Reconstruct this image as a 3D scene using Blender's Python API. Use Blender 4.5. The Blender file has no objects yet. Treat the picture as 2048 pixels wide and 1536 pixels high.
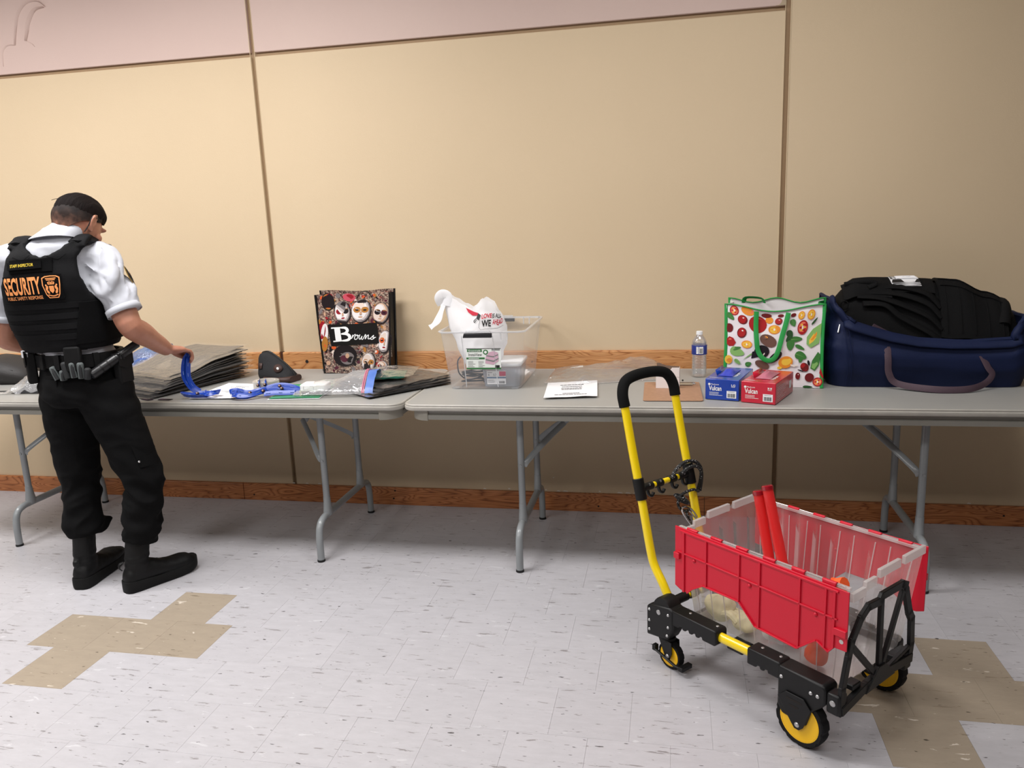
import bpy, bmesh, math, random
from mathutils import Vector, Matrix, noise as mnoise
random.seed(7)
SC = bpy.context.scene
COL = SC.collection
PI = math.pi

# ------------------------------------------------------------------ camera
def make_camera():
    yaw, pitch, roll = -0.20578, -0.20504, -0.03946
    cy, sy = math.cos(yaw), math.sin(yaw)
    F = Vector((sy*math.cos(pitch), cy*math.cos(pitch), math.sin(pitch)))
    R0 = Vector((cy, -sy, 0)); U0 = R0.cross(F)
    c, s = math.cos(roll), math.sin(roll)
    Rv = c*R0 + s*U0; Uv = -s*R0 + c*U0
    cam = bpy.data.cameras.new('camera'); o = bpy.data.objects.new('camera', cam); COL.objects.link(o)
    m = Matrix((( Rv.x, Uv.x, -F.x, 2.28878), (Rv.y, Uv.y, -F.y, -3.71877), (Rv.z, Uv.z, -F.z, 1.4358), (0, 0, 0, 1)))
    o.matrix_world = m
    cam.sensor_width = 36.0; cam.lens = 1572.74/2048*36.0; cam.clip_start = 0.05
    SC.camera = o
make_camera()

# ------------------------------------------------------------------ world, exposure and lamps
w = bpy.data.worlds.new('world'); SC.world = w; w.use_nodes = True
w.node_tree.nodes['Background'].inputs[0].default_value = (1.0, 0.96, 0.9, 1)
w.node_tree.nodes['Background'].inputs[1].default_value = 0.05
SC.cycles.transparent_max_bounces = 32
SC.view_settings.view_transform = 'Standard'; SC.view_settings.look = 'None'
SC.view_settings.exposure = 0.53; SC.view_settings.gamma = 1.0; SC.view_settings.use_curve_mapping = False
CEIL = 2.95
LIGHTS = [(-1.5, -1.55, 35), (0.3, -1.55, 38), (2.6, -1.55, 17), (-1.7, -3.9, 30), (0.4, -3.9, 18), (2.6, -3.9, 14)]  # right lamp of the row near the wall is added to brighten that side
def lamp(x, y, watts):
    l = bpy.data.lights.new('ceiling_lamp', 'AREA'); l.shape = 'RECTANGLE'; l.size = 1.15; l.size_y = 0.55
    l.energy = watts; l.color = (1.0, 0.985, 0.985)
    o = bpy.data.objects.new('ceiling_lamp', l); COL.objects.link(o); o.location = (x, y, CEIL-0.05)
for a in LIGHTS: lamp(*a)

# ------------------------------------------------------------------ helpers
def V(*a): return Vector(a)
def lerp(a, b, t): return a+(b-a)*t
def smooth(t): t = max(0, min(1, t)); return t*t*(3-2*t)
def frame_of(d, up=None):
    d = d.normalized(); up = up or Vector((0, 0, 1))
    if abs(d.dot(up)) > 0.98: up = Vector((0, 1, 0)) if abs(d.y) < 0.9 else Vector((1, 0, 0))
    a = up.cross(d).normalized(); b = d.cross(a)
    return a, b
def catmull(pts, n=6, closed=False):
    pts = [Vector(p) for p in pts]; out = []; N = len(pts)
    segs = N if closed else N-1
    for i in range(segs):
        if closed: p0, p1, p2, p3 = pts[(i-1) % N], pts[i], pts[(i+1) % N], pts[(i+2) % N]
        else: p0, p1, p2, p3 = pts[max(i-1, 0)], pts[i], pts[i+1], pts[min(i+2, N-1)]
        for k in range(n):
            t = k/n
            out.append(0.5*((2*p1)+(p2-p0)*t+(2*p0-5*p1+4*p2-p3)*t*t+(3*p1-p0-3*p2+p3)*t**3))
    if not closed: out.append(pts[-1].copy())
    return out
def interp(keys, t):
    """keys: sorted [(t, value or tuple)] -> smooth interpolation"""
    if t <= keys[0][0]: return keys[0][1]
    for (a, x), (b, y) in zip(keys, keys[1:]):
        if t <= b:
            u = smooth((t-a)/(b-a))
            return tuple(lerp(p, q, u) for p, q in zip(x, y)) if isinstance(x, tuple) else lerp(x, y, u)
    return keys[-1][1]
def rrect(w, d, r, n=5):
    out = []
    for cx, cy, a0 in ((w/2-r, d/2-r, 0), (-w/2+r, d/2-r, PI/2), (-w/2+r, -d/2+r, PI), (w/2-r, -d/2+r, 1.5*PI)):
        for k in range(n+1):
            a = a0+PI/2*k/n; out.append((cx+r*math.cos(a), cy+r*math.sin(a)))
    return out

class MB:
    """collects shapes and links them as ONE mesh object"""
    def __init__(s): s.v = []; s.f = []; s.m = []; s.mi = 0; s.T = Matrix.Identity(4); s.warp = None
    def add(s, vs, fs):
        n = len(s.v); wp = s.warp or (lambda p: p); s.v += [tuple(s.T @ wp(Vector(p))) for p in vs]
        for f in fs: s.f.append(tuple(i+n for i in f)); s.m.append(s.mi)
        return s
    def box(s, c, d, rot=None):
        x, y, z = d[0]/2, d[1]/2, d[2]/2
        vs = [Vector(p) for p in ((-x,-y,-z),(x,-y,-z),(x,y,-z),(-x,y,-z),(-x,-y,z),(x,-y,z),(x,y,z),(-x,y,z))]
        if rot is not None: vs = [rot @ p for p in vs]
        c = Vector(c)
        return s.add([p+c for p in vs], [(0,3,2,1),(4,5,6,7),(0,1,5,4),(1,2,6,5),(2,3,7,6),(3,0,4,7)])
    def span(s, a, b):
        return s.box([(p+q)/2 for p, q in zip(a, b)], [abs(q-p) for p, q in zip(a, b)])
    def tube(s, path, r, n=10, caps=True, closed=False, up=None, flat=None):
        path = [Vector(p) for p in path]; N = len(path); rings = []
        a = None
        for i, p in enumerate(path):
            if closed: d = path[(i+1) % N]-path[(i-1) % N]
            else: d = path[min(i+1, N-1)]-path[max(i-1, 0)]
            if d.length < 1e-9: d = Vector((0, 0, 1))
            d.normalize()
            if a is None: a, b = frame_of(d, up)
            else:
                a = (a-d*a.dot(d))
                if a.length < 1e-6: a, b = frame_of(d, up)
                a.normalize(); b = d.cross(a)
            ri = r[i] if isinstance(r, (list, tuple)) and not isinstance(r, tuple) else r
            ra, rb = ri if isinstance(ri, tuple) else (ri, ri)
            rings.append([p+a*ra*math.cos(2*PI*k/n)+b*rb*math.sin(2*PI*k/n) for k in range(n)])
        return s.loft(rings, caps and not closed, closed)
    def loft(s, rings, caps=True, closed=False, ringclosed=True):
        n = len(rings[0]); vs = [p for R in rings for p in R]; fs = []
        M = len(rings)
        for i in range(M if closed else M-1):
            j = (i+1) % M
            for k in range(n if ringclosed else n-1):
                l = (k+1) % n
                fs.append((i*n+k, i*n+l, j*n+l, j*n+k))
        if caps and not closed:
            fs.append(tuple(range(n-1, -1, -1))); fs.append(tuple((M-1)*n+k for k in range(n)))
        return s.add(vs, fs)
    def cyl(s, a, b, r, n=16, r2=None):
        return s.tube([a, b], [r, r if r2 is None else r2], n)
    def lathe(s, prof, n=24, c=(0, 0, 0), axis='z'):
        rings = []
        for r, z in prof:
            ring = []
            for k in range(n):
                t = 2*PI*k/n; p = (r*math.cos(t), r*math.sin(t), z)
                if axis == 'y': p = (p[0], p[2], -p[1])
                if axis == 'x': p = (p[2], p[0], p[1])
                ring.append(Vector(p)+Vector(c))
            rings.append(ring)
        return s.loft(rings, True)
    def ball(s, c, r, n=12, m=8, rot=None):
        r = r if isinstance(r, (tuple, list)) else (r, r, r); c = Vector(c); rings = []
        for i in range(1, m):
            a = PI*i/m
            ring = [Vector((r[0]*math.sin(a)*math.cos(2*PI*k/n), r[1]*math.sin(a)*math.sin(2*PI*k/n), -r[2]*math.cos(a))) for k in range(n)]
            rings.append([(rot @ p if rot is not None else p)+c for p in ring])
        return s.loft(rings, True)
    def prism(s, poly, a, b, fr=None):
        """poly in (u,v), extruded along w from a to b; fr = (origin,U,V,W)"""
        O, U, W_, N = fr if fr else (Vector(), Vector((1, 0, 0)), Vector((0, 1, 0)), Vector((0, 0, 1)))
        n = len(poly); lo = [O+U*p[0]+W_*p[1]+N*a for p in poly]; hi = [O+U*p[0]+W_*p[1]+N*b for p in poly]
        fs = [tuple(range(n-1, -1, -1)), tuple(range(n, 2*n))]+[(k, (k+1) % n, n+(k+1) % n, n+k) for k in range(n)]
        return s.add(lo+hi, fs)
    def grid(s, fn, nu, nv, thick=0.0):
        """fn(u,v)->Vector, u,v in 0..1; thick: second skin offset along the normal"""
        P = [[Vector(fn(i/nu, j/nv)) for j in range(nv+1)] for i in range(nu+1)]
        idx = lambda i, j: i*(nv+1)+j
        vs = [p for r in P for p in r]
        fs = [(idx(i, j), idx(i+1, j), idx(i+1, j+1), idx(i, j+1)) for i in range(nu) for j in range(nv)]
        if thick:
            K = len(vs); low = []
            for i in range(nu+1):
                for j in range(nv+1):
                    du = P[min(i+1, nu)][j]-P[max(i-1, 0)][j]; dv = P[i][min(j+1, nv)]-P[i][max(j-1, 0)]
                    nrm = du.cross(dv); nrm = nrm.normalized() if nrm.length > 1e-12 else Vector((0, 0, 1))
                    low.append(P[i][j]-nrm*thick)
            fs2 = [tuple(K+x for x in reversed(f)) for f in fs]
            edge = [(idx(i, 0), idx(i+1, 0)) for i in range(nu)]+[(idx(nu, j), idx(nu, j+1)) for j in range(nv)]+[(idx(i+1, nv), idx(i, nv)) for i in range(nu-1, -1, -1)]+[(idx(0, j+1), idx(0, j)) for j in range(nv-1, -1, -1)]
            fs = fs+fs2+[(a, K+a, K+b, b) for a, b in edge]; vs = vs+low
        return s.add(vs, fs)
    def build(s, name, mat, parent=None, smooth_angle=35, bevel=0, subsurf=0, solid=0, recalc=True, voxel=0, smooth_it=0, bsegs=2):
        me = bpy.data.meshes.new(name); me.from_pydata(s.v, [], s.f); me.update()
        mats = mat if isinstance(mat, (list, tuple)) else [mat]
        for m in mats: me.materials.append(m)
        if len(mats) > 1: me.polygons.foreach_set('material_index', s.m)
        if recalc:
            bm = bmesh.new(); bm.from_mesh(me); bmesh.ops.recalc_face_normals(bm, faces=bm.faces); bm.to_mesh(me); bm.free()
        o = bpy.data.objects.new(name, me); COL.objects.link(o)
        if parent is not None: o.parent = parent
        if smooth_angle:
            me.polygons.foreach_set('use_smooth', [True]*len(me.polygons))
            if not subsurf and not voxel: me.set_sharp_from_angle(angle=math.radians(smooth_angle))
        if solid:
            md = o.modifiers.new('solid', 'SOLIDIFY'); md.thickness = solid; md.offset = 0
        if bevel:
            md = o.modifiers.new('bevel', 'BEVEL'); md.width = bevel; md.segments = bsegs; md.limit_method = 'ANGLE'; md.angle_limit = math.radians(40)
        if voxel:
            md = o.modifiers.new('remesh', 'REMESH'); md.mode = 'VOXEL'; md.voxel_size = voxel; md.use_smooth_shade = True
        if smooth_it:
            md = o.modifiers.new('smooth', 'SMOOTH'); md.iterations = smooth_it; md.factor = 0.5
        if subsurf:
            md = o.modifiers.new('subsurf', 'SUBSURF'); md.levels = subsurf; md.render_levels = subsurf
        return o

def tag(o, label=None, cat=None, group=None, kind=None):
    if label: o['label'] = label
    if cat: o['category'] = cat
    if group: o['group'] = group
    if kind: o['kind'] = kind
    return o
def thing(name, label, cat, loc=(0, 0, 0), rz=0.0, group=None):
    o = bpy.data.objects.new(name, None); COL.objects.link(o); o.empty_display_size = 0.1
    o.location = loc; o.rotation_euler = (0, 0, rz)
    return tag(o, label, cat, group)
def struct(o): o['kind'] = 'structure'; return o
def apply_mods(o):
    """bake the modifiers of o into its mesh"""
    dg = bpy.context.evaluated_depsgraph_get(); dg.update()
    me = bpy.data.meshes.new_from_object(o.evaluated_get(dg)); o.modifiers.clear(); old = o.data; o.data = me
    return o

# ------------------------------------------------------------------ materials
def rgb(r, g, b):
    f = lambda c: ((c/255+0.055)/1.055)**2.4 if c/255 > 0.04045 else c/255/12.92
    return (f(r), f(g), f(b), 1)
MATS = {}
def new_mat(name):
    m = bpy.data.materials.new(name); m.use_nodes = True; nt = m.node_tree; nt.nodes.clear()
    out = nt.nodes.new('ShaderNodeOutputMaterial'); MATS[name] = m
    return m, nt, out
def N(nt, t, ins=None, **kw):
    n = nt.nodes.new(t)
    for k, v in kw.items(): setattr(n, k, v)
    for k, v in (ins or {}).items():
        if hasattr(v, 'is_linked') or isinstance(v, bpy.types.NodeSocket): nt.links.new(v, n.inputs[k])
        else: n.inputs[k].default_value = v
    return n
def coords(nt, scale=(1, 1, 1), kind='Object'):
    tc = N(nt, 'ShaderNodeTexCoord') if kind != 'World' else N(nt, 'ShaderNodeNewGeometry')
    mp = N(nt, 'ShaderNodeMapping', {'Vector': tc.outputs['Position' if kind == 'World' else kind], 'Scale': scale})
    return mp.outputs[0]
def ramp(nt, fac, stops, interp_='LINEAR'):
    r = N(nt, 'ShaderNodeValToRGB', {'Fac': fac}); cr = r.color_ramp; cr.interpolation = interp_
    while len(cr.elements) < len(stops): cr.elements.new(0.5)
    for e, (p, c) in zip(cr.elements, stops):
        e.position = p; e.color = c if len(c) == 4 else (*c, 1)
    return r.outputs[0]
def mix(nt, fac, a, b, kind='MIX'):
    m = N(nt, 'ShaderNodeMix', data_type='RGBA', blend_type=kind)
    for i, v in ((0, fac), (6, a), (7, b)):
        if isinstance(v, bpy.types.NodeSocket): nt.links.new(v, m.inputs[i])
        else: m.inputs[i].default_value = v
    return m.outputs[2]
def mat(name, col, rough=0.5, metal=0.0, var=0.0, vscale=8, bump=0.0, bscale=60, spec=0.5, coat=0, sheen=0, stretch=(1, 1, 1), kind='Object', trans=0, emis=0, sss=0):
    """plain procedural material: colour with noise variation and fine relief"""
    if name in MATS: return MATS[name]
    m, nt, out = new_mat(name)
    p = N(nt, 'ShaderNodeBsdfPrincipled', {'Base Color': col, 'Roughness': rough, 'Metallic': metal, 'Specular IOR Level': spec})
    nt.links.new(p.outputs[0], out.inputs[0])
    if coat: p.inputs['Coat Weight'].default_value = coat; p.inputs['Coat Roughness'].default_value = 0.15
    if sheen: p.inputs['Sheen Weight'].default_value = sheen; p.inputs['Sheen Roughness'].default_value = 0.4
    if trans: p.inputs['Transmission Weight'].default_value = trans
    if emis: p.inputs['Emission Color'].default_value = col; p.inputs['Emission Strength'].default_value = emis
    if sss: p.inputs['Subsurface Weight'].default_value = sss; p.inputs['Subsurface Radius'].default_value = (0.01, 0.004, 0.002)
    if var or bump: co = coords(nt, stretch, kind)
    if var:
        n = N(nt, 'ShaderNodeTexNoise', {'Vector': co, 'Scale': vscale, 'Detail': 4.0})
        d = tuple(c*(1-var) for c in col[:3]); l = tuple(min(1, c*(1+var)) for c in col[:3])
        c = ramp(nt, n.outputs['Fac'], [(0.3, d), (0.7, l)])
        nt.links.new(c, p.inputs['Base Color'])
    if bump:
        n2 = N(nt, 'ShaderNodeTexNoise', {'Vector': co, 'Scale': bscale, 'Detail': 3.0})
        b = N(nt, 'ShaderNodeBump', {'Height': n2.outputs['Fac'], 'Strength': bump, 'Distance': 0.004})
        nt.links.new(b.outputs[0], p.inputs['Normal'])
    return m
def film(name, tint, body=0.25, rough=0.15, gloss=0.6, bump=0.0, bscale=20, trans_tint=(1, 1, 1, 1), translucent=0.0):
    """thin see-through plastic: part clear, part milky, with a gloss on top"""
    if name in MATS: return MATS[name]
    m, nt, out = new_mat(name)
    tr = N(nt, 'ShaderNodeBsdfTransparent', {'Color': trans_tint})
    di = N(nt, 'ShaderNodeBsdfDiffuse', {'Color': tint})
    body_sh = di.outputs[0]
    if translucent:
        tl = N(nt, 'ShaderNodeBsdfTranslucent', {'Color': tint})
        mm = N(nt, 'ShaderNodeMixShader', {0: translucent, 1: di.outputs[0], 2: tl.outputs[0]}); body_sh = mm.outputs[0]
    a = N(nt, 'ShaderNodeMixShader', {0: body, 1: tr.outputs[0], 2: body_sh})
    gl = N(nt, 'ShaderNodeBsdfGlossy', {'Color': (1, 1, 1, 1), 'Roughness': rough})
    fr = N(nt, 'ShaderNodeFresnel', {'IOR': 1.45})
    mu = N(nt, 'ShaderNodeMath', {0: fr.outputs[0], 1: gloss}, operation='MULTIPLY')
    mu = N(nt, 'ShaderNodeMath', {0: mu.outputs[0], 1: 0.42}, operation='MINIMUM')
    if bump:
        co = coords(nt); n2 = N(nt, 'ShaderNodeTexNoise', {'Vector': co, 'Scale': bscale, 'Detail': 3.0, 'Distortion': 1.0})
        b = N(nt, 'ShaderNodeBump', {'Height': n2.outputs['Fac'], 'Strength': bump, 'Distance': 0.02})
        for x in (gl, fr, di): nt.links.new(b.outputs[0], x.inputs['Normal'])
    s = N(nt, 'ShaderNodeMixShader', {0: mu.outputs[0], 1: a.outputs[0], 2: gl.outputs[0]})
    nt.links.new(s.outputs[0], out.inputs[0])
    return m

# ------------------------------------------------------------------ lettering
def text_geo(txt, w=None, h=None, bold=0.0, spacing=1.0):
    """flat letter mesh (verts2d, faces) fitted to w x h with its origin bottom left"""
    cu = bpy.data.curves.new('letters', 'FONT'); cu.body = txt; cu.size = 1; cu.offset = bold; cu.resolution_u = 3; cu.space_character = spacing
    o = bpy.data.objects.new('letters', cu); COL.objects.link(o)
    dg = bpy.context.evaluated_depsgraph_get(); dg.update()
    me = bpy.data.meshes.new_from_object(o.evaluated_get(dg))
    vs = [(v.co.x, v.co.y) for v in me.vertices]; fs = [tuple(p.vertices) for p in me.polygons]
    bpy.data.objects.remove(o); bpy.data.curves.remove(cu); bpy.data.meshes.remove(me)
    x0 = min(v[0] for v in vs); x1 = max(v[0] for v in vs); y0 = min(v[1] for v in vs); y1 = max(v[1] for v in vs)
    sx = w/(x1-x0) if w else None; sy = h/(y1-y0) if h else None
    sx = sx or sy; sy = sy or sx
    return [((x-x0)*sx, (y-y0)*sy) for x, y in vs], fs
def put_text(mb, txt, fn, x, y, w=None, h=None, bold=0.0, spacing=1.0, skew=0.0):
    """letters laid on a surface fn(u,v)->Vector at (x,y)"""
    vs, fs = text_geo(txt, w, h, bold, spacing)
    mb.add([fn(x+a+skew*b, y+b) for a, b in vs], fs); return mb
def plane_fn(O, U, W_, lift=0.0):
    O = Vector(O); U = Vector(U).normalized(); W_ = Vector(W_).normalized(); n = U.cross(W_).normalized()
    return lambda u, v: O+U*u+W_*v+n*lift
def put_poly(mb, fn, pts):
    mb.add([fn(*p) for p in pts], [tuple(range(len(pts)))]); return mb
def put_rect(mb, fn, x, y, w, h): return put_poly(mb, fn, [(x, y), (x+w, y), (x+w, y+h), (x, y+h)])
def put_oval(mb, fn, cx, cy, rx, ry, rot=0, n=18, a0=0, a1=2*PI):
    c, s = math.cos(rot), math.sin(rot); pts = []
    full = abs(a1-a0-2*PI) < 1e-6
    for k in range(n if full else n+1):
        t = a0+(a1-a0)*k/n; p, q = rx*math.cos(t), ry*math.sin(t); pts.append((cx+p*c-q*s, cy+p*s+q*c))
    return put_poly(mb, fn, pts)
def put_stroke(mb, fn, pts, wd, n=5, closed=False):
    """flat ribbon along a 2-D path"""
    P = [(p.x, p.y) for p in catmull([(a, b, 0) for a, b in pts], n, closed)]
    K = len(P); L = []; Rr = []
    for i in range(K):
        a = P[(i-1) % K] if closed else P[max(i-1, 0)]; b = P[(i+1) % K] if closed else P[min(i+1, K-1)]
        dx, dy = b[0]-a[0], b[1]-a[1]; l = math.hypot(dx, dy) or 1
        ww = wd(i/(K-1)) if callable(wd) else wd
        L.append(fn(P[i][0]-dy/l*ww/2, P[i][1]+dx/l*ww/2)); Rr.append(fn(P[i][0]+dy/l*ww/2, P[i][1]-dx/l*ww/2))
    vs = L+Rr; fs = [(i, K+i, K+i+1, i+1) for i in range(K-1)]
    if closed: fs.append((K-1, 2*K-1, K, 0))
    mb.add(vs, fs); return mb
def put_barcode(mb, fn, x, y, w, h, seed=1, n=14):
    r = random.Random(seed); t = 0; 
    while t < 1:
        bw = r.choice((0.02, 0.03, 0.05)); 
        if t+bw < 1: put_rect(mb, fn, x+t*w, y, bw*w, h)
        t += bw+r.choice((0.02, 0.03, 0.04))
    return mb
def put_lines(mb, fn, x, y, w, rows, lh, th, seed=1, center=False):
    """rows of small unreadable print, as in the photograph"""
    r = random.Random(seed)
    for k in range(rows):
        f = r.uniform(0.55, 1.0)*w; t = x+(w-f)/2 if center else x; e = t+f
        while t < e:
            q = min(r.uniform(0.05, 0.13)*w, e-t); put_rect(mb, fn, t, y-k*lh, q*0.85, th); t += q
    return mb
# ------------------------------------------------------------------ setting
TILE = 0.2286; TY = -1.0737
def floor_mat(name, base, dark, light, dark_amt, light_amt):
    m, nt, out = new_mat(name)
    co = coords(nt, (7, 42, 1), 'World')
    n1 = N(nt, 'ShaderNodeTexNoise', {'Vector': co, 'Scale': 1.6, 'Detail': 5.0, 'Roughness': 0.65, 'Distortion': 0.4})
    dk = ramp(nt, n1.outputs['Fac'], [(dark_amt, (1, 1, 1)), (dark_amt+0.035, (0, 0, 0))])
    co2 = coords(nt, (9, 30, 1), 'World')
    mp = N(nt, 'ShaderNodeVectorMath', {0: co2, 1: (13.7, 5.1, 2.0)}, operation='ADD')
    n2 = N(nt, 'ShaderNodeTexNoise', {'Vector': mp.outputs[0], 'Scale': 1.3, 'Detail': 4.0, 'Roughness': 0.6, 'Distortion': 0.6})
    lt = ramp(nt, n2.outputs['Fac'], [(light_amt, (0, 0, 0)), (light_amt+0.03, (1, 1, 1))])
    n3 = N(nt, 'ShaderNodeTexNoise', {'Vector': coords(nt, (3, 9, 1), 'World'), 'Scale': 4.0, 'Detail': 6.0, 'Roughness': 0.7})
    oi = N(nt, 'ShaderNodeObjectInfo')
    tone = ramp(nt, n3.outputs['Fac'], [(0.3, tuple(c*0.93 for c in base[:3])), (0.7, tuple(min(1, c*1.05) for c in base[:3]))])
    rnd = ramp(nt, oi.outputs['Random'], [(0, (0.965, 0.965, 0.965)), (1, (1.0, 1.0, 1.0))])
    tone = mix(nt, 1.0, tone, rnd, 'MULTIPLY')
    a = mix(nt, dk, tone, dark); b = mix(nt, lt, a, light)
    n4 = N(nt, 'ShaderNodeTexNoise', {'Vector': coords(nt, (26, 75, 1), 'World'), 'Scale': 1.0, 'Detail': 2.0})
    sp = ramp(nt, n4.outputs['Fac'], [(0.27, (1, 1, 1)), (0.30, (0, 0, 0))])
    c = mix(nt, sp, b, tuple(x*0.35 for x in dark[:3])+(1,))
    p = N(nt, 'ShaderNodeBsdfPrincipled', {'Base Color': c, 'Roughness': 0.38, 'Specular IOR Level': 0.4})
    bp = N(nt, 'ShaderNodeBump', {'Height': n3.outputs['Fac'], 'Strength': 0.06, 'Distance': 0.01}); nt.links.new(bp.outputs[0], p.inputs['Normal'])
    nt.links.new(p.outputs[0], out.inputs[0]); return m
M_TILE = floor_mat('vinyl_tile_white', rgb(186, 184, 188), rgb(140, 136, 137), rgb(198, 197, 200), 0.35, 0.66)
M_TAN = floor_mat('vinyl_tile_tan', rgb(162, 149, 132), rgb(130, 117, 100), rgb(212, 202, 188), 0.33, 0.66)
M_GROUT = mat('tile_joint', rgb(160, 157, 156), 0.9)
def tile_quads(mb, x0, x1, y0, y1, top=0.0, ch=0.00025):
    g = 0.0002; x0 += g; x1 -= g; y0 += g; y1 -= g
    mb.add([(x0,y0,-0.003),(x1,y0,-0.003),(x1,y1,-0.003),(x0,y1,-0.003),(x0,y0,top-ch),(x1,y0,top-ch),(x1,y1,top-ch),(x0,y1,top-ch),
            (x0+ch,y0+ch,top),(x1-ch,y0+ch,top),(x1-ch,y1-ch,top),(x0+ch,y1-ch,top)],
           [(8,9,10,11),(4,5,9,8),(5,6,10,9),(6,7,11,10),(7,4,8,11),(0,1,5,4),(1,2,6,5),(2,3,7,6),(3,0,4,7)])
RX0, RX1, RY0 = -4.2, 6.6, -6.2
def build_floor():
    fb = MB(); fb.span((RX0, RY0, -0.08), (RX1, 0.1, -0.0028)); fl = struct(fb.build('floor', M_GROUT, smooth_angle=0))
    mesh = {}
    def one(col, w0, w1, d0, d1):
        k = (col, round(w1-w0, 4), round(d1-d0, 4))
        if k not in mesh:
            b = MB(); tile_quads(b, -(w1-w0)/2, (w1-w0)/2, -(d1-d0)/2, (d1-d0)/2)
            o = b.build('tile', M_TAN if col else M_TILE, fl, smooth_angle=0, recalc=False); mesh[k] = o.data
        else:
            o = bpy.data.objects.new('tile', mesh[k]); COL.objects.link(o); o.parent = fl
        o.location = ((w0+w1)/2, (d0+d1)/2, 0)
    tan = {(0, 1.5), (1, 0), (1, 1), (1, 2), (2, 0.5)}
    tan = tan | {(r, c+12) for r, c in tan} | {(r, c-12) for r, c in tan}
    far = MB()
    r0, r1 = -5, 23
    for r in range(r0, r1):
        d1 = min(TY-r*TILE, 0.0); d0 = TY-(r+1)*TILE
        off = 0.0 if r % 2 else 0.5
        c = -20
        while c < 30:
            cc = c+off; w0, w1 = cc*TILE, (cc+1)*TILE; c += 1
            if w1 < RX0 or w0 > RX1: continue
            near = r <= 3 and (-1.75 <= w0 and w1 <= 4.75) and not (r >= 1 and (w1 < -0.45 or w0 > 3.4))
            if near: one((r, cc) in tan, w0, w1, d0, d1)
            else: far.mi = 1 if (r, cc) in tan else 0; tile_quads(far, w0, w1, d0, d1)
    o = far.build('outer_tiles', [M_TILE, M_TAN], fl, smooth_angle=0, recalc=False); o['kind'] = 'stuff'
build_floor()

def wall_mat(name, col, col2):
    m, nt, out = new_mat(name)
    co = coords(nt, (1, 1, 1), 'World')
    n0 = N(nt, 'ShaderNodeTexNoise', {'Vector': co, 'Scale': 1.1, 'Detail': 3.0})
    c = ramp(nt, n0.outputs['Fac'], [(0.35, col), (0.7, col2)])
    n1 = N(nt, 'ShaderNodeTexNoise', {'Vector': co, 'Scale': 170.0, 'Detail': 3.0, 'Roughness': 0.6})
    n2 = N(nt, 'ShaderNodeTexNoise', {'Vector': co, 'Scale': 26.0, 'Detail': 2.0})
    ad = N(nt, 'ShaderNodeMath', {0: n1.outputs['Fac'], 1: n2.outputs['Fac']}, operation='ADD')
    b = N(nt, 'ShaderNodeBump', {'Height': ad.outputs[0], 'Strength': 0.12, 'Distance': 0.004})
    p = N(nt, 'ShaderNodeBsdfPrincipled', {'Base Color': c, 'Roughness': 0.62, 'Specular IOR Level': 0.3, 'Normal': b.outputs[0]})
    nt.links.new(p.outputs[0], out.inputs[0]); return m
M_WALL = wall_mat('tan_wall_paint', rgb(204, 183, 152), rgb(208, 187, 156))
M_PINK = wall_mat('pinkish_wall_paint', rgb(200, 176, 167), rgb(204, 181, 171))
M_GROOVE = wall_mat('wall_groove_paint', rgb(150, 124, 94), rgb(156, 130, 100))
M_PLAIN = mat('plain_room_paint', rgb(118, 108, 96), 0.8)
M_CEIL = mat('ceiling_white', rgb(160, 158, 155), 0.9, bump=0.1, bscale=80)
XA, XB, ZJ = 0.2983, 2.7613, 2.2657
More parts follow.
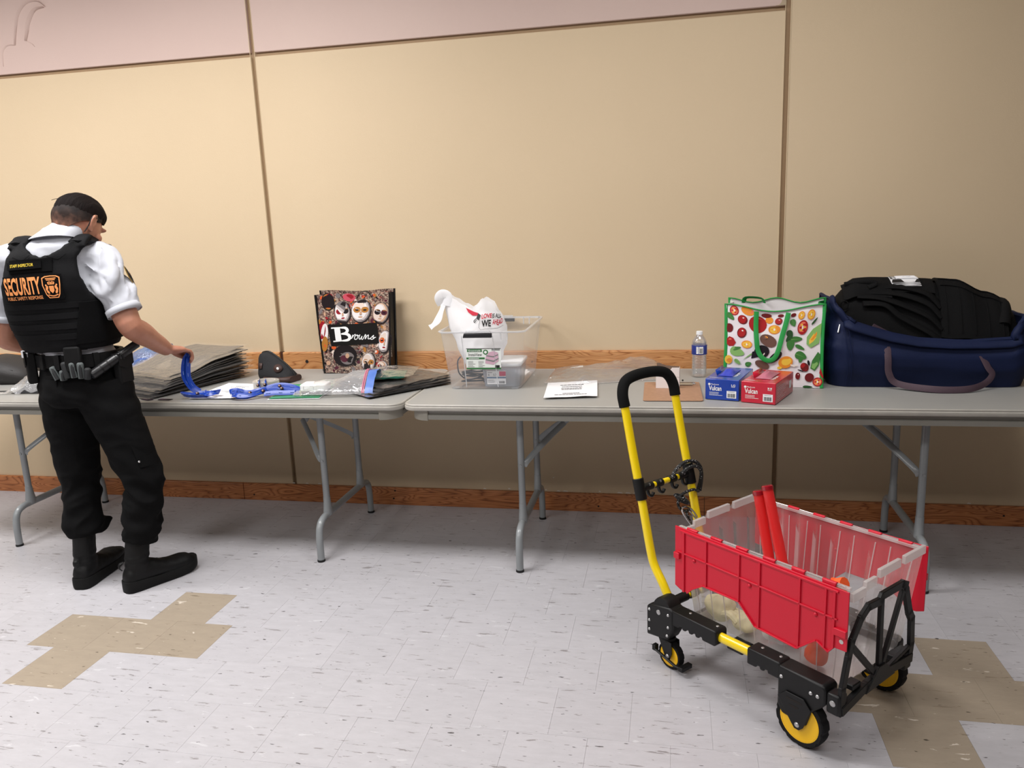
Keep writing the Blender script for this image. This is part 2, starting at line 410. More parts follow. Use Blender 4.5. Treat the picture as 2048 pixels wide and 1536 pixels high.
def build_walls():
    b = MB(); b.span((RX0, 0.016, 0), (RX1, 0.12, CEIL)); wall = struct(b.build('wall_back', M_GROOVE, smooth_angle=0))
    g = 0.0095
    for (x0, x1, z0, z1, m) in ((RX0, XA-g, 0, ZJ-g, M_WALL), (XA+g, XB-g, 0, ZJ-g, M_WALL), (XB+g, RX1, 0, CEIL, M_WALL),
                                (RX0, XA-g, ZJ+g, CEIL, M_PINK), (XA+g, XB-g, ZJ+g, CEIL, M_PINK)):
        q = MB(); q.span((x0, 0.0, z0), (x1, 0.02, z1)); q.build('panel', m, wall, bevel=0.003)
    # metal edge strips beside the groove on the right
    M_STRIP = mat('painted_edge_strip', rgb(196, 174, 140), 0.45)
    for x in (XA-g-0.004, XA+g+0.001, XB-g-0.004, XB+g+0.001):
        q = MB(); q.span((x, -0.0015, 0.0), (x+0.003, 0.002, CEIL if x > 1 else CEIL)); q.build('edge_strip', M_STRIP, wall, bevel=0.0008)
    # loose flakes of paint peeling off the upper panels
    def at(u, v):  # point on the wall plane
        return u, v
    flakes = MB()
    def flake(pts, wd, lift):
        P = catmull([(x, 0, z) for x, z in pts], 8); K = len(P); rings = []
        for i, p in enumerate(P):
            d = P[min(i+1, K-1)]-P[max(i-1, 0)]; d.normalize(); n = Vector((-d.z, 0, d.x)); t = i/(K-1)
            ww = wd*(0.25+0.75*math.sin(PI*min(1, t*1.05))); 
            rings.append([p-n*ww*0.5+V(0, -0.0006, 0), p-n*ww*0.1+V(0, -lift*0.6, 0), p+n*ww*0.5+V(0, -lift, 0), p+n*ww*0.5+V(0, -lift+0.0015, 0), p-n*ww*0.1+V(0, 0.0005, 0), p-n*ww*0.5+V(0, 0.0005, 0)])
        flakes.loft(rings, True)
    flake([(-1.013, 2.411), (-0.992, 2.49), (-0.966, 2.557), (-0.915, 2.601), (-0.849, 2.607), (-0.804, 2.577)], 0.012, 0.009)
    flake([(-0.944, 2.426), (-0.928, 2.47), (-0.912, 2.513), (-0.867, 2.565), (-0.81, 2.574)], 0.016, 0.013)
    flake([(-1.102, 2.314), (-1.096, 2.38), (-1.064, 2.411), (-1.013, 2.411)], 0.007, 0.004)
    flake([(-0.944, 2.426), (-0.915, 2.41), (-0.90, 2.395)], 0.005, 0.002)
    flakes.build('peeling_paint', M_PINK, wall)
    q = MB(); q.prism([(2.710, 2.277), (2.722, 2.278), (2.731, 2.286), (2.735, 2.298), (2.736, 2.36), (2.7515, 2.36), (2.7515, 2.2755), (2.71, 2.2755)], -0.0025, 0.001, (Vector(), V(1, 0, 0), V(0, 0, 1), V(0, 1, 0)))
    q.build('bare_plaster_corner', mat('bare_plaster', rgb(176, 158, 132), 0.8), wall)
    for name, a, c, m in (('wall_left', (RX0-0.1, RY0, 0), (RX0, 0.1, CEIL), M_PLAIN), ('wall_right', (RX1, RY0, 0), (RX1+0.1, 0.1, CEIL), M_PLAIN),
                          ('wall_front', (RX0, RY0-0.1, 0), (RX1, RY0, CEIL), M_PLAIN), ('ceiling', (RX0, RY0, CEIL), (RX1, 0.1, CEIL+0.1), M_CEIL)):
        q = MB(); q.span(a, c); struct(q.build(name, m, smooth_angle=0))
build_walls()

def wood_mat(name, light, midc, dark, seed=0.0):
    m, nt, out = new_mat(name)
    tc = coords(nt, (1.0, 1.0, 1.0), 'World')
    mp = N(nt, 'ShaderNodeVectorMath', {0: tc, 1: (seed, 0, seed*0.37)}, operation='ADD')
    st = N(nt, 'ShaderNodeMapping', {'Vector': mp.outputs[0], 'Scale': (1.6, 6.0, 9.0)})
    nz = N(nt, 'ShaderNodeTexNoise', {'Vector': st.outputs[0], 'Scale': 1.0, 'Detail': 2.0, 'Roughness': 0.45, 'Distortion': 0.6})
    mul = N(nt, 'ShaderNodeMath', {0: nz.outputs['Fac'], 1: 30.0}, operation='MULTIPLY')
    fr = N(nt, 'ShaderNodeMath', {0: mul.outputs[0]}, operation='FRACT')
    rings = ramp(nt, fr.outputs[0], [(0.0, dark), (0.16, midc), (0.55, light), (0.86, midc), (1.0, dark)])
    fg = N(nt, 'ShaderNodeMapping', {'Vector': mp.outputs[0], 'Scale': (9.0, 60.0, 230.0)})
    n2 = N(nt, 'ShaderNodeTexNoise', {'Vector': fg.outputs[0], 'Scale': 1.0, 'Detail': 4.0})
    fine = ramp(nt, n2.outputs['Fac'], [(0.35, (0.72, 0.66, 0.6)), (0.55, (1, 1, 1))])
    c = mix(nt, 0.75, rings, fine, 'MULTIPLY')
    b = N(nt, 'ShaderNodeBump', {'Height': n2.outputs['Fac'], 'Strength': 0.08, 'Distance': 0.003})
    p = N(nt, 'ShaderNodeBsdfPrincipled', {'Base Color': c, 'Roughness': 0.33, 'Normal': b.outputs[0]})
    nt.links.new(p.outputs[0], out.inputs[0]); return m
M_OAK = wood_mat('oak_rail', rgb(206, 152, 100), rgb(196, 138, 86), rgb(158, 100, 56), 3.1)
M_OAK2 = wood_mat('oak_baseboard', rgb(186, 122, 76), rgb(170, 106, 62), rgb(126, 72, 38), 11.7)
M_DARK = mat('dark_hole', rgb(25, 18, 14), 0.8)
def board(name, x0, x1, z0, z1, m, parent, d=0.017):
    q = MB(); q.prism([(0, z0), (-d, z0), (-d, z1-0.004), (-d+0.004, z1), (0, z1)], x0, x1, (Vector(), V(0, 1, 0), V(0, 0, 1), V(1, 0, 0)))
    return q.build(name, m, parent, bevel=0.0012)
def build_trim():
    rail = struct(board('trim_1', RX0, 0.292, 0.705, 0.813, M_OAK, None))
    for x0, x1 in ((0.311, 2.752), (2.770, RX1)): board('board', x0, x1, 0.705, 0.813, M_OAK, rail)
    q = MB(); q.span((0.290, -0.006, 0.70), (0.313, 0.0, 0.815)); q.build('gap_filler', mat('dark_wood', rgb(70, 36, 18), 0.6), rail)
    base = struct(board('baseboard_back', RX0, -0.0015, 0.0, 0.0935, M_OAK2, None))
    for x0, x1 in ((0.0015, 2.44), (2.442, RX1)): board('board', x0, x1, 0.0, 0.0935, M_OAK2, base)
    hole = []
    for par, pts in ((rail, [(0.442, 0.765), (1.62, 0.76), (-0.4, 0.76)]), (base, [(-0.95, 0.03), (-0.95, 0.07), (0.06, 0.03), (0.86, 0.035), (0.87, 0.078), (1.93, 0.03), (2.9, 0.035), (3.75, 0.05)])):
        for x, z in pts:
            q = MB(); r = 0.0085 if (x, z) == (0.442, 0.765) else 0.0045
            q.lathe([(r*0.6, 0.0), (r, -0.0012), (r, 0.001)], 14, (x, -0.0172, z), 'y'); q.build('screw_hole', M_DARK, par)
    # chips of missing paint above the baseboard
    r = random.Random(5); q = MB()
    for x, w_ in ((0.28, 0.02), (0.36, 0.018), (0.43, 0.02), (1.34, 0.018), (1.47, 0.014), (1.72, 0.02), (1.75, 0.03), (1.66, 0.012), (1.55, 0.012), (2.02, 0.03), (2.06, 0.03), (2.1, 0.02), (3.6, 0.02), (1.93, 0.012)):
        z = 0.096 if w_ > 0.015 else 0.10
        q.prism([(x, z), (x+w_, z-0.001), (x+w_*0.8, z+0.004), (x+w_*0.3, z+0.0055)], -0.0008, 0.001, (Vector(), V(1, 0, 0), V(0, 0, 1), V(0, 1, 0)))
    q.prism([(1.70, 0.170), (1.706, 0.163), (1.712, 0.172), (1.705, 0.168)], -0.0008, 0.001, (Vector(), V(1, 0, 0), V(0, 0, 1), V(0, 1, 0)))
    o = q.build('paint_chips', mat('chipped_white', rgb(225, 220, 210), 0.8), bpy.data.objects['wall_back']); o['kind'] = 'stuff'
build_trim()

def ceiling_panel(x, y):
    t = thing('ceiling_light', 'white recessed ceiling light panel overhead', 'light', (x, y, CEIL), 0, 'ceiling lights out of view')
    q = MB(); q.prism(rrect(1.24, 0.64, 0.01, 1), -0.03, 0.0); q.build('frame', mat('lamp_frame', rgb(235, 235, 232), 0.5), t)
    q = MB(); q.prism(rrect(1.16, 0.56, 0.005, 1), -0.036, -0.03); q.build('diffuser', mat('lamp_diffuser', (1, 0.96, 0.9, 1), 0.5, emis=2.0), t)
for x, y, _ in LIGHTS: ceiling_panel(x, y)  # every lamp gets a panel, the added right one too

# ------------------------------------------------------------------ wall outlet
def outlet():
    t = thing('wall_outlet', 'white electrical outlet plate low on the wall behind the guard', 'outlet', (-1.152, 0, 0.252))
    q = MB(); q.prism(rrect(0.072, 0.116, 0.006), 0, 0.006, (Vector(), V(1, 0, 0), V(0, 0, 1), V(0, -1, 0))); q.build('cover_plate', mat('outlet_white', rgb(235, 232, 226), 0.4), t, bevel=0.002)
    for z in (0.02, -0.02):
        q = MB(); q.prism(rrect(0.03, 0.026, 0.009), 0.006, 0.0085, (V(0, 0, z), V(1, 0, 0), V(0, 0, 1), V(0, -1, 0))); s = q.build('socket', MATS['outlet_white'], t)
        for x in (-0.007, 0.007):
            q = MB(); q.span((x-0.0012, -0.0092, z-0.003), (x+0.0012, -0.008, z+0.006)); q.build('slot', M_DARK, s)
outlet()

# ------------------------------------------------------------------ folding tables
M_TOP = mat('grey_laminate', rgb(158, 157, 153), 0.42, var=0.05, vscale=3, bump=0.02, bscale=200)
M_EDGE = mat('table_edge_vinyl', rgb(172, 168, 160), 0.4, var=0.08, vscale=20)
M_SKIRT = mat('table_skirt_steel', rgb(150, 148, 140), 0.45, var=0.04, vscale=6)
M_CAP = mat('table_corner_plastic', rgb(160, 156, 145), 0.5)
M_LEG = mat('grey_enamel_tube', rgb(140, 144, 146), 0.32, var=0.06, vscale=9, coat=0.3)
M_RUBBER = mat('black_rubber', rgb(16, 16, 16), 0.7)
M_BOLT = mat('zinc_bolt', rgb(190, 190, 190), 0.35, metal=0.8)
def folding_table(label, cx, cy, rust=False):
    t = thing('folding_table', label, 'table', (cx, cy, 0), 0, 'folding tables along the wall')
    L, D, H = 2.436, 0.76, 0.731
    q = MB(); q.prism(rrect(L-0.01, D-0.01, 0.05, 8), H-0.018, H); q.build('tabletop', M_TOP, t, bevel=0.001)
    # moulded edge: a ridged profile swept round the top
    prof = [(0.0, H+0.0006), (0.004, H+0.0012), (0.0065, H-0.002), (0.0055, H-0.008), (0.008, H-0.010), (0.0085, H-0.018), (0.006, H-0.024), (0.0, H-0.026), (-0.01, H-0.026), (-0.01, H-0.001)]
    rings = []
    base = rrect(L-0.012, D-0.012, 0.05, 8); n = len(base)
    for k in range(n):
        a, b = base[(k-1) % n], base[(k+1) % n]; dx, dy = b[0]-a[0], b[1]-a[1]; l = math.hypot(dx, dy)
        nx, ny = dy/l, -dx/l
        rings.append([V(base[k][0]+nx*o, base[k][1]+ny*o, z) for o, z in prof])
    q = MB(); q.loft(rings, False, True); q.build('edge_moulding', M_EDGE, t)
    # skirt rails with a stepped face
    zs = H-0.026
    for sx, sy, ln in ((0, -1, L-0.20), (0, 1, L-0.20), (1, 0, D-0.20), (-1, 0, D-0.20)):
        N_ = V(sx, sy, 0); U = V(-sy, sx, 0); O = N_*((D/2 if sy else L/2)-0.036)
        q = MB(); q.prism([(0, zs), (0.004, zs), (0.004, zs-0.018), (0.011, zs-0.022), (0.011, zs-0.040), (0.0, zs-0.042)], -ln/2, ln/2, (O, N_, V(0, 0, 1), U)); q.build('skirt_rail', M_SKIRT, t)
    for sx in (1, -1):
        for sy in (1, -1):
            pts = []
            cxr, cyr, r = L/2-0.10, D/2-0.10, 0.078
            for k in range(9):
                a = PI/2*k/8; pts.append((sx*(cxr+r*math.cos(a)), sy*(cyr+r*math.sin(a))))
            for k in range(8, -1, -1):
                a = PI/2*k/8; pts.append((sx*(cxr+(r-0.014)*math.cos(a)), sy*(cyr+(r-0.014)*math.sin(a))))
            q = MB(); q.prism(pts, zs-0.0445, zs+0.001); q.build('corner_cap', M_CAP, t, bevel=0.002)
    for s in (-1, 1):
        lx = s*0.777
        fr = MB()
        def arc(y):
            sg = 1 if y > 0 else -1
            return [(lx, sg*0.297, 0.008), (lx, sg*0.297, 0.06), (lx, sg*0.2955, 0.105), (lx, sg*0.288, 0.142), (lx, sg*0.272, 0.166), (lx, sg*0.245, 0.178), (lx, sg*0.20, 0.182)]
        path = arc(-1)+[(lx, 0, 0.182)]+list(reversed(arc(1)))
        fr.tube(catmull(path, 4), 0.0155, 12); foot = fr.build('foot_bar', M_LEG, t)
        for sg in (-1, 1):
            q = MB(); q.lathe([(0.0165, 0.0), (0.0175, 0.002), (0.0165, 0.010), (0.0, 0.010)], 14, (lx, sg*0.297, 0)); q.build('rubber_foot', M_RUBBER, foot)
            # upright: round tube flattened into a notched sleeve over the bar
            q = MB(); q.tube([(lx, sg*0.19, 0.69), (lx, sg*0.19, 0.26)], 0.0148, 12); lg = q.build('leg', M_LEG, t)
            q = MB(); q.tube([(lx, sg*0.19, 0.262), (lx, sg*0.19, 0.235), (lx, sg*0.19, 0.20), (lx, sg*0.19, 0.178)], [0.0158, (0.0162, 0.019), (0.018, 0.027), (0.0185, 0.031)], 14, up=V(0, 1, 0)); q.build('leg_sleeve', M_LEG, lg)
            q = MB(); q.lathe([(0.0, -0.0165), (0.006, -0.0165), (0.0065, -0.0145), (0.0065, 0.0145), (0.006, 0.0165), (0.0, 0.0165)], 12, (lx, sg*0.19, 0.43), 'y'); q.build('bolt', M_LEG, lg)
            q = MB(); q.tube(catmull([(lx-s*0.012, sg*0.185, 0.425), (lx-s*0.028, sg*0.182, 0.45), (lx-s*0.10, sg*0.10, 0.52), (lx-s*0.165, sg*0.03, 0.575)], 5), (0.0125, 0.004), 8, up=V(0, 1, 0)); q.build('brace_arm', M_LEG, t)
        q = MB(); q.tube([(lx-s*0.15, 0, 0.562), (lx-s*0.345, 0, 0.715)], (0.013, 0.006), 8, up=V(0, 1, 0)); br = q.build('lock_brace', M_LEG, t)
        q = MB(); q.box((lx-s*0.19, 0, 0.594), (0.034, 0.04, 0.024), Matrix.Rotation(s*0.665, 3, 'Y')); q.build('lock_ring', M_LEG, br, bevel=0.002)
        q = MB(); q.lathe([(0.0, -0.02), (0.006, -0.02), (0.006, -0.012), (0.0, -0.012)], 12, (lx-s*0.215, 0, 0.615), 'y'); q.build('rivet', M_BOLT, br)
        q = MB(); q.span((lx-0.022, -0.30, 0.672), (lx+0.022, 0.30, 0.69)); q.build('leg_mount', M_SKIRT, t)
    return t
folding_table('long grey folding table on the left, where the guard stands', 0.0, -0.43)
folding_table('long grey folding table on the right, under the duffel bag', 2.4445, -0.43)
# ------------------------------------------------------------------ folding cart
M_BLK = mat('black_painted_steel', rgb(13, 13, 14), 0.45, spec=0.35, bump=0.02, bscale=300)
M_YEL = mat('yellow_enamel', rgb(246, 214, 10), 0.28, coat=0.5)
M_FOAM = mat('black_foam', rgb(13, 13, 13), 0.9, spec=0.2, bump=0.15, bscale=500)
M_TYRE = mat('tyre_rubber', rgb(15, 15, 16), 0.8, spec=0.3, bump=0.1, bscale=150)
M_HUB = mat('yellow_hub_plastic', rgb(244, 190, 12), 0.38)
M_CHROME = mat('chrome', rgb(215, 215, 215), 0.18, metal=1.0)
M_BLKPL = mat('black_plastic', rgb(12, 12, 12), 0.5, spec=0.35)
CART_O = (2.291, -1.368); CART_A = math.radians(-42)
def wheel(parent, c, r, wd, fork=None):
    """wheel with a treaded tyre, a dished yellow hub with round openings and an axle bolt; axis along local Y"""
    q = MB(); rings = []; n = 96
    for (k, z) in ((0.80, -wd*0.42), (0.93, -wd*0.5), (0.985, -wd*0.42), (1.0, -wd*0.2), (1.0, wd*0.2), (0.985, wd*0.42), (0.93, wd*0.5), (0.80, wd*0.42)):
        ring = []
        for i in range(n):
            rr = r*k
            if k > 0.9 and (i//2) % 4 == 3: rr -= r*0.035
            a = 2*PI*i/n; ring.append(V(c[0]+rr*math.cos(a), c[1]+z, c[2]+rr*math.sin(a)))
        rings.append(ring)
    q.loft(rings, False, True); ty = q.build('tyre', M_TYRE, parent)
    h = MB()
    h.lathe([(r*0.80, -wd*0.44), (r*0.74, -wd*0.46), (r*0.71, -wd*0.30), (r*0.71, wd*0.30), (r*0.74, wd*0.46), (r*0.80, wd*0.44)], 40, c, 'y')
    h2 = []
    # web with openings: built as sectors
    ns = 5; seg = 60
    for s in range(seg):
        a0, a1 = 2*PI*s/seg, 2*PI*(s+1)/seg; ph = (s % (seg//ns))/(seg//ns)
        op = 3 <= (s % (seg//ns)) <= 8
        for (ra, rb, hole) in ((0.20, 0.36, False), (0.36, 0.58, op), (0.58, 0.73, False)):
            if hole: continue
            ya, yb = -wd*lerp(0.40, 0.18, (ra-0.2)/0.5), -wd*lerp(0.40, 0.18, (rb-0.2)/0.5)
            P = []
            for rr, yy in ((ra, ya), (rb, yb)):
                for a in (a0, a1): P.append((c[0]+rr*r*math.cos(a), c[1]+yy, c[2]+rr*r*math.sin(a)))
            Q = [(x, 2*c[1]-y-0.0, z) for x, y, z in P]
            h.add(P+Q, [(0, 1, 3, 2), (4, 6, 7, 5), (0, 4, 5, 1), (2, 3, 7, 6), (0, 2, 6, 4), (1, 5, 7, 3)])
    h.lathe([(0.0, -wd*0.48), (r*0.2, -wd*0.48), (r*0.22, -wd*0.35), (r*0.22, wd*0.35), (r*0.2, wd*0.48), (0, wd*0.48)], 24, c, 'y')
    h.build('hub', M_HUB, parent, recalc=True)
    return ty
def build_cart():
    t = thing('folding_cart', 'black and yellow folding platform cart holding the red and clear tote', 'cart', (CART_O[0], CART_O[1], 0), CART_A)
    YF = 0.385
    def rivet(p, x, y, z, sgn, r=0.005):
        q = MB(); q.lathe([(0, 0.0028*sgn), (r*0.7, 0.0024*sgn), (r, 0.0006*sgn), (r, -0.002*sgn), (0, -0.002*sgn)], 10, (x, y, z), 'y'); q.build('rivet', M_BOLT, p)
    for y0, sg in ((0.0, -1), (YF, 1)):   # near and far side
        # end block over the caster
        q = MB(); q.prism([(-0.085, 0.095), (0.005, 0.108), (0.028, 0.150), (0.028, 0.215), (0.01, 0.222), (-0.07, 0.208), (-0.085, 0.196)], -0.030, 0.026, (V(0, y0, 0), V(1, 0, 0), V(0, 0, 1), V(0, 1, 0)))
        blk = q.build('end_block', M_BLK, t, bevel=0.006)
        for x, z in ((-0.072, 0.188), (-0.072, 0.150), (-0.072, 0.118), (0.008, 0.197), (0.008, 0.155), (0.004, 0.125)): rivet(blk, x, y0+sg*0.0305-0.002*(sg > 0)-0.0015*(sg>0), z, sg)
        rivet(blk, -0.032, y0+sg*0.031-0.004*(sg > 0), 0.192, sg, 0.0085)
        q = MB(); q.lathe([(0.0, -0.026), (0.036, -0.026), (0.038, -0.018), (0.038, 0.018), (0.036, 0.026), (0, 0.026)], 24, (-0.022, y0, 0.205), 'y'); q.build('handle_pivot', M_BLKPL, blk)
        # telescoping beam with toothed underside
        for xa, xb, nm in ((0.02, 0.195, 'beam'), (0.305, 0.415, 'beam')):
            teeth = []
            x = xa+0.03
            while x < xb-0.05: teeth += [(x, 0.168), (x+0.004, 0.176), (x+0.012, 0.176), (x+0.014, 0.168)]; x += 0.026
            q = MB(); q.prism([(xa, 0.218), (xa, 0.168)]+teeth+[(xb-0.006, 0.168), (xb, 0.176), (xb, 0.212), (xb-0.006, 0.218)], -0.028, 0.024, (V(0, y0, 0), V(1, 0, 0), V(0, 0, 1), V(0, 1, 0)))
            o = q.build(nm, M_BLK, t, bevel=0.007)
            for x in ((xa+0.05, xb-0.02) if xa < 0.1 else (xa+0.03, xb-0.02)):
                q = MB(); q.lathe([(0, 0.002), (0.004, 0.0015), (0.005, 0.0)], 10, (x, y0+0.004, 0.2178)); q.build('rivet', M_BOLT, o)
        q = MB(); q.tube([(0.17, y0-0.004, 0.193), (0.33, y0-0.004, 0.193)], (0.0135, 0.0155), 16); q.build('yellow_tube', M_YEL, t)
        # wheel housing at the far end
        q = MB(); q.prism([(0.410, 0.215), (0.41, 0.10), (0.425, 0.075), (0.50, 0.070), (0.515, 0.12), (0.545, 0.150), (0.555, 0.165), (0.555, 0.205), (0.545, 0.215)], -0.032, 0.026 if sg < 0 else 0.012, (V(0, y0-(0.03 if sg > 0 else 0), 0), V(1, 0, 0), V(0, 0, 1), V(0, 1, 0)))
        hs = q.build('wheel_housing', M_BLK, t, bevel=0.006)
        for x, z in ((0.422, 0.185), (0.512, 0.178), (0.532, 0.178)): rivet(hs, x, y0-0.0325-(0.03 if sg > 0 else 0), z, -1, 0.0055)
        q = MB(); yh = y0 if sg < 0 else y0-0.055; q.span((0.555, yh-0.03, 0.145), (0.592, yh+0.010, 0.203)); hb = q.build('hinge_block', M_BLK, t, bevel=0.006)
        rivet(hb, 0.574, yh-0.0305, 0.178, -1, 0.0085)
        # big wheel on a triangular fork
        wc = (0.478, y0+sg*0.012, 0.074)
        for s2 in (-1, 1):
            q = MB(); q.prism([(0.415, 0.128), (0.44, 0.152), (0.495, 0.152), (0.518, 0.128), (0.496, 0.066), (0.484, 0.054), (0.470, 0.054), (0.460, 0.066)], s2*0.024-0.0016, s2*0.024+0.0016, (V(0, wc[1], 0), V(1, 0, 0), V(0, 0, 1), V(0, 1, 0)))
            fk = q.build('fork_plate', M_BLK, t, bevel=0.0012)
            rivet(fk, wc[0], wc[1]+s2*0.0258, wc[2]-0.006, s2, 0.0075)
            for k, zz in enumerate((0.135, 0.117)):
                q = MB(); q.prism(rrect(0.05-0.02*k, 0.006, 0.003), s2*0.0257-0.0004, s2*0.0257+0.0004, (V(0.466, wc[1], zz), V(1, 0, 0.05*k), V(0, 0, 1), V(0, 1, 0))); q.build('slot', M_DARK, fk)
        wl = bpy.data.objects.new('wheel', None); COL.objects.link(wl); wl.parent = t
        wheel(wl, wc, 0.074, 0.034)
        # small caster
        cc = (-0.004, y0, 0.046)
        q = MB(); q.lathe([(0.0, 0.094), (0.024, 0.094), (0.026, 0.099), (0.024, 0.105), (0, 0.105)], 20, (-0.018, y0, 0)); cp = q.build('caster_plate', M_BLK, t)
        for s2 in (-1, 1):
            q = MB(); q.prism([(-0.042, 0.098), (0.012, 0.098), (0.014, 0.060), (0.006, 0.038), (-0.008, 0.036), (-0.016, 0.044)], s2*0.0185-0.0015, s2*0.0185+0.0015, (V(0, y0, 0), V(1, 0, 0), V(0, 0, 1), V(0, 1, 0))); fk = q.build('caster_fork', M_BLK, t, bevel=0.001)
            rivet(fk, cc[0], y0+s2*0.02, cc[2], s2, 0.0075)
        q = MB()
        q.tube([(-0.052, y0-0.024, 0.052), (-0.02, y0-0.024, 0.044), (0.03, y0-0.024, 0.03), (0.052, y0-0.02, 0.028)], (0.006, 0.004), 8)
        q.span((0.046, y0-0.026, 0.02), (0.064, y0+0.022, 0.034)); q.span((-0.064, y0-0.027, 0.046), (-0.05, y0-0.01, 0.066)); q.build('brake_lever', M_BLKPL, t, bevel=0.002)
        wl = bpy.data.objects.new('wheel', None); COL.objects.link(wl); wl.parent = t
        wheel(wl, cc, 0.0455, 0.026)
    # cross members under the load
    for x in (0.06, 0.24, 0.44):
        q = MB(); q.span((x-0.028, 0.0, 0.163), (x+0.028, YF, 0.186)); q.build('cross_bar', M_BLK, t, bevel=0.004)
    q = MB(); q.span((-0.01, 0.20, 0.17), (0.055, 0.24, 0.225)); q.build('stop_block', M_BLK, t, bevel=0.006)
    # handle
    ya, yb = 0.03, 0.272
    q = MB()
    near = [(-0.022, ya, 0.205), (-0.045, ya, 0.222), (-0.072, ya, 0.262), (-0.106, ya, 0.309), (-0.124, ya, 0.36), (-0.158, ya, 0.504), (-0.203, ya, 0.682), (-0.232, ya, 0.806), (-0.246, ya, 0.862)]
    top = [(-0.256, ya+0.02, 0.898), (-0.26, ya+0.06, 0.912)]
    far = [(x, yb, z) for x, _, z in near]
    path = near+top+[(-0.262, (ya+yb)/2, 0.916)]+[(x, yb-(y-ya), z) for x, y, z in reversed(top)]+list(reversed(far))
    P = catmull(path, 5); q.tube(P, 0.0142, 14); hd = q.build('handle_tube', M_YEL, t)
    i0 = min(range(len(P)//2), key=lambda i: abs(P[i].z-0.826)); g = P[i0:len(P)-i0]
    q = MB(); q.tube(g, 0.0185, 16); q.build('foam_grip', M_FOAM, hd, bevel=0.002)
    for zz in (0.80, 0.69):
        for yy in (ya, yb):
            k = min((i for i in range(len(P)) if abs(P[i].y-yy) < 0.01), key=lambda i: abs(P[i].z-zz)); q = MB(); q.lathe([(0, -0.0135), (0.0032, -0.0132), (0.0032, -0.0115), (0, -0.0115)], 10, tuple(P[k]), 'y'); q.build('button_hole', M_DARK, hd)
    xb_ = -0.171; zb = 0.556
    for yy in (ya, yb):
        q = MB(); dirv = V(-0.045, 0, 0.178).normalized(); c = V(xb_, yy, zb)
        q.tube([c-dirv*0.036, c+dirv*0.036], 0.0185, 16); q.build('clamp', M_BLKPL, hd, bevel=0.002)
    q = MB(); q.tube([(xb_, ya, zb), (xb_, yb, zb)], 0.0095, 12); q.build('cross_tube', M_YEL, hd)
    for y1, y2 in ((ya+0.015, ya+0.058), (ya+0.072, ya+0.105), (yb-0.105, yb-0.072), (yb-0.058, yb-0.015)):
        q = MB(); q.tube([(xb_, y1, zb), (xb_, y2, zb)], 0.0135, 14)
        hk = q.build('hook_sleeve', M_BLKPL, hd, bevel=0.0015)
        ym = (y1+y2)/2; rivet(hk, xb_+0.0095, ym, zb+0.009, 1, 0.0045)
        q = MB(); q.tube(catmull([(xb_, ym, zb-0.008), (xb_+0.002, ym+0.004, zb-0.028), (xb_+0.002, ym+0.018, zb-0.036), (xb_+0.002, ym+0.027, zb-0.026)], 5), (0.007, 0.0045), 8); q.build('hook', M_BLKPL, hk)
    q = MB(); q.tube([(-0.034, ya, 0.205), (-0.034, yb, 0.205)], 0.0095, 12); q.build('cross_tube', M_YEL, hd)
    for y1, y2 in ((ya+0.012, ya+0.075), (ya+0.088, ya+0.125), (yb-0.10, yb-0.01)):
        q = MB(); q.tube([(-0.034, y1, 0.205), (-0.034, y2, 0.205)], 0.0155, 14); q.build('pivot_sleeve', M_BLKPL, hd, bevel=0.0015)
    # folding end frame, flat bars in the plane x = 0.58
    XE = 0.588
    def bar(pts, wd=0.013, n=1, th=0.011):
        P = [V(XE+0.02*max(0, (z-0.16))/0.26*0.0, y, z) for y, z in pts]
        for a, b in zip(P, P[1:]):
            d = (b-a).normalized(); s = V(0, -d.z, d.y)
            e.add([a-s*wd/2-d*wd*0.3+V(-th/2, 0, 0), a+s*wd/2-d*wd*0.3+V(-th/2, 0, 0), b+s*wd/2+d*wd*0.3+V(-th/2, 0, 0), b-s*wd/2+d*wd*0.3+V(-th/2, 0, 0),
                   a-s*wd/2-d*wd*0.3+V(th/2, 0, 0), a+s*wd/2-d*wd*0.3+V(th/2, 0, 0), b+s*wd/2+d*wd*0.3+V(th/2, 0, 0), b-s*wd/2+d*wd*0.3+V(th/2, 0, 0)],
                  [(0,3,2,1),(4,5,6,7),(0,1,5,4),(1,2,6,5),(2,3,7,6),(3,0,4,7)])
    # outline measured on the cart: low wide base, stepped top
    e = MB(); bar([(-0.012, 0.15), (-0.012, 0.22), (0.008, 0.30), (0.022, 0.345), (0.06, 0.395), (0.092, 0.415), (0.150, 0.412), (0.160, 0.424), (0.262, 0.424), (0.285, 0.415)], 0.022); e.build('end_frame_near_bar', M_BLK, t, bevel=0.0015)
    e = MB(); bar([(0.262, 0.424), (0.285, 0.40), (0.312, 0.325), (0.328, 0.30), (0.335, 0.22), (0.327, 0.17)], 0.024); e.build('end_frame_far_bar', M_BLK, t, bevel=0.0015)
    e = MB(); bar([(-0.01, 0.158), (0.10, 0.182), (0.165, 0.19), (0.33, 0.178)], 0.026, th=0.016); e.build('end_frame_base', M_BLK, t, bevel=0.0015)
    for pts, wd in (([(0.165, 0.19), (0.158, 0.415)], 0.017), ([(0.168, 0.19), (0.272, 0.412)], 0.016), ([(0.155, 0.192), (0.025, 0.325)], 0.017), ([(0.172, 0.186), (0.318, 0.215)], 0.011)):
        e = MB(); bar(pts, wd); e.build('end_frame_strut', M_BLK, t, bevel=0.0015)
    q = MB(); q.prism([(0.09, 0.165), (0.15, 0.222), (0.185, 0.222), (0.24, 0.17)], -0.006, 0.006, (V(XE+0.004, 0, 0), V(0, 1, 0), V(0, 0, 1), V(1, 0, 0))); q.build('end_frame_gusset', M_BLK, t, bevel=0.0015)
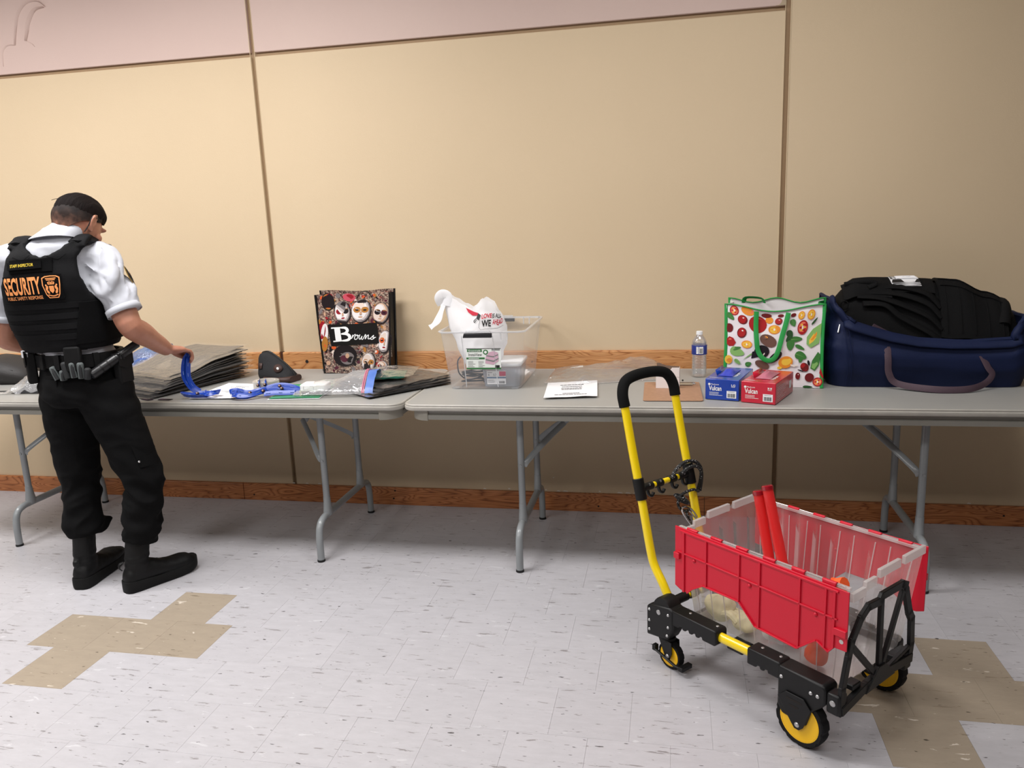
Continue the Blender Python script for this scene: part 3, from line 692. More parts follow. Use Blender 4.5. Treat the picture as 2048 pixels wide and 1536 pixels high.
    for yy in (0.06, 0.275):
        q = MB(); q.span((XE-0.03, yy-0.02, 0.19), (XE, yy+0.02, 0.206)); q.build('rest_tab', M_BLK, t, bevel=0.003)
    return t
build_cart()

# ------------------------------------------------------------------ bungee cord hung on the handle
def cord_mat():
    m, nt, out = new_mat('speckled_cord')
    v = N(nt, 'ShaderNodeTexVoronoi', {'Vector': coords(nt, (1, 1, 1)), 'Scale': 150.0})
    c = ramp(nt, v.outputs['Distance'], [(0.16, (0.75, 0.75, 0.75)), (0.22, (0.012, 0.012, 0.012))])
    p = N(nt, 'ShaderNodeBsdfPrincipled', {'Base Color': c, 'Roughness': 0.7}); nt.links.new(p.outputs[0], out.inputs[0]); return m
M_CORD = cord_mat()
def bungee():
    t = thing('bungee_cord', 'black speckled bungee cord with a silver carabiner tied on the cart handle', 'cord', (CART_O[0], CART_O[1], 0), CART_A)
    q = MB(); x = -0.171
    q.tube(catmull([(x+0.018, 0.165, 0.567), (x+0.012, 0.19, 0.588), (x+0.014, 0.235, 0.607), (x+0.022, 0.275, 0.602), (x+0.026, 0.301, 0.575), (x+0.02, 0.309, 0.53), (x+0.012, 0.302, 0.486)], 6), 0.0062, 8)
    q.tube(catmull([(x+0.028, 0.20, 0.576), (x+0.03, 0.235, 0.590), (x+0.034, 0.272, 0.588), (x+0.036, 0.292, 0.565), (x+0.03, 0.30, 0.53), (x+0.02, 0.305, 0.49)], 6), 0.0062, 8)
    q.tube(catmull([(x+0.012, 0.302, 0.486), (x+0.03, 0.285, 0.495), (x+0.036, 0.25, 0.51), (x+0.03, 0.21, 0.505), (x+0.026, 0.19, 0.49), (x+0.03, 0.185, 0.465), (x+0.035, 0.205, 0.445), (x+0.035, 0.235, 0.44)], 6), 0.005, 8)
    q.build('cord', M_CORD, t)
    q = MB()
    for k in range(4):
        z = 0.502-0.008*k; q.tube(catmull([(x+0.02, 0.178+0.008*k, z), (x+0.046, 0.188+0.008*k, z-0.006), (x+0.03, 0.21+0.008*k, z-0.01), (x+0.014, 0.196+0.008*k, z-0.002)], 5, True), 0.0045, 8, closed=True)
    q.build('knot', M_CORD, t)
    q = MB(); q.tube(catmull([(x+0.032, 0.222, 0.435), (x+0.036, 0.246, 0.372), (x+0.038, 0.240, 0.337), (x+0.06, 0.238, 0.32), (x+0.02, 0.262, 0.30)], 6), 0.005, 8); q.build('cord_tail', M_CORD, t)
    q = MB(); q.tube(catmull([(x+0.04, 0.198, 0.462), (x+0.042, 0.232, 0.448), (x+0.044, 0.266, 0.405), (x+0.046, 0.272, 0.372), (x+0.044, 0.254, 0.365), (x+0.042, 0.226, 0.40), (x+0.04, 0.194, 0.445)], 6, True), 0.0035, 8, closed=True); cb = q.build('carabiner', M_CHROME, t)
    q = MB(); q.tube([(x+0.044, 0.262, 0.40), (x+0.042, 0.225, 0.442)], 0.0028, 8); q.build('gate', M_CHROME, cb)
bungee()

# ------------------------------------------------------------------ red and clear flip-lid tote
M_FROST = film('frosted_plastic', rgb(232, 228, 226), body=0.21, rough=0.28, gloss=0.6, translucent=0.55)
M_FROST_RIB = film('frosted_plastic_thick', rgb(240, 236, 235), body=0.55, rough=0.25, gloss=0.8, translucent=0.5)
M_RED = mat('red_lid_plastic', rgb(205, 12, 44), 0.38, bump=0.05, bscale=400, sss=0.0)
def build_tote():
    O = V(CART_O[0], CART_O[1], 0)+Matrix.Rotation(CART_A, 3, 'Z') @ V(0.302, 0.197, 0.187)
    t = thing('flip_lid_tote', 'clear storage tote with open red flip lids standing on the cart', 'tote', tuple(O), CART_A)
    Lx, Ly, H, ins = 0.565, 0.372, 0.305, 0.034
    def P(a, b, z):  # a,b in -1..1 -> tapered wall position
        k = ins*(1-z/H); return V(a*(Lx/2-k), b*(Ly/2-k), z)
    # walls: corrugated panels, one per side
    def wall(name, p0, p1, outn, nrib, top):
        q = MB(); nu = nrib*4
        def fn(u, v):
            z = v*H*(top(u) if callable(top) else 1)
            a = lerp(p0[0], p1[0], u); b = lerp(p0[1], p1[1], u)
            ph = (u*nrib) % 1.0; off = 0.005 if (ph > 0.28 and ph < 0.72) else 0.0
            if u < 0.02 or u > 0.98 or v > 0.9: off = 0
            return P(a, b, z)+outn*off
        q.grid(fn, nu, 8); return q.build(name, M_FROST, t, smooth_angle=25)
    steps = lambda u: 0.955 if u < 0.16 else (1.0 if u < 0.30 else (0.965 if u < 0.34 else (1.045 if u < 0.62 else (1.0 if u < 0.68 else (1.045 if u < 0.98 else 1.0)))))
    wall('long_wall', (-1, -1), (1, -1), V(0, -1, 0), 9, None); wall('long_wall', (1, 1), (-1, 1), V(0, 1, 0), 9, None)
    wall('short_wall', (1, -1), (1, 1), V(1, 0, 0), 5, steps); wall('short_wall', (-1, 1), (-1, -1), V(-1, 0, 0), 5, lambda u: steps(1-u))
    q = MB(); q.prism([(-Lx/2+ins, -Ly/2+ins), (Lx/2-ins, -Ly/2+ins), (Lx/2-ins, Ly/2-ins), (-Lx/2+ins, Ly/2-ins)], 0.0, 0.003); q.build('bottom', M_FROST, t)
    # slanted moulded ribs on the long walls
    for s in (-1, 1):
        for k in range(10):
            a = -0.9+1.8*k/9
            q = MB(); sl = 0.018*(1 if k % 2 else -1)
            q.tube([P(a, s, 0.012)+V(0, -s*0.003, 0), P(a+sl, s, H*0.92)+V(0, -s*0.003, 0)], 0.0018, 6); q.build('rib', M_FROST_RIB, t)
    # rim flange
    for s in (-1, 1):
        q = MB(); q.span((-Lx/2, s*Ly/2-0.006, H-0.008), (Lx/2, s*Ly/2+0.006, H)); q.build('rim', M_FROST_RIB, t, bevel=0.001)
        q = MB(); x = s*Lx/2
        for (u0, u1, zz) in ((0.0, 0.16, 0.955), (0.16, 0.30, 1.0), (0.34, 0.62, 1.045), (0.68, 0.98, 1.045)):
            y0, y1 = -Ly/2+u0*Ly, -Ly/2+u1*Ly
            q.span((x-0.002, y0, H*zz-0.024), (x+0.009, y1, H*zz))
        q.build('stepped_rim', M_FROST_RIB, t, bevel=0.0015)
    # hinge knuckles: alternating red and clear
    for s in (-1, 1):
        for k in range(6):
            x = -Lx/2+0.055+k*0.091
            q = MB(); q.tube([(x-0.020, s*(Ly/2+0.006), H+0.001), (x+0.020, s*(Ly/2+0.006), H+0.001)], 0.0045, 8); q.span((x-0.019, s*(Ly/2+0.0045)-0.006, H-0.008), (x+0.019, s*(Ly/2+0.0045)+0.006, H+0.003)); q.build('hinge_knuckle', M_RED, t, bevel=0.001)
        q = MB(); q.tube([(-Lx/2+0.01, s*(Ly/2+0.006), H+0.001), (Lx/2-0.01, s*(Ly/2+0.006), H+0.001)], 0.0012, 6); q.build('hinge_wire', M_CHROME, t)
    # lids: X measured on the cart, toothed free edge
    ox, oz = 0.302, 0.187
    prof = [(0.014, 0.494), (0.014, 0.297), (0.036, 0.288), (0.066, 0.286), (0.086, 0.306), (0.127, 0.332), (0.257, 0.332), (0.285, 0.305), (0.313, 0.278), (0.449, 0.270), (0.475, 0.292), (0.506, 0.318), (0.541, 0.300), (0.556, 0.320), (0.590, 0.322), (0.590, 0.486)]
    for s in (-1, 1):
        f = (lambda x: x) if s < 0 else (lambda x: 0.604-x)
        def quad(mb, pts, a, b):
            mb.prism([(f(x)-ox, z-oz) for x, z in pts], a, b, (V(0, s*(Ly/2+0.012), 0), V(1, 0, 0), V(0, 0, 1), V(0, s, 0)))
        q = MB(); quad(q, prof, 0, 0.004); ld = q.build('lid', M_RED, t, bevel=0.0012)
        ld.rotation_euler = (0, 0, 0)
        for a, b, wd in (((0.034, 0.484), (0.562, 0.478), 0.006), ((0.026, 0.414), (0.562, 0.402), 0.005), ((0.05, 0.286), (0.05, 0.482), 0.008), ((0.137, 0.332), (0.137, 0.482), 0.005), ((0.256, 0.334), (0.256, 0.48), 0.005), ((0.325, 0.276), (0.325, 0.48), 0.006), ((0.452, 0.272), (0.452, 0.478), 0.005), ((0.528, 0.31), (0.528, 0.478), 0.005), ((0.552, 0.318), (0.552, 0.478), 0.008)):
            q = MB(); d = (b[0]-a[0], b[1]-a[1]); l = math.hypot(*d); nx, nz = -d[1]/l*wd/2, d[0]/l*wd/2
            quad(q, [(a[0]-nx, a[1]-nz), (b[0]-nx, b[1]-nz), (b[0]+nx, b[1]+nz), (a[0]+nx, a[1]+nz)], 0.003, 0.0085); q.build('lid_rib', M_RED, ld, bevel=0.001)
        # thick border along the toothed edge
        for (x0, z0), (x1, z1) in zip(prof[3:13], prof[4:14]):
            d = (x1-x0, z1-z0); l = math.hypot(*d); nx, nz = -d[1]/l*0.004, d[0]/l*0.004
            q = MB(); quad(q, [(x0, z0), (x1, z1), (x1+nx, z1+nz), (x0+nx, z0+nz)], 0.002, 0.009); q.build('lid_border', M_RED, ld, bevel=0.0008)
        for x, z in ((0.09, 0.402), (0.292, 0.396), (0.500, 0.392)):
            q = MB(); c = V(f(x)-ox, s*(Ly/2+0.012+0.004), z-oz); q.ball(c, (0.0065, 0.006, 0.0065), 12, 8); q.build('lid_stud', M_RED, ld)
        for x0, x1, zz in ((0.014, 0.036, 0.39), (0.556, 0.59, 0.36)):
            q = MB(); quad(q, [(x0, zz), (x1, zz), (x1, zz+0.02), (x0, zz+0.02)], 0.003, 0.012); q.build('lid_tab', M_RED, ld, bevel=0.0015)
        q = MB(); cx = f(0.575); q.prism([(cx-ox+0.006*math.cos(k*PI/6), 0.345-oz+0.006*math.sin(k*PI/6)) for k in range(12)], 0.0042, 0.0048, (V(0, s*(Ly/2+0.012), 0), V(1, 0, 0), V(0, 0, 1), V(0, s, 0))); q.build('lock_hole', mat('hole_light', rgb(190, 185, 182), 0.6), ld)
    return t, O
_, TOTE_O = build_tote()
def in_tote(x, y, z): return Matrix.Rotation(CART_A, 3, 'Z') @ V(x, y, z)+V(*TOTE_O)
def build_wands():
    M_W = film('red_translucent_tube', rgb(255, 66, 66), body=0.9, rough=0.12, gloss=1.0, trans_tint=(1, 0.3, 0.3, 1), translucent=0.4)
    M_WC = mat('dark_red_cap', rgb(150, 8, 30), 0.12, coat=1.0)
    for (xt, yt, zt, xb, yb, label) in ((0.120-0.302, 0.063, 0.572-0.187, 0.236-0.302, 0.043, 'shorter red traffic wand leaning in the tote, on the left'), (0.152-0.302, 0.063, 0.597-0.187, 0.292-0.302, 0.043, 'longer red traffic wand leaning in the tote, on the right')):
        b = in_tote(xb-0.02, yb, 0.03); tp = in_tote(xt, yt, zt); d = (tp-b).normalized()
        t = thing('traffic_wand', label, 'traffic wand', tuple(b), 0, 'traffic wands in the tote')
        q = MB(); q.tube([V(0, 0, 0), d*((tp-b).length-0.006)], 0.0165, 20); q.build('tube', M_W, t)
        L = (tp-b).length; q = MB(); q.tube([d*(L-0.014), d*(L-0.003), d*L], [0.0185, 0.0185, 0.015], 20); q.build('cap', M_WC, t)
        q = MB(); q.tube([d*-0.002, d*0.10], 0.014, 16); q.build('grip', M_BLKPL, t)
build_wands()
def tote_contents():
    # orange knob-like thing near the rim, yellowish gloves on the bottom
    t = thing('orange_vest_roll', 'bright orange rolled fabric peeking over the rim inside the tote', 'vest', tuple(in_tote(0.17, -0.115, 0.003)), CART_A)
    q = MB(); path = catmull([(-0.02, -0.005, 0.02), (0.0, 0, 0.09), (0.012, 0.0, 0.17), (0.02, 0.005, 0.23), (0.03, 0.01, 0.262)], 5); q.tube(path, [0.03-0.012*(i/len(path))+0.003*math.sin(i*1.3) for i in range(len(path))], 12); q.build('roll', mat('orange_fabric', rgb(255, 98, 40), 0.7, bump=0.2, bscale=40), t)
    q = MB(); q.tube(catmull([(0.018, 0.003, 0.23), (0.03, 0.012, 0.252), (0.048, 0.012, 0.262)], 4), 0.0195, 10); q.build('tip', MATS['orange_fabric'], t)
    M_G = mat('pale_yellow_cloth', rgb(228, 220, 176), 0.8, var=0.12, vscale=30, bump=0.3, bscale=30)
    r = random.Random(3)
    for i, (x, y, sx, lab, col) in enumerate(((-0.185, -0.105, 0.055, 'pale yellow work glove at the left bottom of the tote', M_G), (-0.085, -0.115, 0.038, 'small pale yellow cloth ball at the bottom of the tote', M_G), (0.03, -0.09, 0.06, 'white crumpled bag lying on the bottom of the tote', mat('white_poly', rgb(228, 226, 224), 0.5, bump=0.3, bscale=25)))):
        tt = thing(('work_glove', 'cloth_ball', 'crumpled_bag')[i], lab, ('glove', 'cloth', 'bag')[i], tuple(in_tote(x, y, 0.003)), CART_A+0.3*i)
        q = MB(); rings = []
        for a in range(1, 10):
            th = PI*a/10; ring = []
            for b in range(18):
                ph = 2*PI*b/18; d = V(math.sin(th)*math.cos(ph), math.sin(th)*math.sin(ph), -math.cos(th)); rr = 1+0.35*mnoise.noise(d*1.7+V(i*5, 0, 0))+0.12*mnoise.noise(d*5)
                ring.append(V(d.x*sx*rr, d.y*sx*0.75*rr, max(0.0, sx*0.72+d.z*sx*0.75*rr)))
            rings.append(ring)
        q.loft(rings, True); q.build(('palm', 'fold', 'film')[i], col, tt, subsurf=1)
        if i == 0:
            for k in range(4):
                q = MB(); q.tube(catmull([(0.02, -0.025+0.017*k, 0.03), (0.055, -0.03+0.02*k, 0.045-0.006*k), (0.085, -0.03+0.022*k, 0.03)], 4), 0.0105, 8); q.build('finger', col, tt)
tote_contents()
# ------------------------------------------------------------------ the guard
def skin_mat():
    m, nt, out = new_mat('skin')
    n = N(nt, 'ShaderNodeTexNoise', {'Vector': coords(nt), 'Scale': 9.0, 'Detail': 5.0})
    c = ramp(nt, n.outputs['Fac'], [(0.3, rgb(164, 108, 86)), (0.55, rgb(180, 126, 102)), (0.75, rgb(186, 124, 103))])
    p = N(nt, 'ShaderNodeBsdfPrincipled', {'Base Color': c, 'Roughness': 0.5, 'Subsurface Weight': 0.12, 'Subsurface Radius': (0.01, 0.004, 0.002)})
    nt.links.new(p.outputs[0], out.inputs[0]); return m
M_SKIN = skin_mat()
M_SHIRT = mat('white_shirt_cotton', rgb(184, 186, 193), 0.85, spec=0.2, bump=0.06, bscale=300, sheen=0.1)
M_VEST = mat('black_vest_nylon', rgb(11, 11, 13), 0.82, spec=0.2, var=0.12, vscale=12, bump=0.25, bscale=260)
M_VESTD = mat('black_velcro', rgb(6, 6, 7), 0.92, spec=0.15, bump=0.3, bscale=400)
M_TROU = mat('black_trouser_twill', rgb(9, 9, 10), 0.9, spec=0.15, var=0.10, vscale=7, bump=0.12, bscale=240)
M_BELT = mat('black_belt_nylon', rgb(9, 9, 10), 0.7, spec=0.25, bump=0.12, bscale=300)
M_BOOT = mat('black_boot_leather', rgb(7, 7, 8), 0.6, spec=0.3, bump=0.12, bscale=120)
M_SOLE = mat('black_boot_sole', rgb(9, 9, 9), 0.75, spec=0.3)
M_HAIR = mat('dark_hair', rgb(16, 10, 9), 0.8, spec=0.12, var=0.25, vscale=30, bump=0.6, bscale=60, stretch=(6, 1, 1))
TORSO = [(0.86, (-0.060, -0.985, 0.158, 0.122)), (0.95, (-0.063, -0.985, 0.148, 0.116)), (1.02, (-0.080, -1.0, 0.150, 0.112)), (1.15, (-0.095, -1.015, 0.160, 0.118)),
         (1.27, (-0.098, -1.03, 0.170, 0.120)), (1.35, (-0.092, -1.035, 0.160, 0.108)), (1.41, (-0.070, -1.038, 0.120, 0.098)), (1.45, (-0.046, -1.028, 0.086, 0.078)), (1.49, (-0.026, -1.008, 0.062, 0.062))]
def ering(c, a, b, z, n=28, e=2.0, dz=None):
    out = []
    for k in range(n):
        t = 2*PI*k/n; cs, sn = math.cos(t), math.sin(t)
        x = a*math.copysign(abs(cs)**(2/e), cs); y = b*math.copysign(abs(sn)**(2/e), sn)
        out.append(V(c[0]+x, c[1]+y, z+(dz(x, y) if dz else 0)))
    return out
def torso_loft(q, z0, z1, grow=0.0, n=16, e=2.2):
    R = []
    for i in range(n+1):
        z = lerp(z0, z1, i/n); cx, cy, a, b = interp(TORSO, z); R.append(ering((cx, cy), a+grow, b+grow, z, 28, e))
    q.loft(R)
def wrinkle(o, fn):
    me = o.data; co = [v.co.copy() for v in me.vertices]; nr = [v.normal.copy() for v in me.vertices]
    for v, c, n in zip(me.vertices, co, nr): v.co = c+n*fn(c)
    me.update()
def twist(p):
    """the upper body is turned towards the right hand"""
    k = smooth((p.z-0.96)/0.26); a = math.radians(19)*k; cx, cy, _, _ = interp(TORSO, min(1.36, max(0.9, p.z))); c, s_ = math.cos(a), math.sin(a)
    x, y = p.x-cx, p.y-cy
    return V(cx+x*c-y*s_+0.012*k, cy+x*s_+y*c, p.z)
def finish(o): 
    me = o.data; me.polygons.foreach_set('use_smooth', [True]*len(me.polygons))
SH_R, EL_R, WR_R = V(0.085, -0.985, 1.350), V(0.198, -1.0, 1.087), V(0.196, -0.79, 0.958)
SH_L, EL_L, WR_L = V(-0.245, -1.085, 1.350), V(-0.325, -1.065, 1.060), V(-0.275, -0.815, 0.945)
HEADC = V(0.008, -0.978, 1.486)
HM = Matrix.Rotation(math.radians(-6), 3, 'Z') @ Matrix.Rotation(math.radians(-36), 3, 'X')   # head frame: x right, y forward, z up
def head_r(th, ph):
    """skull surface in the head frame; th from the crown down, ph round (0 = right, 90 deg = forward)"""
    d = V(math.sin(th)*math.cos(ph), math.sin(th)*math.sin(ph), math.cos(th))
    rx, ry, rz = 0.074, 0.094, 0.110
    p = V(d.x*rx, d.y*ry, d.z*rz)
    if p.z < 0: 
        t = min(1, -p.z/0.11); p.x *= 1-0.22*t; 
        if p.y < 0: p.y *= 1-0.35*t
        else: p.y *= 1-0.05*t
    if p.y < 0 and p.z > -0.02: p.y *= 1.04
    return p
def hp(p): return HEADC+HM @ V(*p)
def build_person():
    t = thing('person', 'person in white shirt, black vest and black trousers reaching over the left table', 'person', (-0.03, -1.03, 0.0))
    T0 = Matrix.Translation((0.03, 1.03, 0.0))
    def mb(): q = MB(); q.T = T0; return q
    def mbt(): q = MB(); q.T = T0; q.warp = twist; return q
    # ---- body: one continuous surface
    q = mbt(); torso_loft(q, 0.86, 1.46, -0.012, e=2.0); q.warp = None
    nb, nt_ = V(-0.052, -1.03, 1.405), HEADC+HM @ V(0, -0.03, -0.03)
    q.tube(catmull([nb, lerp(nb, nt_, 0.4)+V(0, 0.004, 0), lerp(nb, nt_, 0.75), nt_], 4), [0.066-0.002*i for i in range(13)], 18)
    rings = []
    for i in range(1, 20):
        th = PI*i/20; rings.append([hp(head_r(th, 2*PI*k/28)) for k in range(28)])
    q.loft(rings)
    Rm = HM
    q.ball(hp((0, 0.078, -0.062)), (0.036, 0.022, 0.030), 14, 10, Rm)          # chin and mouth
    q.ball(hp((0, 0.066, -0.092)), (0.030, 0.022, 0.016), 14, 10, Rm)
    q.tube([hp((0, 0.094, 0.018)), hp((0, 0.103, -0.006)), hp((0, 0.107, -0.027)), hp((0, 0.100, -0.036))], [0.007, 0.009, 0.0125, 0.010], 10)   # nose
    q.ball(hp((0.012, 0.099, -0.031)), 0.008, 8, 6); q.ball(hp((-0.012, 0.099, -0.031)), 0.008, 8, 6)
    for s in (-1, 1):
        q.ball(hp((s*0.032, 0.082, 0.026)), (0.026, 0.013, 0.008), 12, 8, Rm)   # brow
        q.ball(hp((s*0.046, 0.062, -0.022)), (0.022, 0.022, 0.018), 12, 8, Rm)   # cheek
        # ear: rim, bowl and lobe
        e = [(s*0.078, 0.006, 0.020), (s*0.088, -0.008, 0.028), (s*0.093, -0.020, 0.016), (s*0.090, -0.020, -0.004), (s*0.083, -0.010, -0.022), (s*0.078, 0.0, -0.031), (s*0.075, 0.006, -0.024)]
        q.tube(catmull([hp(x) for x in e], 4), [0.0062]*25, 8)
        q.ball(hp((s*0.081, -0.006, 0.0)), (0.0075, 0.015, 0.026), 10, 8, Rm @ Matrix.Rotation(s*-0.35, 3, 'Z'))
    q.tube([hp((-0.018, 0.094, -0.060)), hp((0, 0.0985, -0.0585)), hp((0.018, 0.094, -0.060))], [0.004, 0.006, 0.004], 8)   # lips
    q.tube([hp((-0.016, 0.092, -0.069)), hp((0, 0.097, -0.0695)), hp((0.016, 0.092, -0.069))], [0.004, 0.0065, 0.004], 8)
    # arms
    def arm(sh, el, wr, cb):
        p = catmull([cb, sh, lerp(sh, el, 0.35)+V(0, 0.0, 0), lerp(sh, el, 0.75), el, lerp(el, wr, 0.28), lerp(el, wr, 0.65), wr], 4)
        k = [(0, 0.045), (0.143, 0.046), (0.29, 0.050), (0.43, 0.050), (0.571, 0.0465), (0.71, 0.0475), (0.86, 0.038), (1.0, 0.029)]
        q.tube(p, [interp(k, i/(len(p)-1)) for i in range(len(p))], 16)
    arm(SH_R, EL_R, WR_R, V(-0.01, -1.015, 1.34)); arm(SH_L, EL_L, WR_L, V(-0.16, -1.06, 1.34))
    # right hand: pinching a lanyard, knuckles up
    def hand(wr, kn, lat, down, curl, s):
        fw = (kn-wr).normalized(); lat = (lat-fw*lat.dot(fw)).normalized()
        q.tube(catmull([wr-fw*0.012, wr+fw*0.02, lerp(wr, kn, 0.6), kn+fw*0.002], 3), [(0.026, 0.021)]*3+[(0.034, 0.018)]*3+[(0.039, 0.0165)]*3+[(0.036, 0.012)], 14, up=lat.cross(fw)) if False else None
        rings = []
        for u, wd, hh in ((-0.15, 0.026, 0.021), (0.1, 0.029, 0.020), (0.4, 0.037, 0.018), (0.75, 0.041, 0.0165), (1.0, 0.039, 0.014), (1.08, 0.034, 0.010)):
            c = lerp(wr, kn, u); up = fw.cross(lat) if s > 0 else lat.cross(fw)
            rings.append([c+lat*wd*math.cos(2*PI*k/16)+up*hh*math.sin(2*PI*k/16) for k in range(16)])
        q.loft(rings)
        for i, (off, ln, rr) in enumerate(((-0.030, 0.92, 0.0088), (-0.0105, 1.0, 0.0092), (0.0095, 0.94, 0.0088), (0.0285, 0.76, 0.0078))):
            a = kn+lat*off*s; c1 = fw*0.040*ln+down*0.012*ln; c2 = fw*0.012*ln+down*0.026*ln; c3 = fw*-0.010*ln+down*0.022*ln
            tip_pull = lat*(-off*s)*0.35
            pts = [a-fw*0.012, a+c1*curl[0]+tip_pull*0.2, a+c1*curl[0]+c2+tip_pull*0.6, a+c1*curl[0]+c2+c3+tip_pull]
            pp = catmull(pts, 4); q.tube(pp, [rr*1.05-rr*0.22*(j/(len(pp)-1)) for j in range(len(pp))], 10)
            q.ball(pp[-1], rr*0.82, 8, 6)
        th = wr+fw*0.03-lat*0.026*s
        pts = [th, th+fw*0.022-lat*0.012*s+down*0.018, th+fw*0.048-lat*0.006*s+down*0.032, th+fw*0.064+lat*0.010*s+down*0.040]
        pp = catmull(pts, 4); q.tube(pp, [0.0135-0.0045*(j/(len(pp)-1)) for j in range(len(pp))], 10); q.ball(pp[-1], 0.0088, 8, 6)
    hand(WR_R, V(0.226, -0.735, 0.949), V(1, -0.35, 0.05), V(0.0, 0.05, -1), (0.75,), 1)
    hand(WR_L, V(-0.262, -0.745, 0.905), V(1, 0.1, 0), V(0, 0.1, -1), (1.0,), -1)
    # legs inside the trousers
    for hipj, kn, an in ((V(0.022, -0.99, 0.88), V(0.146, -0.992, 0.45), V(0.123, -1.052, 0.10)), (V(-0.142, -0.99, 0.88), V(-0.150, -0.988, 0.44), V(-0.131, -1.048, 0.10))):
        pp = catmull([hipj, lerp(hipj, kn, 0.5), kn, lerp(kn, an, 0.4), an], 4); q.tube(pp, [interp([(0, 0.075), (0.25, 0.066), (0.5, 0.044), (0.7, 0.044), (1, 0.022)], i/(len(pp)-1)) for i in range(len(pp))], 16)
    body = q.build('body', M_SKIN, t, voxel=0.0042, smooth_it=3)
    apply_mods(body); finish(body)
    for s in (-1, 1):
        e = mb(); e.ball(hp((s*0.030, 0.072, 0.008)), 0.0115, 12, 8); e.build('eye', mat('eye_white', rgb(230, 226, 220), 0.2), t)
    # ---- hair: cropped sides and back, longer swept top
    def stub():
        m, nt, out = new_mat('faded_hair')
        tc = N(nt, 'ShaderNodeTexCoord'); sp = N(nt, 'ShaderNodeVectorMath', {0: tc.outputs['Object'], 1: tuple(HM @ V(0, 0, 1))}, operation='DOT_PRODUCT')
        base = (T0 @ HEADC).dot(HM @ V(0, 0, 1))
        sub = N(nt, 'ShaderNodeMath', {0: sp.outputs['Value'], 1: base-0.075}, operation='SUBTRACT'); sc = N(nt, 'ShaderNodeMath', {0: sub.outputs[0], 1: 9.0}, operation='MULTIPLY')
        n = N(nt, 'ShaderNodeTexNoise', {'Vector': tc.outputs['Object'], 'Scale': 45.0, 'Detail': 4.0}); nn = N(nt, 'ShaderNodeMath', {0: n.outputs['Fac'], 1: 0.7, 2: -0.35}, operation='MULTIPLY_ADD')
        ad = N(nt, 'ShaderNodeMath', {0: sc.outputs[0], 1: nn.outputs[0]}, operation='ADD')
        c = ramp(nt, ad.outputs[0], [(0.0, rgb(150, 100, 80)), (0.25, rgb(94, 66, 54)), (0.55, rgb(40, 29, 25)), (0.85, rgb(19, 13, 12))])
        p = N(nt, 'ShaderNodeBsdfPrincipled', {'Base Color': c, 'Roughness': 0.7, 'Specular IOR Level': 0.2}); nt.links.new(p.outputs[0], out.inputs[0]); return m
    q = mb()
    def sides(u, v):
        ph = lerp(math.radians(24), math.radians(-204), u)          # round the back from right temple to left temple
        back = smooth((abs(u-0.5) < 0.5)*(1-abs(u-0.5)*2.3))
        low = lerp(0.008, -0.078, back) if abs(u-0.5) < 0.36 else lerp(0.030, 0.0, min(1, (0.5-abs(u-0.5))/0.14))
        z = lerp(low, 0.085, v); th = math.acos(max(-1, min(1, z/0.113)))
        p = head_r(th, ph); nrm = V(p.x, p.y, p.z*0.7).normalized(); return hp(p+nrm*(0.0030+0.0015*v))
    q.grid(sides, 60, 14, 0.004); q.build('cropped_hair', stub(), t)
    q = mb(); 
    rr = random.Random(9); nph = 120; rings = []
    def top(u, v):
        ph = 2*PI*u
        edge = 0.024+0.022*math.sin(ph)+0.012*mnoise.noise(V(math.cos(ph)*4, math.sin(ph)*4, 1.0))+0.007*mnoise.noise(V(math.cos(ph)*19, math.sin(ph)*19, 4.0))
        z = lerp(edge, 0.1128, smooth(v)**0.8); th = math.acos(max(-1, min(1, z/0.113)))*(1 if v < 1 else 0); p = head_r(th, ph)
        nrm = V(p.x, p.y, p.z).normalized()
        strand = 0.0028*mnoise.noise(V(p.x*95, p.y*16, 3.0))+0.0016*mnoise.noise(V(p.x*230, p.y*22, 9.0))
        thick = (0.0045+0.015*smooth(v*2.4))*(0.85+0.2*smooth((p.y+0.05)/0.12))
        return hp(p+nrm*(thick+strand)+V(0, 0.004*smooth(v), 0))
    q.grid(top, nph, 22, 0.006); q.build('swept_hair', M_HAIR, t, smooth_angle=60)
    q = mb()
    for k in range(10):
        a = rr.uniform(-0.045, 0.06); y = rr.uniform(-0.10, 0.07); z = 0.113*math.sqrt(max(0.05, 1-(a/0.08)**2-(y/0.105)**2))+0.008
        p0 = V(a, y, z+0.006); d = V(rr.uniform(-0.5, 0.2), rr.uniform(-0.6, 0.9), rr.uniform(0.0, 0.12))
        q.tube([hp(p0), hp(p0+d*0.010+V(0, 0, 0.003)), hp(p0+d*0.022)], [0.0012, 0.001, 0.0003], 4)
    q.tube(catmull([hp((-0.055, -0.045, 0.088)), hp((-0.078, -0.06, 0.082)), hp((-0.094, -0.07, 0.068))], 4), [0.0014]*4+[0.001]*4+[0.0004], 5)
    q.build('hair_strands', M_HAIR, t)
    # ear pieces and curly wire
    for s in (1, -1):
        q = mb(); q.tube(catmull([hp((s*0.088, 0.0, 0.02)), hp((s*0.094, -0.014, 0.026)), hp((s*0.092, -0.026, 0.006)), hp((s*0.083, -0.020, -0.026)), hp((s*0.074, -0.018, -0.05))], 5), 0.0022, 6)
        if s < 0: q.ball(hp((-0.097, -0.012, -0.012)), (0.011, 0.014, 0.019), 12, 8, HM)
        if s < 0: q.tube(catmull([hp((-0.103, 0.0, -0.02)), hp((-0.106, 0.02, -0.035)), hp((-0.098, 0.03, -0.06))], 4), 0.002, 6)
        q.build('ear_piece', M_BLKPL, t)
    # ---- shirt
    q = mbt(); torso_loft(q, 0.93, 1.475, 0.004, e=2.1); q.warp = None
    hemR = lerp(SH_R, EL_R, 0.80)+V(0.004, 0, 0); hemL = lerp(SH_L, EL_L, 0.74)+V(-0.002, 0, 0)
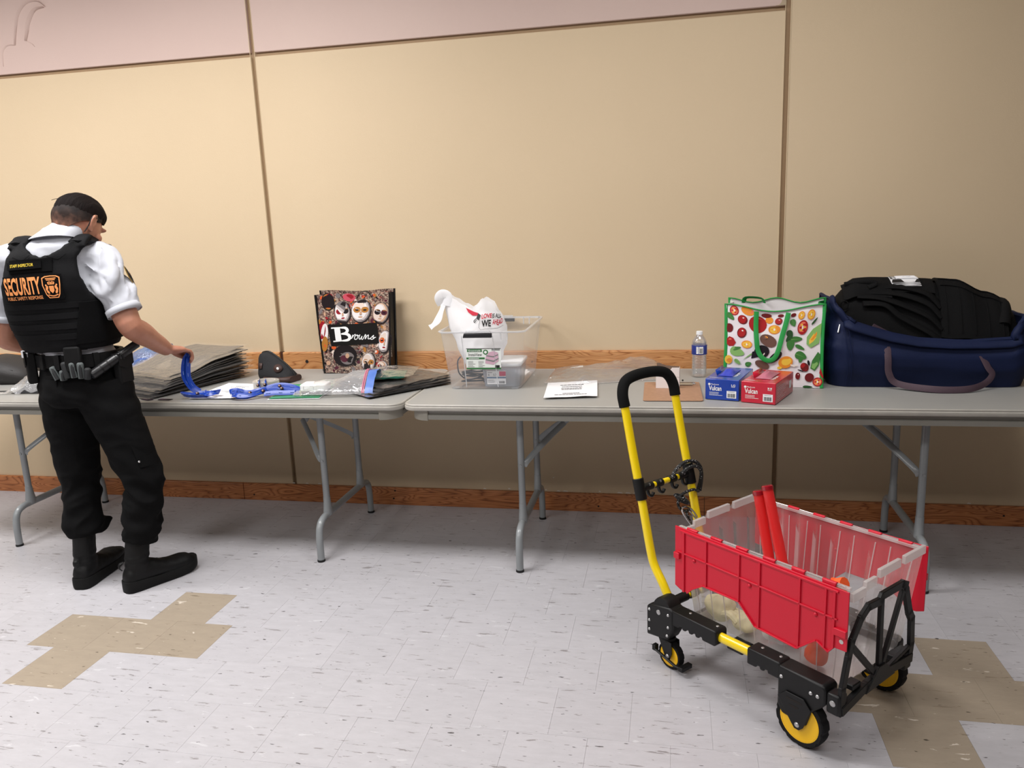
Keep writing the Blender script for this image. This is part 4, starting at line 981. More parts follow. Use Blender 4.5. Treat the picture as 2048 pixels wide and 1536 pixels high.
    for sh, hem, cb in ((SH_R, hemR, V(-0.02, -1.02, 1.345)), (SH_L, hemL, V(-0.155, -1.06, 1.345))):
        pp = catmull([cb, lerp(cb, sh, 0.55)+V(0, 0, 0.012), sh, lerp(sh, hem, 0.35), lerp(sh, hem, 0.7), hem], 4)
        q.tube(pp, [interp([(0, (0.074, 0.070)), (0.2, (0.072, 0.066)), (0.4, (0.068, 0.064)), (0.7, (0.063, 0.065)), (1, (0.063, 0.067))], i/(len(pp)-1)) for i in range(len(pp))], 20)
    ax = (hemR-SH_R).normalized(); cd_ = V(0.64, -0.76, 0); cd_ = (cd_-ax*cd_.dot(ax)).normalized(); sd_ = ax.cross(cd_)
    for a0, a1, s0, s1, rr in ((-1.0, 0.15, 0.0, 0.15, 0.013), (-1.3, -0.45, 0.03, 0.20, 0.012), (-0.55, 0.65, -0.03, 0.09, 0.011), (-1.7, -0.9, 0.06, 0.20, 0.013), (0.2, 0.7, 0.05, 0.19, 0.010), (1.0, -0.2, 0.0, 0.12, 0.010), (1.5, 0.4, 0.04, 0.19, 0.011)):
        P_ = []
        for j in range(9):
            k = j/8; a = lerp(a0, a1, k)+0.08*math.sin(k*6); P_.append(SH_R+ax*lerp(s0, s1, k)+(cd_*math.cos(a)+sd_*math.sin(a))*0.0625)
        q.tube(P_, [0.003+rr*math.sin(PI*(j+0.6)/9.2) for j in range(9)], 8)
    sh = q.build('shirt', M_SHIRT, t, voxel=0.005, smooth_it=3); apply_mods(sh)
    def wr1(c):
        w_ = V(*(T0.inverted() @ c)); d = (w_-SH_R).length; f = 0.0
        if w_.x > 0.03: 
            ax = (hemR-SH_R).normalized(); s = (w_-SH_R).dot(ax); 
            f += 0.014*math.sin(s*30+w_.y*50+2.6*mnoise.noise(w_*8))*smooth((w_.x-0.03)/0.06)*smooth(1.3-s/0.2)
        return f+0.006*mnoise.noise(w_*13)+0.0025*mnoise.noise(w_*34)
    wrinkle(sh, wr1); finish(sh)
    for hem, a, b in ((hemR, SH_R, EL_R), (hemL, SH_L, EL_L)):
        q = mb(); d = (b-a).normalized(); c = hem; q.tube([c-d*0.024, c+d*0.002], [(0.0640, 0.0682), (0.0642, 0.0684)], 28, caps=False)
        q.build('sleeve_hem', M_SHIRT, sh, solid=0.0012)
    # collar band and folded collar leaf
    q = mb(); 
    def collar(u, v):
        ph = lerp(math.radians(60), math.radians(-240), u); c = V(-0.030, -1.014, 1.446)+V(0.026, 0.026, 0.036)*v
        r = lerp(0.076, 0.066, v); up = 0.012*math.cos(ph+PI/2)
        return c+V(r*1.03*math.cos(ph), r*math.sin(ph), up*1.2+0.004*math.sin(ph*3))
    q.grid(collar, 36, 5, 0.004); q.build('collar', M_SHIRT, sh)
    q = mb()
    def leaf(u, v):
        ph = lerp(math.radians(75), math.radians(-255), u); c = V(-0.004, -0.989, 1.484)+V(-0.042, -0.042, -0.052)*v
        r = lerp(0.068, 0.098, v**0.8); return c+V(r*1.05*math.cos(ph), r*math.sin(ph), 0.012*math.cos(ph+PI/2)-0.006*v*math.sin(ph*2))
    q.grid(leaf, 36, 6, 0.003); q.build('collar_leaf', M_SHIRT, sh)
    # shoulder crest on the right sleeve
    q = mb(); ax = (hemR-SH_R).normalized(); o1 = V(0.80, 0.55, 0.1); o1 = (o1-ax*o1.dot(ax)).normalized(); s1 = ax.cross(o1)
    def onarm(u, v, r=0.0785):
        a = u/r; base = SH_R+ax*(0.055+v); return base+(o1*math.cos(a)+s1*math.sin(a))*r
    shield = [(-0.035, 0.0), (0.035, 0.0), (0.039, 0.05), (0.026, 0.085), (0, 0.10), (-0.026, 0.085), (-0.039, 0.05)]
    q.add([onarm(u, v) for u, v in shield]+[onarm(0, 0.05, 0.080)], [(k, (k+1) % 7, 7) for k in range(7)]); pt = q.build('sleeve_crest', mat('crest_gold', rgb(176, 142, 70), 0.6), sh)
    q = mb(); q.add([onarm(u*0.82, 0.008+v*0.84, 0.0798) for u, v in shield]+[onarm(0, 0.05, 0.0815)], [(k, (k+1) % 7, 7) for k in range(7)]); q.build('crest_field', mat('crest_black', rgb(26, 24, 26), 0.7), pt)
    q = mb(); q.add([onarm(0.018*math.cos(k*PI/6), 0.048+0.02*math.sin(k*PI/6), 0.0822) for k in range(12)], [tuple(range(12))]); q.build('crest_emblem', mat('crest_red', rgb(150, 60, 46), 0.6), pt)
    # ---- trousers
    q = mb()
    R = []
    for z, cx, cy, a, b in ((0.965, -0.064, -0.986, 0.154, 0.121), (0.92, -0.060, -0.988, 0.160, 0.128), (0.87, -0.058, -0.994, 0.168, 0.138), (0.82, -0.056, -0.998, 0.168, 0.138), (0.78, -0.052, -0.996, 0.155, 0.12)):
        R.append(ering((cx, cy), a, b, z, 28, 2.2))
    q.loft(R)
    legs = (([(0.028, -0.996, 0.86), (0.058, -0.998, 0.74), (0.105, -0.992, 0.60), (0.148, -0.990, 0.46), (0.150, -1.004, 0.36), (0.138, -1.02, 0.26), (0.128, -1.03, 0.195)], [0.108, 0.104, 0.092, 0.082, 0.076, 0.074, 0.068]),
            ([(-0.136, -0.996, 0.86), (-0.142, -0.994, 0.74), (-0.150, -0.990, 0.60), (-0.150, -0.985, 0.46), (-0.148, -0.998, 0.36), (-0.142, -1.012, 0.26), (-0.134, -1.022, 0.205)], [0.108, 0.106, 0.092, 0.080, 0.076, 0.078, 0.064]))
    for pts, rad in legs:
        pp = catmull(pts, 5); q.tube(pp, [interp([(i/6, r) for i, r in enumerate(rad)], j/(len(pp)-1)) for j in range(len(pp))], 22)
    # bloused cuffs
    q.ball((-0.100, -0.965, 0.245), (0.036, 0.045, 0.036), 12, 8); q.ball((0.150, -0.985, 0.232), (0.034, 0.04, 0.034), 12, 8)
    tr = q.build('trousers', M_TROU, t, voxel=0.0068, smooth_it=5); apply_mods(tr)
    def wr2(c):
        w_ = T0.inverted() @ c; z = w_.z; f = 0
        kneeb = math.exp(-((z-0.43)/0.10)**2)+0.8*math.exp(-((z-0.26)/0.07)**2)+0.35*math.exp(-((z-0.62)/0.12)**2)
        nz = mnoise.noise(V(w_.x*6, w_.y*6, z*4))
        sg = 1 if w_.x > -0.04 else -1
        n2 = mnoise.noise(V(w_.x*9*sg+z*8, w_.y*9, z*15)); f += kneeb*0.017*(abs(n2)*-1.6+0.35)+kneeb*0.004*math.sin(z*48+sg*w_.x*42+4*nz)
        seat = math.exp(-((z-0.80)/0.07)**2); f += seat*0.004*math.sin(z*70+w_.x*40+2*nz)
        return f+0.006*mnoise.noise(w_*7)+0.0025*mnoise.noise(w_*22)
    wrinkle(tr, wr2); finish(tr)
    # cargo pocket on the right thigh with a snap, rear pocket welt
    q = mb()
    def cargo(u, v):
        z = lerp(0.52, 0.70, v); c = V(lerp(0.128, 0.070, v), -0.992, z); r = lerp(0.085, 0.097, v); a = lerp(-0.75, 0.75, u)
        return c+V(r*math.cos(a), r*math.sin(a), 0)*1.05
    q.grid(cargo, 10, 8, 0.008); cg = q.build('cargo_pocket', M_TROU, tr)
    q = mb(); q.ball(V(0.190, -1.050, 0.545), 0.005, 8, 6); q.build('snap', M_BOLT, cg)
    q = mb()
    def welt(u, v):
        a = lerp(-1.95, -1.05, u); z = lerp(0.900, 0.914, v); return V(-0.058+0.168*math.cos(a), -0.99+0.139*math.sin(a), z+0.01*(u-0.5))
    q.grid(welt, 12, 2, 0.004); q.build('rear_pocket_welt', M_TROU, tr)
    q = mb(); q.tube(catmull([(-0.060, -1.126, 0.93), (-0.060, -1.135, 0.86), (-0.058, -1.13, 0.81), (-0.056, -1.10, 0.765)], 4), 0.0022, 6); q.build('centre_seam', M_TROU, tr)
    # ---- belt and gear
    q = mb(); R = []
    for z, g in ((0.935, 0.016), (0.936, 0.021), (0.985, 0.021), (0.986, 0.016), (0.986, 0.006), (0.935, 0.006)):
        cx, cy, a, b = interp(TORSO, 0.955); R.append(ering((cx, cy), a+g, b+g, z+0.003, 40, 2.2))
    q.loft(R, False, True); bl = q.build('duty_belt', M_BELT, t)
    def beltp(a, off, z): cx, cy, aa, bb = interp(TORSO, 0.955); return V(cx+(aa+off)*math.cos(a), cy+(bb+off)*math.sin(a), z)
    def pouch(nm, ang, w_, d_, z0, z1, flap=True):
        n = V(math.cos(ang)/0.15, math.sin(ang)/0.115, 0).normalized(); u = V(-n.y, n.x, 0); c = beltp(ang, 0.022, 0)
        q = mb(); q.prism([(-w_/2, z0), (w_/2, z0), (w_/2*0.96, z1), (-w_/2*0.96, z1)], 0, d_, (V(c.x, c.y, 0), u, V(0, 0, 1), n)); o = q.build(nm, M_BELT, bl, bevel=0.007)
        if flap:
            q = mb(); q.prism([(-w_/2-0.002, z1+0.002), (-w_/2-0.002, lerp(z0, z1, 0.62)), (0, lerp(z0, z1, 0.5)), (w_/2+0.002, lerp(z0, z1, 0.62)), (w_/2+0.002, z1+0.002)], d_, d_+0.004, (V(c.x, c.y, 0), u, V(0, 0, 1), n)); q.build('flap', M_BELT, o, bevel=0.0015)
            q = mb(); q.prism([(-w_/2-0.002, 0), (w_/2+0.002, 0), (w_/2+0.002, d_+0.004), (-w_/2-0.002, d_+0.004)], 0, 0.004, (V(c.x, c.y, z1), u, n, V(0, 0, 1))); q.build('flap_top', M_BELT, o, bevel=0.001)
        return o, c, u, n
    po, c, u, n = pouch('radio_pouch', math.radians(-140), 0.058, 0.036, 0.875, 1.003)
    q = mb(); q.box(tuple(V(c.x, c.y, 0.995)+u*0.012+n*0.030), (0.030, 0.020, 0.030)); q.build('white_tab', mat('white_plastic', rgb(225, 226, 230), 0.35), po, bevel=0.004)
    pouch('tool_holster', math.radians(-62), 0.062, 0.030, 0.928, 1.026, False)
    pouch('holster', math.radians(2), 0.085, 0.032, 0.855, 0.975, True)
    for a in (-110, -85, -35):
        q = mb(); p = beltp(math.radians(a), 0.021, 0.963); q.box(tuple(p), (0.022, 0.022, 0.058), Matrix.Rotation(math.radians(a+90), 3, 'Z')); q.build('belt_keeper', M_BELT, bl, bevel=0.002)
    # ---- boots
    for (hx, hy), ang, ank in (((0.092, -1.112), math.radians(63), V(0.125, -1.03, 0.1)), ((-0.124, -1.110), math.radians(99), V(-0.132, -1.03, 0.1))):
        Rz = Matrix.Rotation(ang, 3, 'Z'); O = V(hx, hy, 0)
        def W(x, y, z): return O+Rz @ V(x, y, z)
        sec = [(0.0, 0.012, 0.07), (0.004, 0.024, 0.082), (0.014, 0.034, 0.098), (0.045, 0.041, 0.118), (0.09, 0.043, 0.122), (0.13, 0.046, 0.106), (0.17, 0.050, 0.088), (0.215, 0.053, 0.080), (0.255, 0.052, 0.080), (0.278, 0.046, 0.074), (0.295, 0.034, 0.062), (0.304, 0.020, 0.048), (0.307, 0.008, 0.038)]
        q = mb(); rings = []
        for x, hw, top in sec:
            ring = []
            for k in range(20):
                a = 2*PI*k/20; y = hw*math.copysign(abs(math.cos(a))**0.75, math.cos(a)); z = lerp(0.022, top, 0.5)+(top-0.022)/2*math.copysign(abs(math.sin(a))**0.8, math.sin(a))
                ring.append(W(x, y*(1-0.28*max(0, (z-0.06)/0.08)), z))
            rings.append(ring)
        q.loft(rings)
        a0 = W(0.062, 0, 0.07); tp = V(ank.x, ank.y, 0.262)
        pp = catmull([a0, W(0.062, 0, 0.12), lerp(W(0.062, 0, 0.12), tp, 0.5), tp], 4); q.tube(pp, [(0.048, 0.043)]*len(pp), 18, up=Rz @ V(0, 1, 0))
        bt = q.build('boot', M_BOOT, t, voxel=0.005, smooth_it=3); apply_mods(bt); wrinkle(bt, lambda c: 0.0018*math.sin(c.z*190)*smooth((c.z-0.09)/0.03)*smooth((0.16-c.z)/0.03)+0.001*mnoise.noise(c*50)); finish(bt)
        q = mb(); out = []
        for x, hw, _ in sec: out.append((x, hw))
        poly = [(x-0.004+0.008*x/0.307, hw+0.003) for x, hw in out]+[(x-0.004+0.008*x/0.307, -hw-0.003) for x, hw in reversed(out)]
        vs = []; n = len(poly)
        for (zf, k) in ((0.0, 0.90), (0.005, 0.98), (0.016, 1.02), (0.030, 1.0), (0.040, 0.94)):
            vs.append([W(x, y*k, zf+0.016*max(0, (x-0.20)/0.10)**2+(0.010*math.exp(-((x-0.02)/0.04)**2) if zf > 0.02 else 0)) for x, y in poly])
        q.loft(vs); sl = q.build('sole', M_SOLE, bt)
        q = mb()
        for k in range(5):
            x = 0.115+0.022*k; z = interp([(0.1, 0.112), (0.13, 0.099), (0.17, 0.08), (0.215, 0.067)], x)+0.002; q.tube([W(x, -0.024, z-0.008), W(x+0.008, 0, z), W(x, 0.024, z-0.008)], 0.0022, 6)
        for k in range(5):
            z = 0.135+0.024*k; q.tube([W(0.100+0.004*k*0.2, -0.02, z), W(0.1115, 0, z+0.004), W(0.100, 0.02, z)], 0.0022, 6)
        q.build('laces', mat('boot_lace', rgb(12, 12, 12), 0.8), bt)
        q = mb(); q.tube(catmull([W(-0.004, 0, 0.10), W(-0.012, 0, 0.112), W(-0.010, 0, 0.128), W(0.006, 0, 0.132)], 4), (0.008, 0.0025), 8, up=V(0, 0, 1)); q.build('pull_loop', M_BOOT, bt)
    # ---- vest
    VT = [(0.985, 0.155, 0.122), (1.02, 0.176, 0.140), (1.10, 0.184, 0.146), (1.20, 0.188, 0.148), (1.28, 0.186, 0.148), (1.36, 0.168, 0.132), (1.42, 0.13, 0.110)]
    def vsurf(x, z, off=0.0, side=-1):
        """back (side -1) or front (+1) of the vest; x is relative to the spine"""
        cx, cy, _, _ = interp(TORSO, z); a, b = interp([(k, (p, r)) for k, p, r in VT], z); s = max(-0.985, min(0.985, x/a))
        y = (1-abs(s)**2.7)**(1/2.7)
        return V(cx+x, cy+side*(b*y+off), z)
    q = mbt(); R = []
    for z, g in ((1.004, -0.01), (1.002, 0.0), (1.02, 0.002), (1.08, 0.002), (1.13, 0.002), (1.175, 0.002), (1.212, -0.003), (1.220, -0.014)):
        cx, cy, _, _ = interp(TORSO, z); a, b = interp([(k, (p, r)) for k, p, r in VT], z); R.append(ering((cx, cy), a+g, b+g, z+0.0, 48, 2.7, lambda x, y: -0.012*(1 if x < 0 else -1)*abs(x)/0.19*0.6))
    q.loft(R); 
    def panel(side, wl, neck):
        def f(u, v):
            z = lerp(1.18, 1.425, v); hw = interp([(1.18, 0.172), (1.25, 0.150), (1.31, 0.132), (1.36, 0.126), (1.425, 0.128)], z)
            return vsurf(lerp(-hw, hw, u), z, 0.003, side)
        P = []
        nu, nv = 40, 26
        q2 = mbt(); 
        idx = {}
        for i in range(nu):
            for j in range(nv):
                u, v = (i+0.5)/nu, (j+0.5)/nv; z = lerp(1.18, 1.425, v); hw = 0.13; x = (u-0.5)*2*hw
                nb_ = neck+0.9*(x/0.075)**2*0.045
                if z > nb_ and abs(x) < 0.082: continue
                cell = [f(i/nu, j/nv), f((i+1)/nu, j/nv), f((i+1)/nu, (j+1)/nv), f(i/nu, (j+1)/nv)]
                ins = [p+V(0, -side*0.022, 0) for p in cell]
                q.add(cell+ins, [(0, 1, 2, 3), (7, 6, 5, 4), (0, 4, 5, 1), (1, 5, 6, 2), (2, 6, 7, 3), (3, 7, 4, 0)])
    panel(-1, 0, 1.372); panel(1, 0, 1.335)
    for s in (-1, 1):    # shoulder straps
        pts = [vsurf(s*0.108, 1.40, -0.006, -1), vsurf(s*0.106, 1.43, -0.012, -1)+V(0, 0.012, 0.006), V(-0.068+s*0.104, -1.03, 1.437), vsurf(s*0.104, 1.425, -0.01, 1)+V(0, -0.01, 0.004), vsurf(s*0.104, 1.39, -0.006, 1)]
        q.tube(catmull(pts, 5), (0.012, 0.034), 12, up=V(1, 0, 0)) if False else None
        P = catmull(pts, 5); rings = []
        for i, p in enumerate(P):
            d = (P[min(i+1, len(P)-1)]-P[max(i-1, 0)]).normalized(); lat = V(1, 0, 0); up = d.cross(lat).normalized()*-1
            rings.append([p+lat*0.033*math.copysign(abs(math.cos(2*PI*k/14))**0.6, math.cos(2*PI*k/14))+up*0.010*math.copysign(abs(math.sin(2*PI*k/14))**0.6, math.sin(2*PI*k/14)) for k in range(14)])
        q.loft(rings)
    vs = q.build('vest', M_VEST, t, voxel=0.0065, smooth_it=3); apply_mods(vs)
    wrinkle(vs, lambda c: 0.003*mnoise.noise(c*9)+0.0012*mnoise.noise(c*26)); finish(vs)
    # strap covers on the shoulders
    for s in (-1, 1):
        q = mbt()
        def cover(u, v):
            y = lerp(-1.125, -0.965, v); x = -0.070+s*0.105+lerp(-0.05, 0.05, u); e = (2*u-1)
            taper = 1-0.75*abs(2*v-1)**3; z = 1.447-0.030*(e*taper)**2-1.6*(y+1.035)**2*(1.9 if y < -1.035 else 1.5); return V(-0.070+s*0.105+0.05*e*taper, y, z+0.004)
        q.grid(cover, 12, 14, 0.009); q.build('shoulder_cover', M_VEST, vs)
    # horizontal webbing, side cummerbund
    for z in (1.185, 1.145, 1.105, 1.065):
        q = mbt()
        def web(u, v): return vsurf(lerp(-0.155, 0.13, u), z+0.011*(2*v-1)+0.004*(u-0.5), 0.0060, -1)
        q.grid(web, 24, 2, 0.004); q.build('webbing', M_VEST, vs)
    q = mbt()
    def cumm(u, v):
        a = lerp(math.radians(-58), math.radians(30), u); z = lerp(1.035, 1.195, v); cx, cy, _, _ = interp(TORSO, z); aa, bb = interp([(k, (p, r)) for k, p, r in VT], z)
        cs, sn = math.cos(a), math.sin(a); return V(cx+(aa+0.010)*math.copysign(abs(cs)**(2/2.7), cs), cy+(bb+0.010)*math.copysign(abs(sn)**(2/2.7), sn), z)
    q.grid(cumm, 18, 6, 0.007); q.build('cummerbund', M_VESTD, vs)
    # name strip
    q = mbt()
    def strip(u, v, o=0.014): return vsurf(lerp(-0.105, 0.02, u), lerp(1.325, 1.352, v)+0.006*u, o, -1)
    q.grid(lambda u, v: strip(u, v, 0.016), 10, 3, 0.010); ns = q.build('name_strip', M_VESTD, vs)
    q = mbt(); q.grid(lambda u, v: vsurf(lerp(-0.10, 0.055, u), lerp(1.312, 1.36, v)+0.006*u, 0.0085, -1), 10, 4, 0.005); q.build('name_strip_backing', M_VESTD, vs)
    q = mbt(); put_text(q, 'STAFF INSPECTOR', lambda u, v: vsurf(u, 1.334+v+0.05*(u+0.1), 0.0168, -1), -0.092, 0, 0.085, 0.011, 0.012); q.build('name_lettering', mat('yellow_thread', rgb(226, 196, 60), 0.6), ns)
    for s in (-1, 1):   # chevron stitched flaps
        q = mbt(); put_stroke(q, lambda u, v: vsurf(u, v, 0.0075, -1), [(s*0.062-0.03, 1.372), (s*0.062+0.012, 1.358), (s*0.062+0.032, 1.378)], 0.004, 4); q.build('stitched_flap', M_VESTD, vs)
    # large back patch
    PX0, PX1, PZ0, PZ1 = -0.128, 0.084, 1.206, 1.300
    pf = lambda o: (lambda u, v: vsurf(PX0+u, PZ0+v+0.028*u, o, -1))
    PW, PH = PX1-PX0, PZ1-PZ0
    q = mbt(); g = pf(0.0105); q.grid(lambda u, v: g(u*PW, v*PH), 18, 4, 0.004); bp = q.build('back_patch', M_VESTD, vs)
    M_OR = mat('orange_print', rgb(244, 158, 92), 0.55)
    q = mbt(); put_text(q, 'SECURITY', pf(0.0122), 0.005, 0.024, 0.134, 0.066, 0.032); q.build('security_lettering', M_OR, bp)
    q = mbt(); put_text(q, 'PUBLIC SAFETY RESPONSE', pf(0.0122), 0.007, 0.006, 0.132, 0.013, 0.012); q.build('small_lettering', M_OR, bp)
    # shield badge with a crowned coat of arms
    q = mbt(); fn = pf(0.0122); cx = 0.177
    sh_o = [(-0.031, 0.083), (-0.02, 0.089), (0, 0.0905), (0.02, 0.089), (0.031, 0.083), (0.031, 0.055), (0.024, 0.02), (0.016, 0.006), (-0.016, 0.006), (-0.024, 0.02), (-0.031, 0.055)]
    n = len(sh_o); o_, i_ = [fn(cx+x, z) for x, z in sh_o], [fn(cx+x*0.88, 0.047+(z-0.047)*0.92) for x, z in sh_o]
    q.add(o_+i_, [(k, (k+1) % n, n+(k+1) % n, n+k) for k in range(n)])
    for w_, z in ((0.036, 0.078), (0.030, 0.0725)): put_rect(q, fn, cx-w_/2, z, w_, 0.0035)
    for k in range(5): put_oval(q, fn, cx-0.010+0.005*k, 0.064+0.002*(k % 2), 0.0022, 0.004, 0, 8)
    put_rect(q, fn, cx-0.011, 0.057, 0.022, 0.004)
    for sx in (-1, 1):
        put_oval(q, fn, cx+sx*0.016, 0.044, 0.0045, 0.010, sx*0.3, 10); put_oval(q, fn, cx+sx*0.0145, 0.030, 0.004, 0.008, -sx*0.4, 10); put_oval(q, fn, cx+sx*0.018, 0.055, 0.003, 0.004, 0, 8)
    put_poly(q, fn, [(cx-0.008, 0.052), (cx+0.008, 0.052), (cx+0.008, 0.034), (cx, 0.024), (cx-0.008, 0.034)]); put_stroke(q, fn, [(cx-0.017, 0.019), (cx, 0.014), (cx+0.017, 0.019)], 0.004)
    q.build('badge_print', M_OR, bp)
    # front pouch peeking past the ribs and a ring
    q = mb(); q.box((0.075, -0.872, 1.105), (0.05, 0.035, 0.075)); fp = q.build('front_pouch', M_VESTD, vs, bevel=0.006)
    q = mb(); q.tube([V(0.095, -0.86, 1.048)+V(0.010*math.cos(a*PI/6), 0, 0.012*math.sin(a*PI/6)) for a in range(12)], 0.0018, 6, closed=True); q.build('ring', M_BLKPL, fp)
    q = mb(); q.tube(catmull([(0.06, -0.94, 1.385), (0.095, -0.925, 1.402), (0.103, -0.918, 1.385)], 4), 0.004, 6); q.build('radio_antenna', M_BLKPL, vs)
    return t
build_person()

# things carried on the belt
def gloves_and_baton():
    M_GL = mat('grey_glove_knit', rgb(84, 90, 90), 0.85, bump=0.2, bscale=200); M_GD = mat('dark_glove_rubber', rgb(28, 30, 32), 0.7)
    t = thing('work_glove', 'grey and black work glove tucked in the guard\'s back pocket', 'glove', (0.012, -1.122, 0.898))
    for i, (x, z, l, lean, m) in enumerate(((-0.052, 0.0, 0.042, -0.35, M_GL), (-0.030, -0.002, 0.030, 0.05, M_GL), (-0.012, 0.006, 0.050, -0.12, M_GD), (0.008, 0.008, 0.046, -0.05, M_GL), (0.028, 0.004, 0.048, 0.05, M_GL), (0.044, 0.0, 0.034, 0.2, M_GD))):
        x *= 1.25; l *= 1.3
        q = MB(); b = V(x, -0.012+abs(x+0.01)*0.20+0.10*x, z); d = V(math.sin(lean), -0.05, math.cos(lean))
        q.tube(catmull([b, b+d*l*0.5, b+d*l*0.85, b+d*l], 3), [0.0125]*7+[0.0115, 0.0095, 0.006], 10); fo = q.build('finger', m, t)
        q = MB(); q.tube(catmull([b+V(0.004, -0.006, 0.002), b+d*l*0.5+V(0.004, -0.006, 0), b+d*l*0.86+V(0.003, -0.004, 0)], 3), 0.0075, 8); q.build('grip_pad', M_GD, fo)
    t = thing('baton', 'black cylindrical baton angled across the guard\'s right hip', 'baton', (0.078, -1.105, 0.910))
    a, b = V(0, 0, 0), V(0.092, 0.165, 0.098); d = (b-a).normalized()
    q = MB(); q.tube([a, a+d*0.006, a+d*0.11, a+d*0.112, b], [0.0175, 0.019, 0.019, 0.0165, 0.0165], 20); q.build('shaft', mat('baton_black', rgb(26, 26, 28), 0.35), t)
    q = MB(); q.tube([a-d*0.001, a+d*0.004], 0.0125, 16); q.build('lens', mat('baton_lens', rgb(60, 62, 66), 0.15), t)
    for k in (0.04, 0.07, 0.13):
        q = MB(); q.tube([a+d*k, a+d*(k+0.006)], 0.0202, 20); q.build('band', M_BLKPL, t)
gloves_and_baton()
# ------------------------------------------------------------------ things on the tables
TZ = 0.7326
def ridged(p, k=3):
    s = 0; a = 1; q = Vector(p)
    for _ in range(k): s += a*(1-2*abs(mnoise.noise(q))); a *= 0.5; q = q*2.1+V(3.1, 1.7, 0.4)
    return s
def sheet(mb, fn, nu=20, nv=20, th=0.001): return mb.grid(fn, nu, nv, th)
FILM = film('clear_poly_film', rgb(235, 235, 238), body=0.05, rough=0.09, gloss=1.5, bump=0.3, bscale=30)
FILM3 = film('loose_poly_film', rgb(235, 235, 236), body=0.13, rough=0.10, gloss=1.6, bump=0.35, bscale=26)
FILM2 = film('milky_poly_film', rgb(228, 228, 230), body=0.28, rough=0.12, gloss=1.4, bump=0.35, bscale=26)
M_INK = mat('black_ink', rgb(22, 22, 24), 0.6); M_WHITE = mat('white_print', rgb(240, 240, 240), 0.5)
M_PAPER = mat('white_paper', rgb(240, 240, 243), 0.7)

